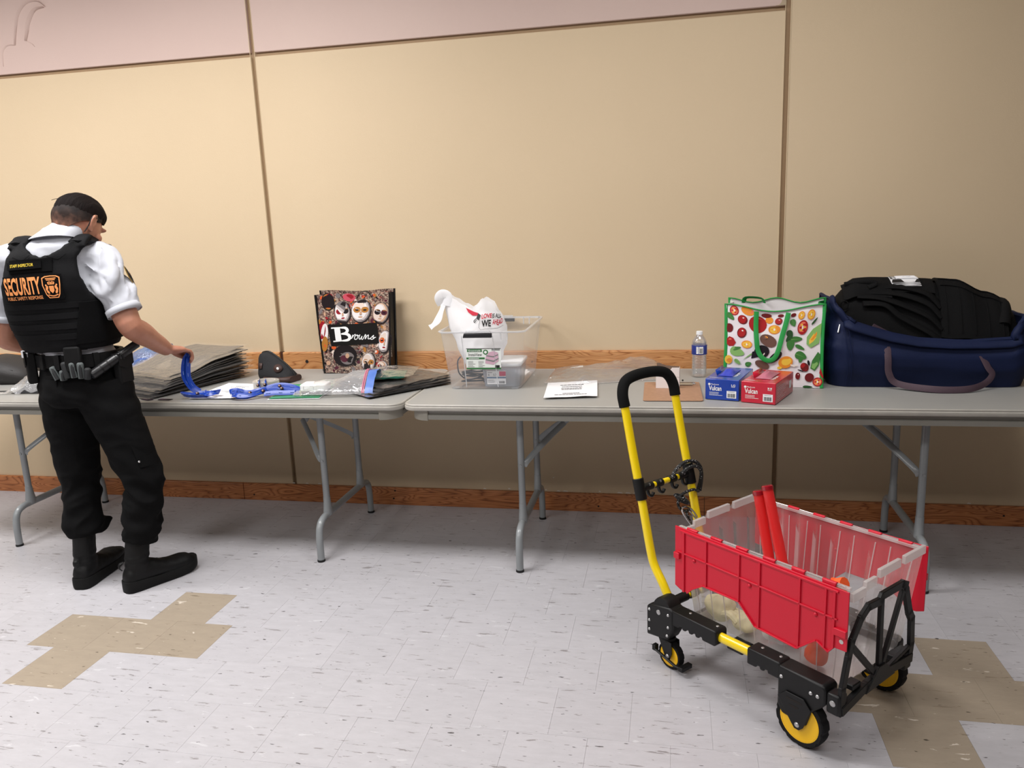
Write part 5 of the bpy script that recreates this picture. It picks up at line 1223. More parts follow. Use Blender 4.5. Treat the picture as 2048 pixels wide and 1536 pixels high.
# ---- mask-print shopping tote
def browns_tote():
    t = thing('shopping_tote', 'glossy shopping tote printed with carnival masks and a black Browns panel', 'bag', (0.770, -0.105, TZ), math.radians(3))
    W, H, D = 0.165, 0.385, 0.055
    hw = lambda z: W+0.022*z/H; hd = lambda z: D-0.018*z/H
    M_BL = mat('tote_black', rgb(14, 13, 14), 0.3, coat=0.3)
    m, nt, out = new_mat('mask_print_ground')
    v1 = N(nt, 'ShaderNodeTexVoronoi', {'Vector': coords(nt), 'Scale': 85.0}); v2 = N(nt, 'ShaderNodeTexVoronoi', {'Vector': coords(nt), 'Scale': 210.0})
    sv = N(nt, 'ShaderNodeSeparateColor', {0: v1.outputs['Color']}); c1 = ramp(nt, sv.outputs[0], [(0.0, rgb(42, 26, 28)), (0.2, rgb(112, 84, 78)), (0.38, rgb(90, 30, 36)), (0.55, rgb(160, 130, 112)), (0.7, rgb(60, 46, 50)), (0.85, rgb(190, 160, 140)), (0.95, rgb(150, 40, 44))], 'CONSTANT')
    s2 = N(nt, 'ShaderNodeSeparateColor', {0: v2.outputs['Color']}); c2 = ramp(nt, s2.outputs[0], [(0.0, rgb(30, 20, 20)), (0.5, rgb(120, 92, 84)), (0.8, rgb(196, 178, 160)), (1.0, rgb(226, 206, 180))])
    c = mix(nt, 0.55, c1, c2); p = N(nt, 'ShaderNodeBsdfPrincipled', {'Base Color': c, 'Roughness': 0.28, 'Coat Weight': 0.3}); nt.links.new(p.outputs[0], out.inputs[0]); M_G = m
    def front(u, v, off=0.0):   # u across 0..1, v up 0..1
        z = v*H; x = lerp(-hw(z), hw(z), u); return V(x, -hd(z)-0.010*math.sin(PI*u)*math.sin(PI*min(1, v*1.1))+0.004*mnoise.noise(V(x*9, 0, z*7))-off, z+0.005*math.sin(u*9)*(v**4))
    def back(u, v):
        z = v*(H+0.012); x = lerp(-hw(z), hw(z), u); return V(x, hd(z)+0.006*math.sin(PI*u), z+0.004*math.sin(u*7+1)*v**4)
    q = MB(); q.grid(lambda u, v: front(u, v), 20, 20, 0.0025); q.build('front_panel', M_G, t)
    q = MB(); q.grid(lambda u, v: back(1-u, v), 16, 16, 0.0025); q.build('back_panel', M_G, t)
    for s in (-1, 1):
        def side(u, v):
            z = v*H; y = lerp(-hd(z), hd(z), u if s > 0 else 1-u); k = math.sin(PI*u); return V(s*(hw(z)-0.030*k*v), y, z)
        q = MB(); q.grid(side, 8, 14, 0.0025); q.build('gusset', M_BL, t)
        for fr in (front, back):
            q = MB(); q.tube([fr(0.5+s*0.5, k/8)+V(s*0.002, 0, 0) for k in range(9)], (0.0055, 0.0045), 8); q.build('piping', M_BL, t)
    q = MB(); q.span((-W, -D, 0.0), (W, D, 0.003)); q.build('base', M_BL, t)
    q = MB(); q.tube(catmull([(0.02, -0.035, H-0.02), (0.04, -0.03, H+0.006), (0.075, -0.028, H+0.010), (0.10, -0.035, H-0.02)], 5), (0.010, 0.0025), 8); q.build('handle', M_BL, t)
    # printed pictures, crop coordinates -> panel
    def T(cx, cy):
        k = (cy-185)/925; l = 290+95*k; r = 1160+45*k; return (cx-l)/(r-l), 1-k
    F = lambda o: (lambda x, y: front(*T(x, y), o))
    mats = [mat('pr_cream', rgb(226, 208, 196), 0.3), mat('pr_white', rgb(232, 226, 226), 0.3), mat('pr_red', rgb(150, 26, 40), 0.3), mat('pr_gold', rgb(176, 118, 52), 0.3), mat('pr_dark', rgb(28, 20, 24), 0.3), mat('pr_orange', rgb(214, 92, 44), 0.3), mat('pr_grey', rgb(120, 112, 112), 0.3), mat('pr_pink', rgb(198, 80, 96), 0.3), mat('pr_plum', rgb(84, 34, 50), 0.3), mat('pr_tan', rgb(198, 158, 130), 0.3), mat('pr_shade', rgb(196, 184, 182), 0.3)]
    q = MB(); L = [0.0008]
    def ov(mi, *a, **k): q.mi = mi; L[0] += 0.000012; put_oval(q, F(L[0]), *a, **k)
    def mask(cx, cy, rx, ry, rot, base, eye, lip, half=None):
        ov(4, cx+6, cy+6, rx*1.06, ry*1.05, rot); ov(6, cx, cy, rx, ry, rot); ov(9 if base == 0 else 10, cx-rx*0.06, cy-ry*0.03, rx*0.92, ry*0.94, rot); ov(base, cx-rx*0.14, cy-ry*0.06, rx*0.78, ry*0.84, rot); ov(1 if base == 0 else 0, cx-rx*0.2, cy-ry*0.45, rx*0.55, ry*0.35, rot)
        c, s = math.cos(rot), math.sin(rot)
        P = lambda a, b: (cx+a*rx*c-b*ry*s, cy+a*rx*s+b*ry*c)
        for sx, m in ((-0.42, eye), (0.42, half if half is not None else eye)):
            a, b = P(sx, -0.08); ov(m, a, b, rx*0.40, ry*0.26, rot); ov(4, a, b+ry*0.02, rx*0.20, ry*0.075, rot); ov(3, a, b-ry*0.2, rx*0.3, ry*0.03, rot+0.1*sx)
        a, b = P(0.02, 0.22); ov(9, a, b, rx*0.13, ry*0.17, rot); ov(6, a, b+ry*0.14, rx*0.15, ry*0.03, rot)
        a, b = P(0.02, 0.55); ov(lip, a, b, rx*0.24, ry*0.075, rot)
        ov(6, *P(0.0, 0.82), rx*0.3, ry*0.04, rot)
    r = random.Random(21)
    for k in range(150):
        x, y = r.uniform(330, 1150), r.uniform(200, 1080); ov(r.choice((0, 2, 3, 4, 4, 5, 6, 8, 8, 9)), x, y, r.uniform(8, 34), r.uniform(8, 30), r.uniform(0, 3), n=8)
    for (x, y, a, b, m) in ((440, 275, 78, 100, 4), (440, 275, 66, 88, 3), (425, 255, 52, 50, 4), (450, 318, 34, 32, 5), (455, 215, 40, 30, 2)): ov(m, x, y, a, b, -0.2)
    for (x, y, a, b, m) in ((690, 215, 75, 48, 7), (700, 205, 45, 28, 2), (395, 640, 46, 120, 1), (365, 600, 46, 105, 2), (395, 760, 40, 90, 3), (400, 740, 24, 60, 5)): ov(m, x, y, a, b, 0.1)
    mask(615, 390, 92, 128, -0.12, 1, 2, 2, 4); mask(835, 375, 112, 132, 0.05, 1, 3, 9); mask(1070, 415, 92, 118, 0.12, 0, 4, 9, 8)
    mask(1130, 740, 78, 128, 0.1, 1, 5, 2, 4); mask(940, 985, 82, 118, 0.1, 1, 9, 7, 3); mask(1110, 1040, 70, 75, 0.3, 9, 2, 2, 4)
    ov(4, 650, 900, 150, 130, 0); ov(6, 680, 930, 90, 75, 0); ov(8, 640, 935, 50, 40, 0.2); ov(4, 720, 945, 48, 36, -0.2); ov(9, 680, 900, 24, 30, 0)
    q.mi = 6
    for k in range(8):
        a = PI+PI*k/7; put_stroke(q, F(0.0032), [(675+60*math.cos(a), 900+50*math.sin(a)), (675+120*math.cos(a-0.1), 900+115*math.sin(a-0.1)), (675+165*math.cos(a+0.08), 900+150*math.sin(a+0.08))], 9, 4)
    q.build('mask_print', mats, t, recalc=False)
    q = MB(); ff = F(0.0040); q.grid(lambda u, v: ff(lerp(440, 1030, u)+lerp(0, 38, v)-0*u, lerp(lerp(533, 520, u), lerp(785, 760, u), v)), 16, 8); pn = q.build('name_panel', M_BL, t, recalc=False)
    q = MB(); f = F(0.0052)
    # heavy serif B and script letters, drawn as strokes
    put_poly(q, f, [(482, 566), (625, 560), (625, 575), (482, 582)]); put_poly(q, f, [(508, 722), (655, 712), (655, 726), (508, 737)])
    put_poly(q, f, [(520, 570), (590, 566), (612, 726), (540, 732)])
    put_stroke(q, f, [(600, 570), (655, 572), (682, 600), (660, 632), (605, 642)], lambda s: 14+22*math.sin(PI*s), 6); put_stroke(q, f, [(605, 642), (675, 644), (712, 676), (690, 712), (615, 722)], lambda s: 14+24*math.sin(PI*s), 6)
    for pts in ([(712, 702), (738, 690), (748, 652), (742, 690), (752, 670), (778, 648), (782, 660)], [(800, 655), (775, 672), (772, 702), (795, 705), (812, 680), (800, 655), (826, 668)], [(836, 652), (826, 690), (840, 706), (862, 670), (856, 700), (872, 706), (896, 662), (902, 650)], [(908, 655), (900, 706), (920, 672), (938, 660), (934, 700), (950, 704), (972, 690)], [(972, 690), (1000, 665), (990, 690), (1006, 700), (980, 712), (960, 704)], [(1000, 690), (1026, 690)]):
        put_stroke(q, f, pts, 9, 5)
    q.build('lettering', M_WHITE, pn, recalc=False)
    q = MB(); sf = lambda u, v: V(hw(0.1)-0.010+0.002, -0.012+v, 0.10+u)
    put_text(q, 'BROWNS', lambda u, v: V(hw(0.10+u)-0.030*0.97*(0.10+u)/H+0.0012, 0.006-v, 0.07+u), 0, 0, 0.10, 0.011); q.build('side_lettering', M_WHITE, t, recalc=False)
browns_tote()

# ---- clear storage bin and what it holds
M_CLEAR = film('clear_bin_plastic', rgb(226, 230, 236), body=0.16, rough=0.12, gloss=0.7, translucent=0.4)
M_CLEARE = film('clear_bin_edge', rgb(236, 238, 242), body=0.5, rough=0.12, gloss=1.2, translucent=0.4)
BIN_O = V(1.497, -0.290, TZ)
def storage_bin():
    t = thing('storage_bin', 'clear plastic storage bin with a black front latch holding a white bag', 'bin', tuple(BIN_O), math.radians(0.5))
    H = 0.252; b0 = (0.155, 0.222); b1 = (0.184, 0.248)
    def ring(z, g=0.0, n=6):
        k = z/H; return [V(x, y, z) for x, y in rrect(2*(lerp(b0[0], b1[0], k)+g), 2*(lerp(b0[1], b1[1], k)+g), 0.035, n)]
    n = len(ring(0)); names = ('side_wall', 'back_wall', 'side_wall', 'front_wall')
    R = [ring(z) for z in (0.004, 0.06, 0.13, 0.20, H)]; R2 = [ring(z, -0.002) for z in (0.004, 0.06, 0.13, 0.20, H)]
    # corner-to-corner quarters: indices of rrect run right-back, left-back, left-front, right-front
    seg = n//4; half = seg//2
    for w_ in range(4):
        ids = [(half+w_*seg+k) % n for k in range(seg+1)]
        q = MB(); q.loft([[r[i] for i in ids] for r in R], False, ringclosed=False); K = len(ids)
        q.build(('back_wall', 'left_wall', 'front_wall', 'right_wall')[w_], M_CLEAR, t, recalc=False)
    q = MB(); q.loft([ring(0.004), ring(0.0, -0.004), ]); q.build('bottom', M_CLEAR, t)
    q = MB(); prof = [(0.0, H-0.008), (0.007, H-0.006), (0.010, H-0.001), (0.008, H+0.001), (0.0, H+0.001)]
    base = ring(H); rr = []
    for k in range(n):
        a, b = base[(k-1) % n], base[(k+1) % n]; d = (b-a).normalized(); nn = V(d.y, -d.x, 0); rr.append([base[k]+nn*o+V(0, 0, z-H) for o, z in prof])
    q.loft(rr, False, True); q.build('rim', M_CLEARE, t)
    fy = lambda z: -lerp(b0[1], b1[1], z/H)
    for x in (-0.078, 0.060):
        q = MB(); q.tube([(x, fy(0.01)-0.001, 0.01), (x-0.01 if x > 0 else x-0.006, fy(H-0.02)-0.001, H-0.02)], 0.0022, 6); q.build('rib', M_CLEARE, t)
    for x in (0.085, 0.113):
        q = MB(); q.tube([(x, fy(H-0.035)-0.002, H-0.035), (x, fy(H-0.004)-0.002, H-0.004)], 0.003, 6); q.build('rib', M_CLEARE, t)
        q = MB(); q.tube([(x+0.01, -fy(H-0.035), H-0.035), (x+0.01, -fy(H-0.004), H-0.004)], 0.003, 6); q.build('rib', M_CLEARE, t)
    for x, y in ((-0.13, -0.20), (0.13, -0.20), (0.13, 0.20), (-0.13, 0.20)):
        q = MB(); q.prism(rrect(0.03, 0.03, 0.008, 3), -0.0005, 0.004, (V(x, y, 0), V(1, 0, 0), V(0, 1, 0), V(0, 0, 1))); q.build('foot', M_CLEARE, t)
    M_LT = mat('latch_black', rgb(28, 28, 32), 0.4)
    for s in (-1, 1):
        q = MB(); yy = s*(b1[1]+0.012); x0 = -0.010
        q.prism([(-0.060, 0.0), (0.060, 0.0), (0.060, -0.020), (-0.066, -0.020)], -0.006, 0.004, (V(x0, yy, H-0.005), V(1, 0, 0), V(0, 0, 1), V(0, s, 0))); lt = q.build('latch', M_LT, t, bevel=0.003)
        q = MB(); q.span((x0-0.052, yy-0.004, H-0.004), (x0+0.052, yy+0.004, H+0.006)); q.build('latch_bar', M_CLEARE, lt, bevel=0.002)
    # product label
    f0 = lambda o: (lambda u, v: V(-0.072+u+0.004*(v/0.09), fy(0.09+v)-o, 0.088+v))
    q = MB(); put_rect(q, f0(0.0012), 0, 0, 0.150, 0.092); lb = q.build('label', mat('label_white', rgb(232, 236, 232), 0.5), t, recalc=False)
    M_GR = mat('label_green', rgb(46, 112, 58), 0.5); M_GY = mat('label_grey', rgb(120, 124, 122), 0.5); M_PK = mat('label_pink', rgb(206, 168, 186), 0.5)
    q = MB(); put_rect(q, f0(0.0018), 0.004, 0.076, 0.064, 0.012); put_rect(q, f0(0.0018), 0.0, 0.044, 0.080, 0.008); put_rect(q, f0(0.0018), 0.0, 0.0, 0.150, 0.007); put_oval(q, f0(0.0019), 0.084, 0.075, 0.011, 0.011); q.build('label_green_print', M_GR, lb, recalc=False)
    q = MB(); put_rect(q, f0(0.0018), 0.0, 0.0895, 0.15, 0.0025); put_text(q, 'InstaView', f0(0.0019), 0.010, 0.058, 0.058, 0.013); put_rect(q, f0(0.002), 0.124, 0.006, 0.020, 0.012); put_lines(q, f0(0.0019), 0.006, 0.034, 0.036, 5, 0.006, 0.0015, 4); put_lines(q, f0(0.0019), 0.052, 0.034, 0.028, 5, 0.006, 0.0015, 5); q.build('label_black_print', M_INK, lb, recalc=False)
    q = MB(); put_text(q, 'Greenmade', f0(0.0024), 0.009, 0.078, 0.054, 0.0075, 0.01); put_lines(q, f0(0.0024), 0.010, 0.0465, 0.05, 1, 0.006, 0.0025, 6); put_oval(q, f0(0.0024), 0.084, 0.075, 0.006, 0.006); q.build('label_white_print', M_WHITE, lb, recalc=False)
    q = MB(); put_poly(q, f0(0.002), [(0.082, 0.026), (0.118, 0.020), (0.140, 0.036), (0.138, 0.072), (0.120, 0.080), (0.098, 0.074), (0.084, 0.052)]); q.build('label_picture', M_PK, lb, recalc=False)
    q = MB(); put_poly(q, f0(0.0024), [(0.084, 0.040), (0.118, 0.032), (0.140, 0.045), (0.140, 0.050), (0.118, 0.038), (0.084, 0.046)]); put_poly(q, f0(0.0024), [(0.086, 0.058), (0.118, 0.052), (0.138, 0.062), (0.138, 0.066), (0.118, 0.057), (0.086, 0.062)]); put_rect(q, f0(0.0016), 0.110, 0.082, 0.036, 0.006); q.build('label_picture_lines', M_GY, lb, recalc=False)
storage_bin()
def bin_contents():
    # white carrier bag
    M_B = film('white_carrier_bag', rgb(250, 250, 252), body=0.93, rough=0.3, gloss=0.5, translucent=0.25)
    t = thing('carrier_bag', 'white plastic carrier bag sticking out of the storage bin', 'bag', (1.45, -0.40, TZ+0.07))
    zl = [(0, (0.075, 0.06)), (0.35, (0.105, 0.075)), (0.62, (0.130, 0.07)), (1.0, (0.140, 0.05))]
    topz = [(0.0, 0.300), (0.10, 0.325), (0.20, 0.310), (0.35, 0.285), (0.48, 0.268), (0.56, 0.285), (0.66, 0.312), (0.78, 0.296), (0.90, 0.245), (1.0, 0.190)]
    def skin(s):
        def f(u, v):
            hwid, dep = interp(zl, v); tz = interp(topz, u); z = 0.005+v*(tz-0.005); sk = -0.03*(1-v)*0+0.018*(1-v)
            x = lerp(-hwid, hwid, u)+sk-0.006*v; e = math.sin(PI*u)**0.5
            nz = 0.010*ridged(V(x*10, z*9, s*2.0), 2)*e; return V(x, s*(dep*e*(1-0.45*v)+nz*0.8), z)
        return f
    q = MB(); f = skin(-1); q.grid(lambda u, v: f(u, v), 30, 26); g = skin(1); q.grid(lambda u, v: g(1-u, v), 30, 26); q.build('bag_body', M_B, t, smooth_angle=80)
    q = MB(); P = catmull([(-0.148, -0.01, 0.285), (-0.156, -0.02, 0.312), (-0.142, -0.02, 0.328), (-0.120, -0.02, 0.318), (-0.125, -0.02, 0.28)], 6); q.tube(P, [(0.024, 0.004)]*len(P), 10, up=V(0, 1, 0)); q.build('handle_loop', M_B, t)
    q = MB(); P = catmull([(-0.140, -0.015, 0.29), (-0.152, -0.025, 0.255), (-0.166, -0.03, 0.222), (-0.185, -0.035, 0.20), (-0.202, -0.04, 0.188)], 6); q.tube(P, [(0.014-0.003*math.sin(i*0.4), 0.002) for i in range(len(P))], 8, up=V(0.3, 1, 0)); q.build('handle_strip', M_B, t)
    fp = lambda o: (lambda x, z: f((x-0.018*(1-(z-0.005)/0.27)+0.1385)/0.277, min(1, (z-0.005)/(interp(topz, (x+0.14)/0.28)-0.005)))+V(0, -o, 0))
    M_R = mat('bag_red', rgb(196, 20, 52), 0.4)
    q = MB(); put_poly(q, fp(0.004), [(-0.030, 0.272), (0.006, 0.256), (0.026, 0.250), (0.020, 0.240), (0.0, 0.240), (-0.020, 0.252)]); put_text(q, 'LOVE', fp(0.004), 0.040, 0.226, 0.044, 0.020, 0.03); put_text(q, 'AHEAD', fp(0.004), 0.088, 0.192, 0.042, 0.024, 0.02); q.build('red_print', M_R, t, recalc=False)
    q = MB(); put_text(q, 'WE', fp(0.004), 0.040, 0.190, 0.042, 0.029, 0.03); put_text(q, 'IS ALL', fp(0.004), 0.086, 0.222, 0.036, 0.021, 0.02); put_poly(q, fp(0.004), [(0.024, 0.250), (0.036, 0.242), (0.028, 0.222), (0.016, 0.228)]); put_stroke(q, fp(0.004), [(0.016, 0.228), (0.006, 0.220), (0.008, 0.213), (0.018, 0.222)], 0.003, 4)
    put_stroke(q, fp(0.0036), [(0.034, 0.222), (0.034, 0.184), (0.132, 0.180)], 0.0012, 4); q.build('black_print', M_INK, t, recalc=False)
    # lidded food container
    t = thing('food_container', 'small clear container with a white lid inside the storage bin', 'container', (1.565, -0.395, TZ+0.006), math.radians(2))
    q = MB(); q.loft([[V(x, y, z) for x, y in rrect(0.150+0.02*z/0.09, 0.190+0.02*z/0.09, 0.02, 4)] for z in (0.0, 0.03, 0.06, 0.09)]); q.build('tub', film('tub_plastic', rgb(170, 186, 206), body=0.45, rough=0.2, gloss=0.8), t)
    q = MB(); q.prism(rrect(0.178, 0.218, 0.022, 5), 0.088, 0.102); q.build('lid', mat('lid_white', rgb(236, 238, 242), 0.45), t, bevel=0.004)
    q = MB(); fn = plane_fn((-0.060, -0.1035, 0.012), (1, 0, 0), (0, 0, 1), 0.0); put_rect(q, fn, 0, 0, 0.082, 0.058); lb = q.build('label', M_PAPER, t, recalc=False)
    q = MB(); fn2 = plane_fn((-0.060, -0.1042, 0.012), (1, 0, 0), (0, 0, 1)); put_rect(q, fn2, 0.0, 0.026, 0.082, 0.006); q.build('label_blue_band', mat('label_blue', rgb(64, 108, 150), 0.5), lb, recalc=False)
    q = MB(); put_rect(q, fn2, 0.054, 0.036, 0.028, 0.020); q.build('label_red_block', mat('label_red', rgb(196, 44, 92), 0.5), lb, recalc=False)
    q = MB(); put_lines(q, fn2, 0.004, 0.050, 0.03, 1, 0.006, 0.002, 3); put_text(q, '6', fn2, 0.006, 0.037, None, 0.009); put_text(q, '5.7', fn2, 0.028, 0.037, None, 0.009); put_lines(q, fn2, 0.004, 0.018, 0.04, 3, 0.005, 0.0012, 8); put_barcode(q, fn2, 0.052, 0.004, 0.026, 0.010, 2); q.build('label_print', M_INK, lb, recalc=False)
    # black cable coil
    t = thing('cable_coil', 'dark cable coiled on the bottom of the storage bin', 'cable', (1.43, -0.42, TZ+0.008))
    q = MB()
    P = []
    for k in range(60):
        a = k*0.42; P.append((0.045*math.cos(a)*(1+0.2*math.sin(k)), 0.05*math.sin(a), 0.004+0.0009*k+0.004*math.sin(k*0.7)))
    q.tube(catmull(P, 2), 0.0035, 6); q.build('cable', mat('cable_dark', rgb(36, 42, 56), 0.5), t)
    q = MB(); q.tube(catmull([(-0.045, 0, 0.02), (-0.062, -0.02, 0.05), (-0.062, -0.03, 0.10), (-0.05, -0.02, 0.12)], 5), 0.003, 6); q.build('cable_end', MATS['cable_dark'], t)
bin_contents()

# ---- water bottle
def water_bottle():
    t = thing('water_bottle', 'small clear plastic water bottle with a blue label and white cap', 'bottle', (2.403, -0.232, TZ))
    M_PET = film('pet_plastic', rgb(232, 236, 240), body=0.10, rough=0.05, gloss=2.2)
    prof = [(0.0, 0.004), (0.022, 0.001), (0.030, 0.004), (0.0325, 0.014)]
    z = 0.018
    for k in range(6): prof += [(0.0325, z), (0.0305, z+0.006), (0.0325, z+0.012)]; z += 0.0135
    prof += [(0.0322, 0.100), (0.0322, 0.142), (0.0325, 0.150), (0.030, 0.160), (0.022, 0.174), (0.0145, 0.183), (0.0135, 0.189)]
    q = MB(); q.lathe(prof, 32); q.build('bottle_body', M_PET, t)
    q = MB(); q.lathe([(0.0, 0.004), (0.0305, 0.006), (0.0310, 0.10), (0.0300, 0.155), (0.0, 0.156)], 24); q.build('water', film('water', rgb(220, 228, 232), body=0.05, rough=0.03, gloss=1.2, trans_tint=(0.93, 0.95, 0.96, 1)), t)
    q = MB(); q.lathe([(0.0329, 0.100), (0.0333, 0.101), (0.0333, 0.140), (0.0329, 0.141)], 32); lb = q.build('label', mat('label_navy', rgb(28, 48, 130), 0.35), t)
    cyl = lambda o: (lambda u, v: V((0.0333+o)*math.sin(u/0.0333+0.35), -(0.0333+o)*math.cos(u/0.0333+0.35), v))
    q = MB()
    for x, w_ in ((-0.026, 0.010), (-0.0135, 0.018), (0.030, 0.010)): 
        n = 5; q.add([cyl(0.0004)(x+w_*i/n, zz) for i in range(n+1) for zz in (0.105, 0.136)], [(2*i, 2*i+2, 2*i+3, 2*i+1) for i in range(n)])
    q.build('label_white_field', M_WHITE, lb, recalc=False)
    q = MB(); put_barcode(q, cyl(0.0008), -0.011, 0.107, 0.013, 0.022, 5); put_lines(q, cyl(0.0008), -0.025, 0.132, 0.008, 6, 0.0042, 0.001, 9); q.build('label_print', M_INK, lb, recalc=False)
    q = MB(); q.lathe([(0.0, 0.2005), (0.0125, 0.2005), (0.0138, 0.199), (0.0142, 0.188), (0.0142, 0.186), (0.0, 0.186)], 24); q.build('cap', mat('cap_white', rgb(236, 238, 240), 0.35), t)
water_bottle()

# ---- vegetable-print tote
def veg_tote():
    t = thing('grocery_tote', 'white grocery tote with vegetable print and green handles', 'bag', (2.700, -0.352, TZ), math.radians(-10))
    W, H, D = 0.188, 0.335, 0.085
    M_GN = mat('green_webbing', rgb(30, 150, 66), 0.6, bump=0.2, bscale=300); M_WH = mat('tote_white', rgb(236, 230, 232), 0.4, bump=0.25, bscale=14); M_IN = mat('tote_inside', rgb(200, 196, 196), 0.6)
    hw = lambda z: W-0.004*math.sin(z*9); hd = lambda z: D-0.02*z/H
    def front(u, v, o=0.0):
        z = v*H; x = lerp(-hw(z), hw(z), u); dip = -0.028*math.sin(PI*u)**2*v**3
        return V(x, -hd(z)-0.012*math.sin(PI*u)+0.006*mnoise.noise(V(x*8, 1, z*8))+0.003*mnoise.noise(V(x*20, 4, z*22))-o, z+dip)
    def back(u, v):
        z = v*(H+0.012); x = lerp(-hw(z), hw(z), u); return V(x, hd(z)+0.005*math.sin(PI*u), z-0.02*math.sin(2*PI*u)**2*v**3)
    q = MB(); q.grid(front, 24, 22, 0.002); q.build('front_panel', M_WH, t)
    q = MB(); q.grid(lambda u, v: back(1-u, v), 18, 16, 0.002); q.build('back_panel', M_WH, t)
    for s in (-1, 1):
        def side(u, v):
            z = v*H; y = lerp(-hd(z), hd(z), u if s > 0 else 1-u); return V(s*(hw(z)-0.022*math.sin(PI*u)*v), y, z)
        q = MB(); q.grid(side, 8, 12, 0.002); q.build('gusset', M_GN if s > 0 else M_WH, t)
        for fr, ww in ((front, 0.007), (back, 0.006)):
            q = MB(); q.tube([fr(0.5+s*0.5, k/10)+V(s*0.001, 0, 0) for k in range(11)], (ww, 0.003), 8); q.build('edge_binding', M_GN, t)
    q = MB(); q.span((-W, -D, 0), (W, D, 0.003)); q.build('base', M_GN, t)
    for fr in (front, back):
        q = MB(); q.tube([fr(k/16, 1.0)+V(0, 0, -0.002) for k in range(17)], (0.0025, 0.008), 8, up=V(0, 1, 0)); q.build('top_binding', M_GN, t)
    def T(cx, cy):
        k = (cy-190)/1060; l = 575-35*k; r = 1690+75*k; return (cx-l)/(r-l), 1-k
    F = lambda o: (lambda x, y: front(*T(x, y), o))
    # hanging front handle
    q = MB(); P = [F(0.010)(x, y) for x, y in ((935, 225), (930, 450), (945, 650), (965, 780), (1020, 870), (1100, 905), (1170, 870), (1215, 760), (1250, 560), (1280, 400), (1300, 235))]
    q.tube(catmull(P, 4), (0.0095, 0.0016), 8, up=V(0, 1, 0)); q.build('handle', M_GN, t)
    q = MB(); P = [V(-0.13, hd(H), H-0.01), V(-0.12, hd(H)-0.01, H+0.012), V(-0.06, hd(H)-0.02, H+0.010), V(-0.045, hd(H)-0.015, H-0.01)]; q.tube(catmull(P, 4), (0.0095, 0.0016), 8); q.build('handle', M_GN, t)
    mats = [mat('v_red', rgb(172, 30, 34), 0.35), mat('v_darkred', rgb(110, 24, 28), 0.35), mat('v_light', rgb(236, 120, 92), 0.4), mat('v_orange', rgb(232, 146, 48), 0.4), mat('v_yellow', rgb(240, 196, 70), 0.4), mat('v_green', rgb(58, 120, 52), 0.5), mat('v_lgreen', rgb(132, 180, 100), 0.5), mat('v_black', rgb(28, 24, 30), 0.3), mat('v_brown', rgb(104, 70, 58), 0.6), mat('v_white', rgb(246, 236, 226), 0.4), mat('v_dgreen', rgb(30, 74, 34), 0.5)]
    q = MB(); L = [0.001]
    def ov(mi, *a, **k): q.mi = mi; L[0] += 0.00002; put_oval(q, F(L[0]), *a, **k)
    def pol(mi, pts): q.mi = mi; L[0] += 0.00002; put_poly(q, F(L[0]), pts)
    def tom(x, y, rx, ry, c=0, rot=0):
        ov(1, x, y, rx, ry, rot); ov(c, x-rx*0.08, y-ry*0.08, rx*0.86, ry*0.86, rot); ov(9, x+rx*0.15, y-ry*0.4, rx*0.2, ry*0.13, rot)
    def half(x, y, rx, ry, a=0, b=2, rot=0):
        ov(a, x, y, rx, ry, rot); ov(b, x, y, rx*0.78, ry*0.78, rot)
        for k in range(6):
            t_ = rot+k*PI/3; ov(a if k % 2 else 4, x+rx*0.42*math.cos(t_), y+ry*0.42*math.sin(t_), rx*0.24, ry*0.13, t_, n=8)
        ov(9, x, y, rx*0.16, ry*0.3, rot, n=8)
    def leaf(x, y, l, w_, rot, c=5):
        cs, sn = math.cos(rot), math.sin(rot); pts = []
        for k in range(16):
            t_ = 2*PI*k/16; a = l*math.cos(t_); b = w_*math.sin(t_)*(1-0.35*math.cos(t_)); pts.append((x+a*cs-b*sn, y+a*sn+b*cs))
        pol(c, pts); pol(6 if c == 5 else 5, [(x-l*0.9*cs, y-l*0.9*sn-3), (x+l*0.85*cs, y+l*0.85*sn), (x-l*0.9*cs, y-l*0.9*sn+3)])
    ov(3, 830, 250, 80, 60, 0.3); ov(2, 850, 240, 50, 40, 0.3); half(668, 272, 56, 64); tom(768, 380, 60, 62, 0); half(950, 420, 108, 122); half(1085, 345, 46, 52, 3, 4); tom(1195, 358, 44, 52); half(1150, 480, 72, 66, 3, 4)
    ov(1, 1050, 275, 60, 35); ov(1, 1215, 275, 35, 25); ov(1, 1360, 285, 30, 28)
    tom(600, 500, 50, 58, 1); tom(757, 555, 58, 70, 0, 0.3); pol(0, [(600, 610), (650, 630), (682, 690), (650, 735), (590, 738), (556, 700), (560, 650)]); ov(2, 610, 665, 22, 30); half(820, 705, 68, 52, 3, 4); leaf(620, 350, 60, 34, 0.8); leaf(700, 810, 95, 58, 0.3, 6); leaf(690, 765, 60, 22, -0.3)
    ov(8, 1085, 640, 112, 78, 0.6); ov(3, 1060, 590, 22, 12, 0.5); ov(8, 1040, 600, 28, 20, 0.6); ov(7, 1010, 790, 95, 85, -0.2); ov(9, 1035, 830, 8, 26, 0.5); pol(6, [(900, 830), (770, 915), (830, 860), (880, 820)]); pol(7, [(890, 800), (1000, 760), (980, 860), (880, 890)]); ov(7, 1180, 860, 100, 50, -0.75); ov(9, 1150, 850, 12, 40, 0.6, n=8)
    half(1452, 305, 38, 56, 3, 4); half(1562, 312, 44, 66, 3, 4); half(1480, 470, 60, 96, 0, 2)
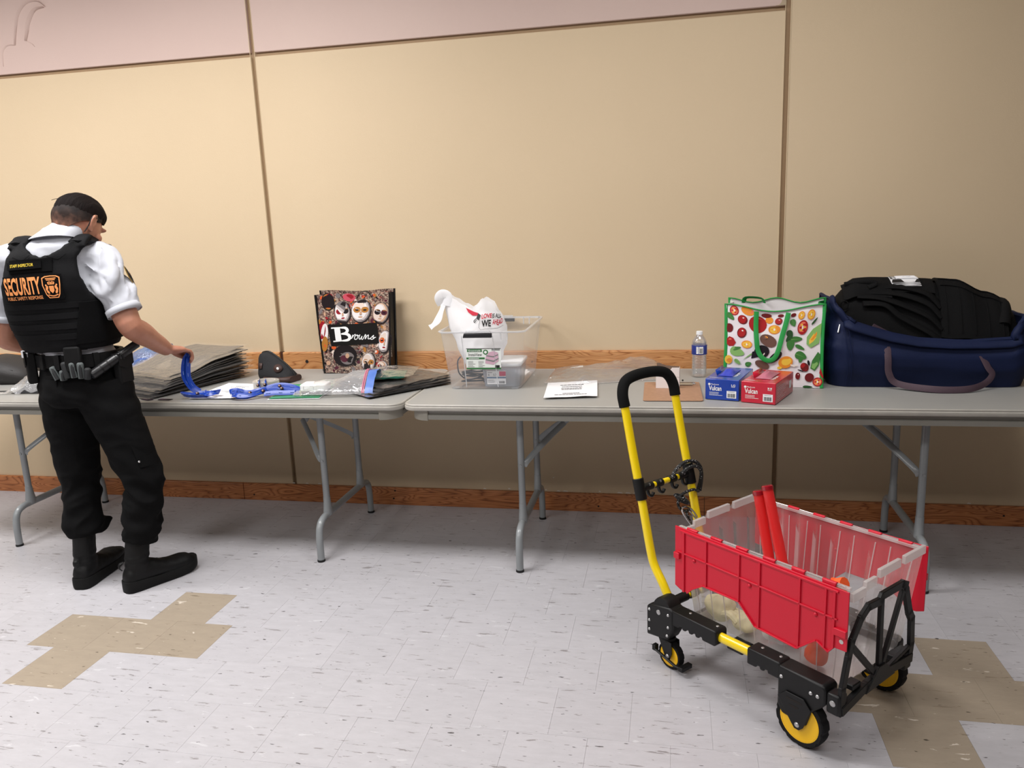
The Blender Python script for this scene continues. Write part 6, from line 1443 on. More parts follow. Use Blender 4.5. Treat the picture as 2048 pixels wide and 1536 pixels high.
    leaf(1365, 395, 55, 32, 1.2); leaf(1340, 560, 70, 36, 1.3, 10); leaf(1420, 622, 70, 36, 0.0); leaf(1355, 700, 70, 46, 1.6); leaf(1330, 610, 50, 30, 2.2, 10); leaf(1470, 730, 65, 22, 0.5); leaf(1490, 840, 75, 50, 0.4); leaf(1490, 890, 40, 26, 1.8); leaf(1610, 400, 55, 12, -1.0, 10)
    pol(6, [(1540, 600), (1600, 500), (1690, 430), (1700, 560), (1690, 680), (1600, 740), (1545, 690)]); pol(4, [(1560, 660), (1640, 520), (1685, 470), (1690, 540), (1620, 660), (1570, 700)]); pol(3, [(1585, 640), (1650, 535), (1682, 500), (1684, 530), (1615, 640)])
    pol(5, [(1690, 790), (1725, 830), (1715, 960), (1670, 1030), (1615, 1000), (1630, 900)]); pol(6, [(1685, 810), (1712, 840), (1704, 945), (1665, 1012), (1628, 990), (1640, 905)]); ov(8, 1688, 850, 24, 44, 0.2)
    ov(4, 590, 915, 50, 58); ov(3, 600, 930, 36, 34); leaf(705, 940, 50, 24, 0.7, 6); leaf(845, 965, 42, 30, -0.4); ov(8, 1020, 965, 95, 50, 0.4); ov(3, 1310, 925, 90, 78, -0.4); ov(4, 1320, 915, 62, 50, -0.4); pol(9, [(1370, 950), (1470, 960), (1420, 985), (1375, 975)]); ov(4, 1240, 1000, 30, 18)
    tom(1545, 985, 48, 60, 0, -0.6); ov(7, 1590, 930, 14, 36, -0.3); tom(1612, 1115, 56, 56, 1); half(1715, 1170, 60, 56, 0, 2); pol(0, [(1735, 990), (1780, 1100), (1775, 1130), (1728, 1060)]); ov(7, 1500, 1030, 40, 8, 0.3); leaf(1600, 1235, 60, 16, 0.0, 10); tom(1470, 1100, 30, 44, 1)
    q.build('vegetable_print', mats, t, recalc=False)
veg_tote()

# ---- glove boxes
def glove_box(label, cat, loc, rz, col, col_dark, size_txt, glove_col, name):
    t = thing('glove_box', label, 'box', loc, rz, 'glove boxes')
    W, D, H = 0.128, 0.250, 0.081
    M_C = mat(name+'_card', col, 0.25, coat=0.4); M_D = mat(name+'_card_dark', col_dark, 0.3, coat=0.3)
    q = MB(); q.span((0, 0, 0), (W, D, H)); q.build('carton', M_C, t, bevel=0.0025)
    f = lambda o: plane_fn((0, -o, 0), (1, 0, 0), (0, 0, 1))
    q = MB(); put_text(q, 'Vulcan', f(0.0006), 0.014, 0.036, 0.048, 0.019, 0.02); put_text(q, 'Medicom', f(0.0006), 0.022, 0.0575, 0.030, 0.006, 0.0); put_oval(q, f(0.0006), 0.0155, 0.0605, 0.0045, 0.0045); put_lines(q, f(0.0006), 0.016, 0.028, 0.055, 3, 0.0052, 0.0018, 4); put_text(q, size_txt, f(0.0006), 0.099, 0.056, 0.015, 0.008, 0.02); put_rect(q, f(0.0006), 0.099, 0.0525, 0.014, 0.0015); q.build('front_lettering', M_WHITE, t, recalc=False)
    q = MB(); put_rect(q, f(0.0008), 0.082, 0.010, 0.036, 0.028); lb = q.build('barcode_label', M_PAPER, t, recalc=False)
    q = MB(); put_barcode(q, f(0.0012), 0.086, 0.013, 0.028, 0.015, 7); put_lines(q, f(0.0012), 0.087, 0.0335, 0.026, 1, 0.003, 0.0012, 2); q.build('barcode', M_INK, lb, recalc=False)
    tp = lambda o: plane_fn((0, 0, H+o), (1, 0, 0), (0, 1, 0))
    q = MB(); put_oval(q, tp(0.0006), 0.063, 0.13, 0.030, 0.075, 0, 24); q.build('opening', M_D, t, recalc=False)
    q = MB(); q.grid(lambda u, v: V(0.035+0.055*u, 0.06+0.14*v, H+0.002+0.018*math.sin(PI*u)*math.sin(PI*v)+0.008*mnoise.noise(V(u*4, v*4, W*10+col[0]*9))*math.sin(PI*u)*math.sin(PI*v)), 14, 16, 0.001); q.build('glove', mat(name+'_glove', glove_col, 0.35), t)
    q = MB(); q.add([V(0.030, 0.06, H+0.001), V(0.030, 0.20, H+0.001), V(0.018, 0.19, H+0.018), V(0.018, 0.08, H+0.020)], [(0, 1, 2, 3)]); q.build('torn_flap', M_C, t, solid=0.0008)
    q = MB(); put_text(q, 'Vulcan', plane_fn((0.104, 0.06, H+0.0008), (0, 1, 0), (-1, 0, 0)), 0, 0, 0.075, 0.014, 0.01); put_lines(q, tp(0.0008), 0.01, 0.03, 0.05, 3, 0.006, 0.0016, 3); q.build('top_print', M_WHITE, t, recalc=False)
    s = plane_fn((W+0.0006, 0, 0), (0, 1, 0), (0, 0, 1)); q = MB(); put_lines(q, s, 0.02, 0.060, 0.14, 8, 0.0065, 0.0012, 11); q.build('side_print', M_WHITE, t, recalc=False)
    q = MB(); put_rect(q, s, 0.185, 0.026, 0.032, 0.030); q.build('side_label', M_PAPER, t, recalc=False)
glove_box('blue disposable glove box marked LG beside the red one', 'box', (2.412, -0.676, TZ), math.radians(-17), rgb(14, 60, 160), rgb(8, 30, 84), 'LG', rgb(52, 70, 190), 'blue')
glove_box('red disposable glove box in front of the vegetable tote', 'box', (2.541, -0.722, TZ), math.radians(-22), rgb(196, 24, 52), rgb(110, 10, 28), 'M M', rgb(190, 110, 130), 'red')

# ---- navy duffel bag with a black vest stuffed in it
def duffel():
    t = thing('duffel_bag', 'open navy blue duffel bag on the right table', 'bag', (3.266, -0.262, TZ))
    M_N = mat('navy_nylon', rgb(16, 27, 60), 0.65, spec=0.25, var=0.12, vscale=5, bump=0.12, bscale=350); M_WB = mat('plum_webbing', rgb(74, 56, 66), 0.7, bump=0.2, bscale=300)
    front = [(-0.36, 0.345), (-0.30, 0.275), (-0.20, 0.245), (-0.10, 0.175), (0.0, 0.148), (0.14, 0.138), (0.24, 0.180), (0.34, 0.262)]
    def per(u):      # perimeter position, outward normal, rim height
        pts = rrect(0.71, 0.36, 0.075, 6); n = len(pts); f = u*n; i = int(f) % n; k = f-int(f); a, b = pts[i], pts[(i+1) % n]; x, y = lerp(a[0], b[0], k), lerp(a[1], b[1], k)
        d = V(b[0]-a[0], b[1]-a[1], 0); d = d.normalized() if d.length > 1e-6 else V(1, 0, 0)
        rim = interp(front, x) if y < 0 else 0.25+0.06*smooth((-x)/0.3)
        if abs(y) < 0.12: rim = 0.345 if x < 0 else 0.265
        return x, y, V(d.y, -d.x, 0), rim
    U = 96
    tab = [per(k/U) for k in range(U)]
    rim = [a[3] for a in tab]
    for _ in range(3): rim = [(rim[k-1]+rim[k]*2+rim[(k+1) % U])/4 for k in range(U)]
    def pt(k, v):
        x, y, n, _ = tab[k % U]; r = rim[k % U]; z = v*r
        bulge = 0.022*math.sin(PI*min(1, z/0.22))-0.018*max(0, v-0.75)*4*0.5
        w_ = 0.006*mnoise.noise(V(x*7, y*7, z*10))+0.013*ridged(V(x*3+z*6, y*4, z*8-x*4), 2)*smooth(v*1.6)
        return V(x, y, z)+n*(bulge+w_)
    nv = 20; rings = [[pt(k, j/nv) for k in range(U)] for j in range(nv+1)]
    inner = [[p-tab[k][2]*0.012+V(0, 0, -0.002) for k, p in enumerate(rings[j])] for j in range(nv, 8, -1)]
    q = MB(); q.loft(rings+inner, True); q.build('bag_shell', M_N, t, smooth_angle=70)
    # rolled rim, seams
    q = MB(); q.tube([rings[nv][k]+V(0, 0, 0.0) for k in range(U)], (0.008, 0.006), 8, closed=True); q.build('zip_edge', M_N, t)
    fr = [k for k in range(U) if tab[k][1] < -0.10]
    fr.sort(key=lambda k: tab[k][0])
    q = MB(); pts = [rings[nv][k]+V(0, -0.010, -0.012+0.006*math.sin(i*0.7)) for i, k in enumerate(fr)]; pts = pts[::2]; n_ = len(catmull(pts, 3)); q.tube(catmull(pts, 3), [(0.010+0.003*math.sin(i*0.5), 0.020+0.006*math.sin(i*0.23+1)) for i in range(n_)], 12, up=V(0, 0, 1)); q.build('rim_fold', M_N, t, smooth_angle=80)
    for xs in (-0.30, -0.285):
        q = MB(); q.tube(catmull([(xs, -0.188, 0.005), (xs, -0.214, 0.10), (xs-0.01, -0.205, 0.20), (xs-0.02, -0.185, 0.26)], 4), 0.0016, 6); q.build('seam', M_N, t)
    q = MB(); q.tube([(-0.33, -0.175, 0.25), (-0.337, -0.185, 0.22)], 0.003, 6); q.build('zip_pull', M_BOLT, t)
    P = [(-0.158, -0.202, 0.172), (-0.157, -0.222, 0.12), (-0.150, -0.222, 0.06), (-0.115, -0.228, 0.022), (0.0, -0.285, 0.0135), (0.115, -0.278, 0.0135), (0.185, -0.238, 0.026), (0.215, -0.222, 0.058), (0.200, -0.218, 0.085), (0.180, -0.204, 0.13)]
    q = MB(); q.tube(catmull(P, 6), (0.0125, 0.0016), 8, up=V(0, 1, 0.2)); q.build('carry_strap', M_WB, t)
    q = MB(); q.tube(catmull([(-0.21, -0.165, 0.235), (-0.12, -0.14, 0.185), (-0.06, -0.13, 0.155)], 5), (0.0025, 0.018), 8); q.build('inner_strap', M_WB, t)
    q = MB(); q.grid(lambda u, v: V(-0.12+0.14*u, -0.15+0.05*v, 0.12+0.03*v+0.01*ridged(V(u*4, v*4, 1), 2)), 12, 8, 0.001); q.build('inner_wrap', FILM2, t)
duffel()
def packed_vest():
    t = thing('tactical_vest', 'black tactical vest with a white tag bulging out of the duffel bag', 'vest', (3.272, -0.262, TZ+0.10))
    M_K = mat('packed_vest_black', rgb(9, 9, 10), 0.8, spec=0.2, bump=0.3, bscale=220); M_K2 = mat('packed_vest_black_b', rgb(12, 12, 13), 0.85, spec=0.2, bump=0.25, bscale=260)
    topz = [(-0.335, 0.19), (-0.31, 0.27), (-0.26, 0.298), (-0.12, 0.300), (0.0, 0.298), (0.12, 0.287), (0.23, 0.235), (0.32, 0.20), (0.345, 0.12)]
    lowz = [(-0.335, 0.165), (-0.19, 0.13), (-0.04, 0.075), (0.09, 0.055), (0.345, 0.05)]
    def dome(x, yy, o=0.0):   # yy -1 front .. 1 back
        a, b = interp(topz, x), interp(lowz, x); 
        if yy < -0.1: k = math.cos((yy+0.1)/0.9*PI/2); z = lerp(b-0.03, a, k**0.75)
        else: z = a-0.10*((yy+0.1)/1.1)**2
        y = yy*(0.148+0.01*math.sin(x*9)); n = V(0, -0.8 if yy < -0.3 else 0, 0.6 if yy < -0.3 else 1)
        return V(x, y, z+0.006*mnoise.noise(V(x*8, y*8, 2)))+n*o
    q = MB(); q.grid(lambda u, v: dome(lerp(-0.335, 0.345, u), lerp(-1, 1, v)), 40, 24, 0.03); q.build('carrier', M_K, t, smooth_angle=70)
    # right hand folded panel with stitched grid
    q = MB(); q.grid(lambda u, v: dome(lerp(0.045, 0.285, u), lerp(-0.93, 0.35, v), 0.016+0.004*math.sin(PI*v)), 18, 18, 0.012); pn = q.build('folded_panel', M_K2, t, smooth_angle=70)
    for k in range(5):
        x = 0.065+0.05*k; q = MB(); q.tube([dome(x, lerp(-0.9, -0.25, j/6), 0.0205) for j in range(7)], 0.0016, 6); q.build('stitch', M_K, pn)
    for yy in (-0.22, -0.34):
        q = MB(); q.tube([dome(lerp(0.05, 0.28, j/10), yy+0.03*math.sin(j), 0.022) for j in range(11)], 0.003, 6); q.build('fold_edge', M_K, pn)
    # sweeping straps on the left
    for i in range(4):
        q = MB(); pts = [dome(-0.30+0.02*i, -0.35-0.12*i, 0.012), dome(-0.22+0.02*i, -0.42-0.10*i, 0.016), dome(-0.10, -0.40-0.14*i, 0.016), dome(0.0, -0.52-0.13*i, 0.014), dome(0.05, -0.66-0.10*i, 0.010)]
        q.tube(catmull(pts, 6), (0.006, 0.017), 10, up=V(0, 1, 0.6)); q.build('strap', M_K2 if i % 2 else M_K, t)
    q = MB(); q.grid(lambda u, v: dome(lerp(-0.31, -0.13, u), lerp(-0.62, -0.1, v), 0.020+0.010*math.sin(PI*u)*math.sin(PI*v)), 12, 12, 0.016); q.build('shoulder_pad', M_K2, t, smooth_angle=70)
    q = MB(); q.tube(catmull([dome(-0.30, -0.3, 0.03), dome(-0.24, -0.32, 0.034), dome(-0.19, -0.38, 0.034), dome(-0.22, -0.46, 0.030)], 6), (0.004, 0.010), 8); q.build('loop', M_K, t)
    q = MB(); c = dome(-0.312, -0.72, 0.02); q.tube([c+V(0.014*math.cos(a*PI/6), -0.004, 0.016*math.sin(a*PI/6)) for a in range(12)], 0.0028, 6, closed=True); q.build('ring', M_K2, t)
    q = MB(); q.tube(catmull([dome(0.27, -0.75, 0.01), dome(0.285, -0.45, 0.008), dome(0.29, -0.1, 0.0), dome(0.285, 0.3, -0.02)], 5), 0.024, 14); q.build('rolled_side', M_K2, t)
    q = MB(); q.grid(lambda u, v: dome(lerp(-0.18, 0.03, u), lerp(-0.50, 0.0, v), 0.014), 10, 10, 0.006); q.build('velcro_field', M_K, t, smooth_angle=70)
    # zebra wrap and white tag
    tg = lambda o: (lambda u, v: dome(-0.135+u+0.012*(1-v/0.10), -0.40+v*3.6, 0.020+o))
    q = MB(); g = tg(0.0); q.grid(lambda u, v: g(u*0.105, v*0.10), 8, 8, 0.003); z = q.build('striped_wrap', mat('tag_white', rgb(228, 228, 230), 0.45), t)
    q = MB(); r = random.Random(4)
    for k in range(9):
        if 3 <= k <= 6: w0, w1 = 0.0, 0.022
        else: w0, w1 = 0.0, 0.105
        yv = 0.004+0.0105*k; put_stroke(q, tg(0.002), [(w0+0.002, yv), (lerp(w0, w1, 0.3), yv+0.003), (lerp(w0, w1, 0.6), yv-0.002), (w1, yv+0.002)], lambda s: 0.0035+0.002*math.sin(s*7), 4)
    q.build('stripes', M_INK, z, recalc=False)
    q = MB(); g2 = tg(0.0035); q.grid(lambda u, v: g2(0.024+u*0.074, 0.034+v*0.040), 6, 4, 0.001); tgp = q.build('paper_tag', M_PAPER, z)
    q = MB(); put_stroke(q, tg(0.0045), [(0.05, 0.05), (0.06, 0.056), (0.07, 0.048), (0.08, 0.056)], 0.0012, 4); q.build('scribble', M_INK, tgp, recalc=False)
packed_vest()
# ---- small things on the right table
def loose_sheet(label, corners, lines, curl=0.012, name='paper_sheet', big=None):
    """sheet of paper; corners back-left, back-right, front-right, front-left in world x,y"""
    c = V(sum(p[0] for p in corners)/4, sum(p[1] for p in corners)/4, TZ+0.0008)
    t = thing(name, label, 'paper', tuple(c))
    P = [V(p[0], p[1], 0)-V(c.x, c.y, 0) for p in corners]
    def f(u, v):   # u left-right, v front-back
        a = lerp(lerp(P[3], P[2], u), lerp(P[0], P[1], u), v); e = max(abs(2*u-1)**3, abs(2*v-1)**3); return a+V(0, 0, curl*e*(0.4+0.6*mnoise.noise(V(u*2, v*2, c.x*7))**2)+curl*0.25*(1-v)**4)
    q = MB(); q.grid(f, 14, 14, 0.0004); q.build('sheet', M_PAPER, t)
    q = MB(); g = lambda x, y: f(x, y)+V(0, 0, 0.0007); lines(q, g); q.build('print', M_INK, t, recalc=False)
def p_right(q, g):
    r = random.Random(3)
    for v, w_ in ((0.80, 0.70), (0.70, 0.42), (0.60, 0.60), (0.53, 0.48), (0.28, 0.55), (0.19, 0.72)):
        put_lines(q, g, 0.5-w_/2, v, w_, 1, 0.05, 0.028, int(v*100), True)
loose_sheet('printed white sheet in front of the clear plastic bag on the right table', ((1.757, -0.405), (1.966, -0.345), (1.996, -0.668), (1.785, -0.705)), p_right, 0.010)
def p_left(q, g):
    for v, w_ in ((0.82, 0.5), (0.74, 0.62), (0.66, 0.4), (0.5, 0.66), (0.42, 0.3)): put_lines(q, g, 0.5-w_/2+0.1, v, w_, 1, 0.04, 0.016, int(v*90))
loose_sheet('white sheet of paper lying under the blue lanyards by the tape roll', ((0.235, -0.420), (0.448, -0.450), (0.452, -0.742), (0.240, -0.752)), p_left, 0.006)

def poly_bag():
    t = thing('plastic_bag', 'empty crumpled clear plastic bag behind the sheet on the right table', 'bag', (1.98, -0.20, TZ))
    def f(u, v):
        x = lerp(-0.24, 0.27, u); y = lerp(-0.20, 0.15, v)+0.06*u-0.03*math.sin(u*5); n = ridged(V(x*7, y*7, 0.5), 3); e = math.sin(PI*u)**0.4*math.sin(PI*v)**0.4
        return V(x, y, 0.001+e*(0.022+0.018*n+0.040*smooth((u-0.45)/0.4)*smooth(v*1.4)))
    q = MB(); q.grid(f, 46, 34); q.build('top_film', FILM3, t, smooth_angle=50)
    q = MB(); q.grid(lambda u, v: V(lerp(-0.24, 0.27, u), lerp(-0.20, 0.15, v)+0.06*u-0.03*math.sin(u*5), 0.0008), 8, 8); q.build('bottom_film', FILM, t)
    q = MB(); q.tube([f(0.0, k/14)+V(0, 0, 0.001) for k in range(15)], 0.0012, 5); q.tube([f(k/20, 0.0)+V(0, 0, 0.001) for k in range(21)], 0.0010, 5); q.build('seal_edge', FILM2, t)
    q = MB(); q.add([f(0.18, 0.55)+V(0, 0, 0.003), f(0.28, 0.72)+V(0, 0, 0.004), f(0.30, 0.52)+V(0, 0, 0.003)], [(0, 1, 2)]); q.build('white_print', M_WHITE, t, recalc=False)
poly_bag()
def clipboard():
    t = thing('clipboard', 'brown hardboard clipboard lying under a white carton by the glove boxes', 'clipboard', (2.288, -0.545, TZ), math.radians(1))
    q = MB(); q.prism(rrect(0.228, 0.345, 0.012, 4), 0, 0.0035); q.build('board', mat('hardboard', rgb(168, 128, 100), 0.55, var=0.08, vscale=60), t, bevel=0.001)
    q = MB(); q.prism(rrect(0.085, 0.03, 0.004, 3), 0.0035, 0.0055, (V(0.055, 0.135, 0), V(1, 0, 0), V(0, 1, 0), V(0, 0, 1))); cl = q.build('clip_plate', M_CHROME, t)
    q = MB(); q.tube([(0.018, 0.125, 0.008), (0.092, 0.125, 0.008)], 0.0045, 10); q.build('clip_roll', M_CHROME, cl)
    q = MB(); q.grid(lambda u, v: V(0.025+0.06*u, 0.12-0.022*v, 0.010-0.004*v+0.003*math.sin(PI*v)), 4, 5, 0.001); q.build('clip_jaw', M_CHROME, cl)
    for x in (0.03, 0.045):
        q = MB(); q.ball((x, 0.145, 0.016), 0.004, 8, 6); q.build('clip_stud', M_BLKPL, cl)
clipboard()
def small_carton():
    t = thing('small_carton', 'small white open carton standing on the brown clipboard', 'carton', (2.270, -0.470, TZ+0.0038), math.radians(-2))
    M_C = mat('carton_white', rgb(234, 226, 224), 0.6); M_I = mat('carton_grey_inside', rgb(120, 98, 84), 0.8)
    fr = lambda y: (V(0, y, 0), V(1, 0, 0), V(0, 0, 1), V(0, 1, 0))
    q = MB(); q.prism([(-0.047, 0), (0.047, 0), (0.047, 0.086), (0.018, 0.086), (0.004, 0.070), (-0.016, 0.070), (-0.022, 0.064), (-0.020, 0.060), (-0.047, 0.050)], -0.0006, 0.0006, fr(-0.03)); q.build('front_panel', M_C, t)
    q = MB(); q.prism([(-0.047, 0), (0.047, 0), (0.047, 0.080), (-0.01, 0.084), (-0.035, 0.094), (-0.047, 0.094)], -0.0006, 0.0006, fr(0.03)); q.build('back_panel', M_I, t)
    for s in (-1, 1):
        q = MB(); q.prism([(-0.03, 0), (0.03, 0), (0.03, 0.080), (-0.03, 0.084 if s > 0 else 0.05)], -0.0006, 0.0006, (V(s*0.047, 0, 0), V(0, 1, 0), V(0, 0, 1), V(1, 0, 0))); q.build('side_panel', M_C, t)
    q = MB(); q.span((-0.047, -0.03, 0), (0.047, 0.03, 0.001)); q.build('base_panel', M_C, t)
    q = MB(); q.prism([(-0.046, 0.052), (0.046, 0.046), (0.046, 0.0465), (-0.046, 0.0525)], -0.0012, -0.0006, fr(-0.03)); q.build('crease', M_I, t)
    q = MB(); q.span((0.047, -0.030, 0.0), (0.0476, -0.028, 0.084)); q.build('edge', M_I, t)
small_carton()

# ---- stack of folded grey vests in clear sleeves
def vest_stack():
    M_F = [mat('folded_grey_a', rgb(92, 88, 84), 0.75, bump=0.2, bscale=120), mat('folded_grey_b', rgb(58, 55, 54), 0.75, bump=0.2, bscale=120), mat('folded_grey_c', rgb(110, 104, 96), 0.75, bump=0.2, bscale=120)]
    n = 13; O = V(-0.02, -0.43, TZ); Rz = math.radians(-19)
    r = random.Random(12)
    zf = lambda y: interp([(-0.30, 0.0042), (-0.12, 0.0066), (0.10, 0.0105), (0.27, 0.0112)], y)
    for k in range(n):
        top = k == n-1
        t = thing('folded_vest', 'topmost folded grey vest in clear plastic on the stack beside the guard' if top else 'folded grey vest in clear plastic within the stack beside the guard', 'vest', (O.x+r.uniform(-0.012, 0.012), O.y+r.uniform(-0.01, 0.01), O.z), Rz+r.uniform(-0.05, 0.05), 'folded vests stacked beside the guard')
        y0 = -0.285+0.011*k+r.uniform(-0.01, 0.01); y1 = 0.255+r.uniform(-0.012, 0.018); x0, x1 = -0.20+r.uniform(-0.01, 0.01), 0.178+r.uniform(-0.012, 0.012); sd = k*3.7
        def hgt(x, y, off=0.0):
            b = zf(y)*k; e = 0.004*mnoise.noise(V(x*9, y*7, sd)); droop = 0.30*b*smooth((x-0.10)/0.10)*0.6 if x > 0.1 else 0
            lift = 0.012*smooth((x-0.05)/0.15)*smooth((y-0.05)/0.2)*(k/n)
            return b+0.0012+e*min(1, k*0.3)+off-droop*0.2+lift
        q = MB(); q.grid(lambda u, v: V(lerp(x0, x1, u), lerp(y0, y1, v), hgt(lerp(x0, x1, u), lerp(y0, y1, v), zf(lerp(y0, y1, v))*0.62)), 14, 16, 0.0032); q.build('fabric', M_F[k % 3 if not top else 0], t, smooth_angle=60)
        def sl(u, v):
            x, y = lerp(x0-0.012, x1+0.022, u), lerp(y0-0.02, y1+0.02, v); return V(x, y, hgt(x, y, zf(y)*0.80+0.0015+0.0022*ridged(V(x*9, y*6, sd), 2)*(1.0 if top else 0.5)))
        q = MB(); q.grid(sl, 26, 28); q.build('clear_sleeve', FILM, t, smooth_angle=50)
vest_stack()

# ---- flat pile of dark garments under the zip bag
def garment_pile():
    M_D = [mat('garment_dark_a', rgb(58, 52, 48), 0.6, bump=0.25, bscale=60), mat('garment_dark_b', rgb(34, 32, 32), 0.6, bump=0.25, bscale=60)]
    r = random.Random(5)
    for k in range(4):
        t = thing('bagged_garment', ('topmost' if k == 3 else 'lower')+' dark garment in clear plastic in front of the mask tote', 'garment', (1.055+0.004*k, -0.455+0.01*k, TZ), math.radians(50+2.5*k), 'dark bagged garments in front of the mask tote')
        w_, d = 0.205-0.006*k, 0.175-0.004*k; sd = k*2.3
        h = lambda x, y, o=0.0: 0.0075*k+0.0012+o+(0.004*mnoise.noise(V(x*10, y*10, sd))+0.003*ridged(V(x*9, y*12, sd), 2))*min(1, 0.3+k*0.4)*0.8+0.003
        q = MB(); q.grid(lambda u, v: V(lerp(-w_, w_, u), lerp(-d, d, v), h(lerp(-w_, w_, u), lerp(-d, d, v), 0.004)), 20, 18, 0.004); q.build('fabric', M_D[(k+1) % 2], t, smooth_angle=60)
        q = MB(); q.grid(lambda u, v: V(lerp(-w_-0.015, w_+0.02, u), lerp(-d-0.012, d+0.014, v), h(lerp(-w_, w_, u), lerp(-d, d, v), 0.0060+0.003*ridged(V(u*7, v*6, sd), 2))), 30, 26); q.build('clear_sleeve', FILM, t, smooth_angle=50)
    t = thing('green_bagged_cloth', 'folded dark green cloth in clear plastic on the dark garments', 'cloth', (1.035, -0.46, TZ+0.045), math.radians(14))
    q = MB(); q.grid(lambda u, v: V(lerp(-0.09, 0.09, u), lerp(-0.085, 0.075, v), 0.004+0.012*math.sin(PI*u)*math.sin(PI*v)+0.006*ridged(V(u*3, v*4, 1), 2)), 16, 16, 0.006); q.build('cloth', mat('dark_green_cloth', rgb(22, 92, 74), 0.55, bump=0.2, bscale=50), t, smooth_angle=60)
    q = MB(); q.grid(lambda u, v: V(lerp(-0.11, 0.125, u)+0.02*v, lerp(-0.11, 0.12, v), 0.010+0.026*math.sin(PI*u)**0.7*math.sin(PI*v)**0.7+0.006*ridged(V(u*3, v*4, 3), 2)), 30, 28); q.build('clear_wrap', FILM, t, smooth_angle=50)
garment_pile()
def zip_bag():
    t = thing('zip_bag', 'clear zip bag with a blue and pink seal beside the mask tote', 'bag', (0.80, -0.62, TZ+0.006), math.radians(7))
    def f(u, v, o=0.0):    # u from the white box to the seal
        x = lerp(-0.10, 0.245, u); y = lerp(-0.085, 0.115, v); hgt = 0.052*math.sin(PI*min(1, u*1.7+0.05)*0.5+0.0)*(math.sin(PI*v)**0.5)*(1-0.35*smooth((u-0.25)/0.3))+0.040*smooth((u-0.4)/0.35)*smooth(v*1.6)
        return V(x, y, 0.003+hgt+0.006*ridged(V(u*5, v*4, 7), 3)*math.sin(PI*v)**0.5+o)
    q = MB(); q.grid(lambda u, v: f(u, v, 0.004), 40, 28); q.build('top_film', FILM2, t, smooth_angle=60)
    q = MB(); q.grid(lambda u, v: V(f(u, v).x, f(u, v).y, 0.001), 6, 6); q.build('bottom_film', FILM, t)
    M_ZB = mat('zip_blue', rgb(84, 120, 196), 0.4); M_ZP = mat('zip_pink', rgb(206, 110, 140), 0.4)
    q = MB(); q.grid(lambda u, v: f(0.90+0.10*u, v, 0.0065), 4, 20, 0.001); q.build('blue_seal', M_ZB, t)
    for a in (0.865, 0.885):
        q = MB(); q.tube([f(a, k/20, 0.008) for k in range(21)], (0.0022, 0.0012), 6); q.build('pink_track', M_ZP, t)
    q = MB(); put_poly(q, lambda x, y: f(x, y, 0.0095), [(0.60, 0.98), (0.74, 0.95), (0.66, 0.62)]); q.build('white_corner', M_WHITE, t, recalc=False)
    t2 = thing('card_pack', 'white boxed pack with a black base inside the clear zip bag', 'box', (0.775, -0.625, TZ+0.008), math.radians(6))
    q = MB(); q.prism(rrect(0.115, 0.085, 0.012, 4), 0.012, 0.040); q.build('white_pack', mat('pack_white', rgb(238, 238, 238), 0.5), t2, bevel=0.004)
    q = MB(); q.prism(rrect(0.110, 0.080, 0.014, 4), 0.0, 0.012); q.build('black_base', M_BLKPL, t2, bevel=0.002)
    q = MB(); fn = plane_fn((-0.05, -0.0432, 0.014), (1, 0, 0), (0, 0, 1)); put_stroke(q, fn, [(0.012, 0.02), (0.012, 0.006), (0.03, 0.006)], 0.0015, 3); put_stroke(q, fn, [(0.04, 0.02), (0.055, 0.018), (0.055, 0.006), (0.07, 0.006)], 0.0015, 3); q.build('grey_print', mat('print_grey', rgb(150, 150, 150), 0.6), t2, recalc=False)
zip_bag()

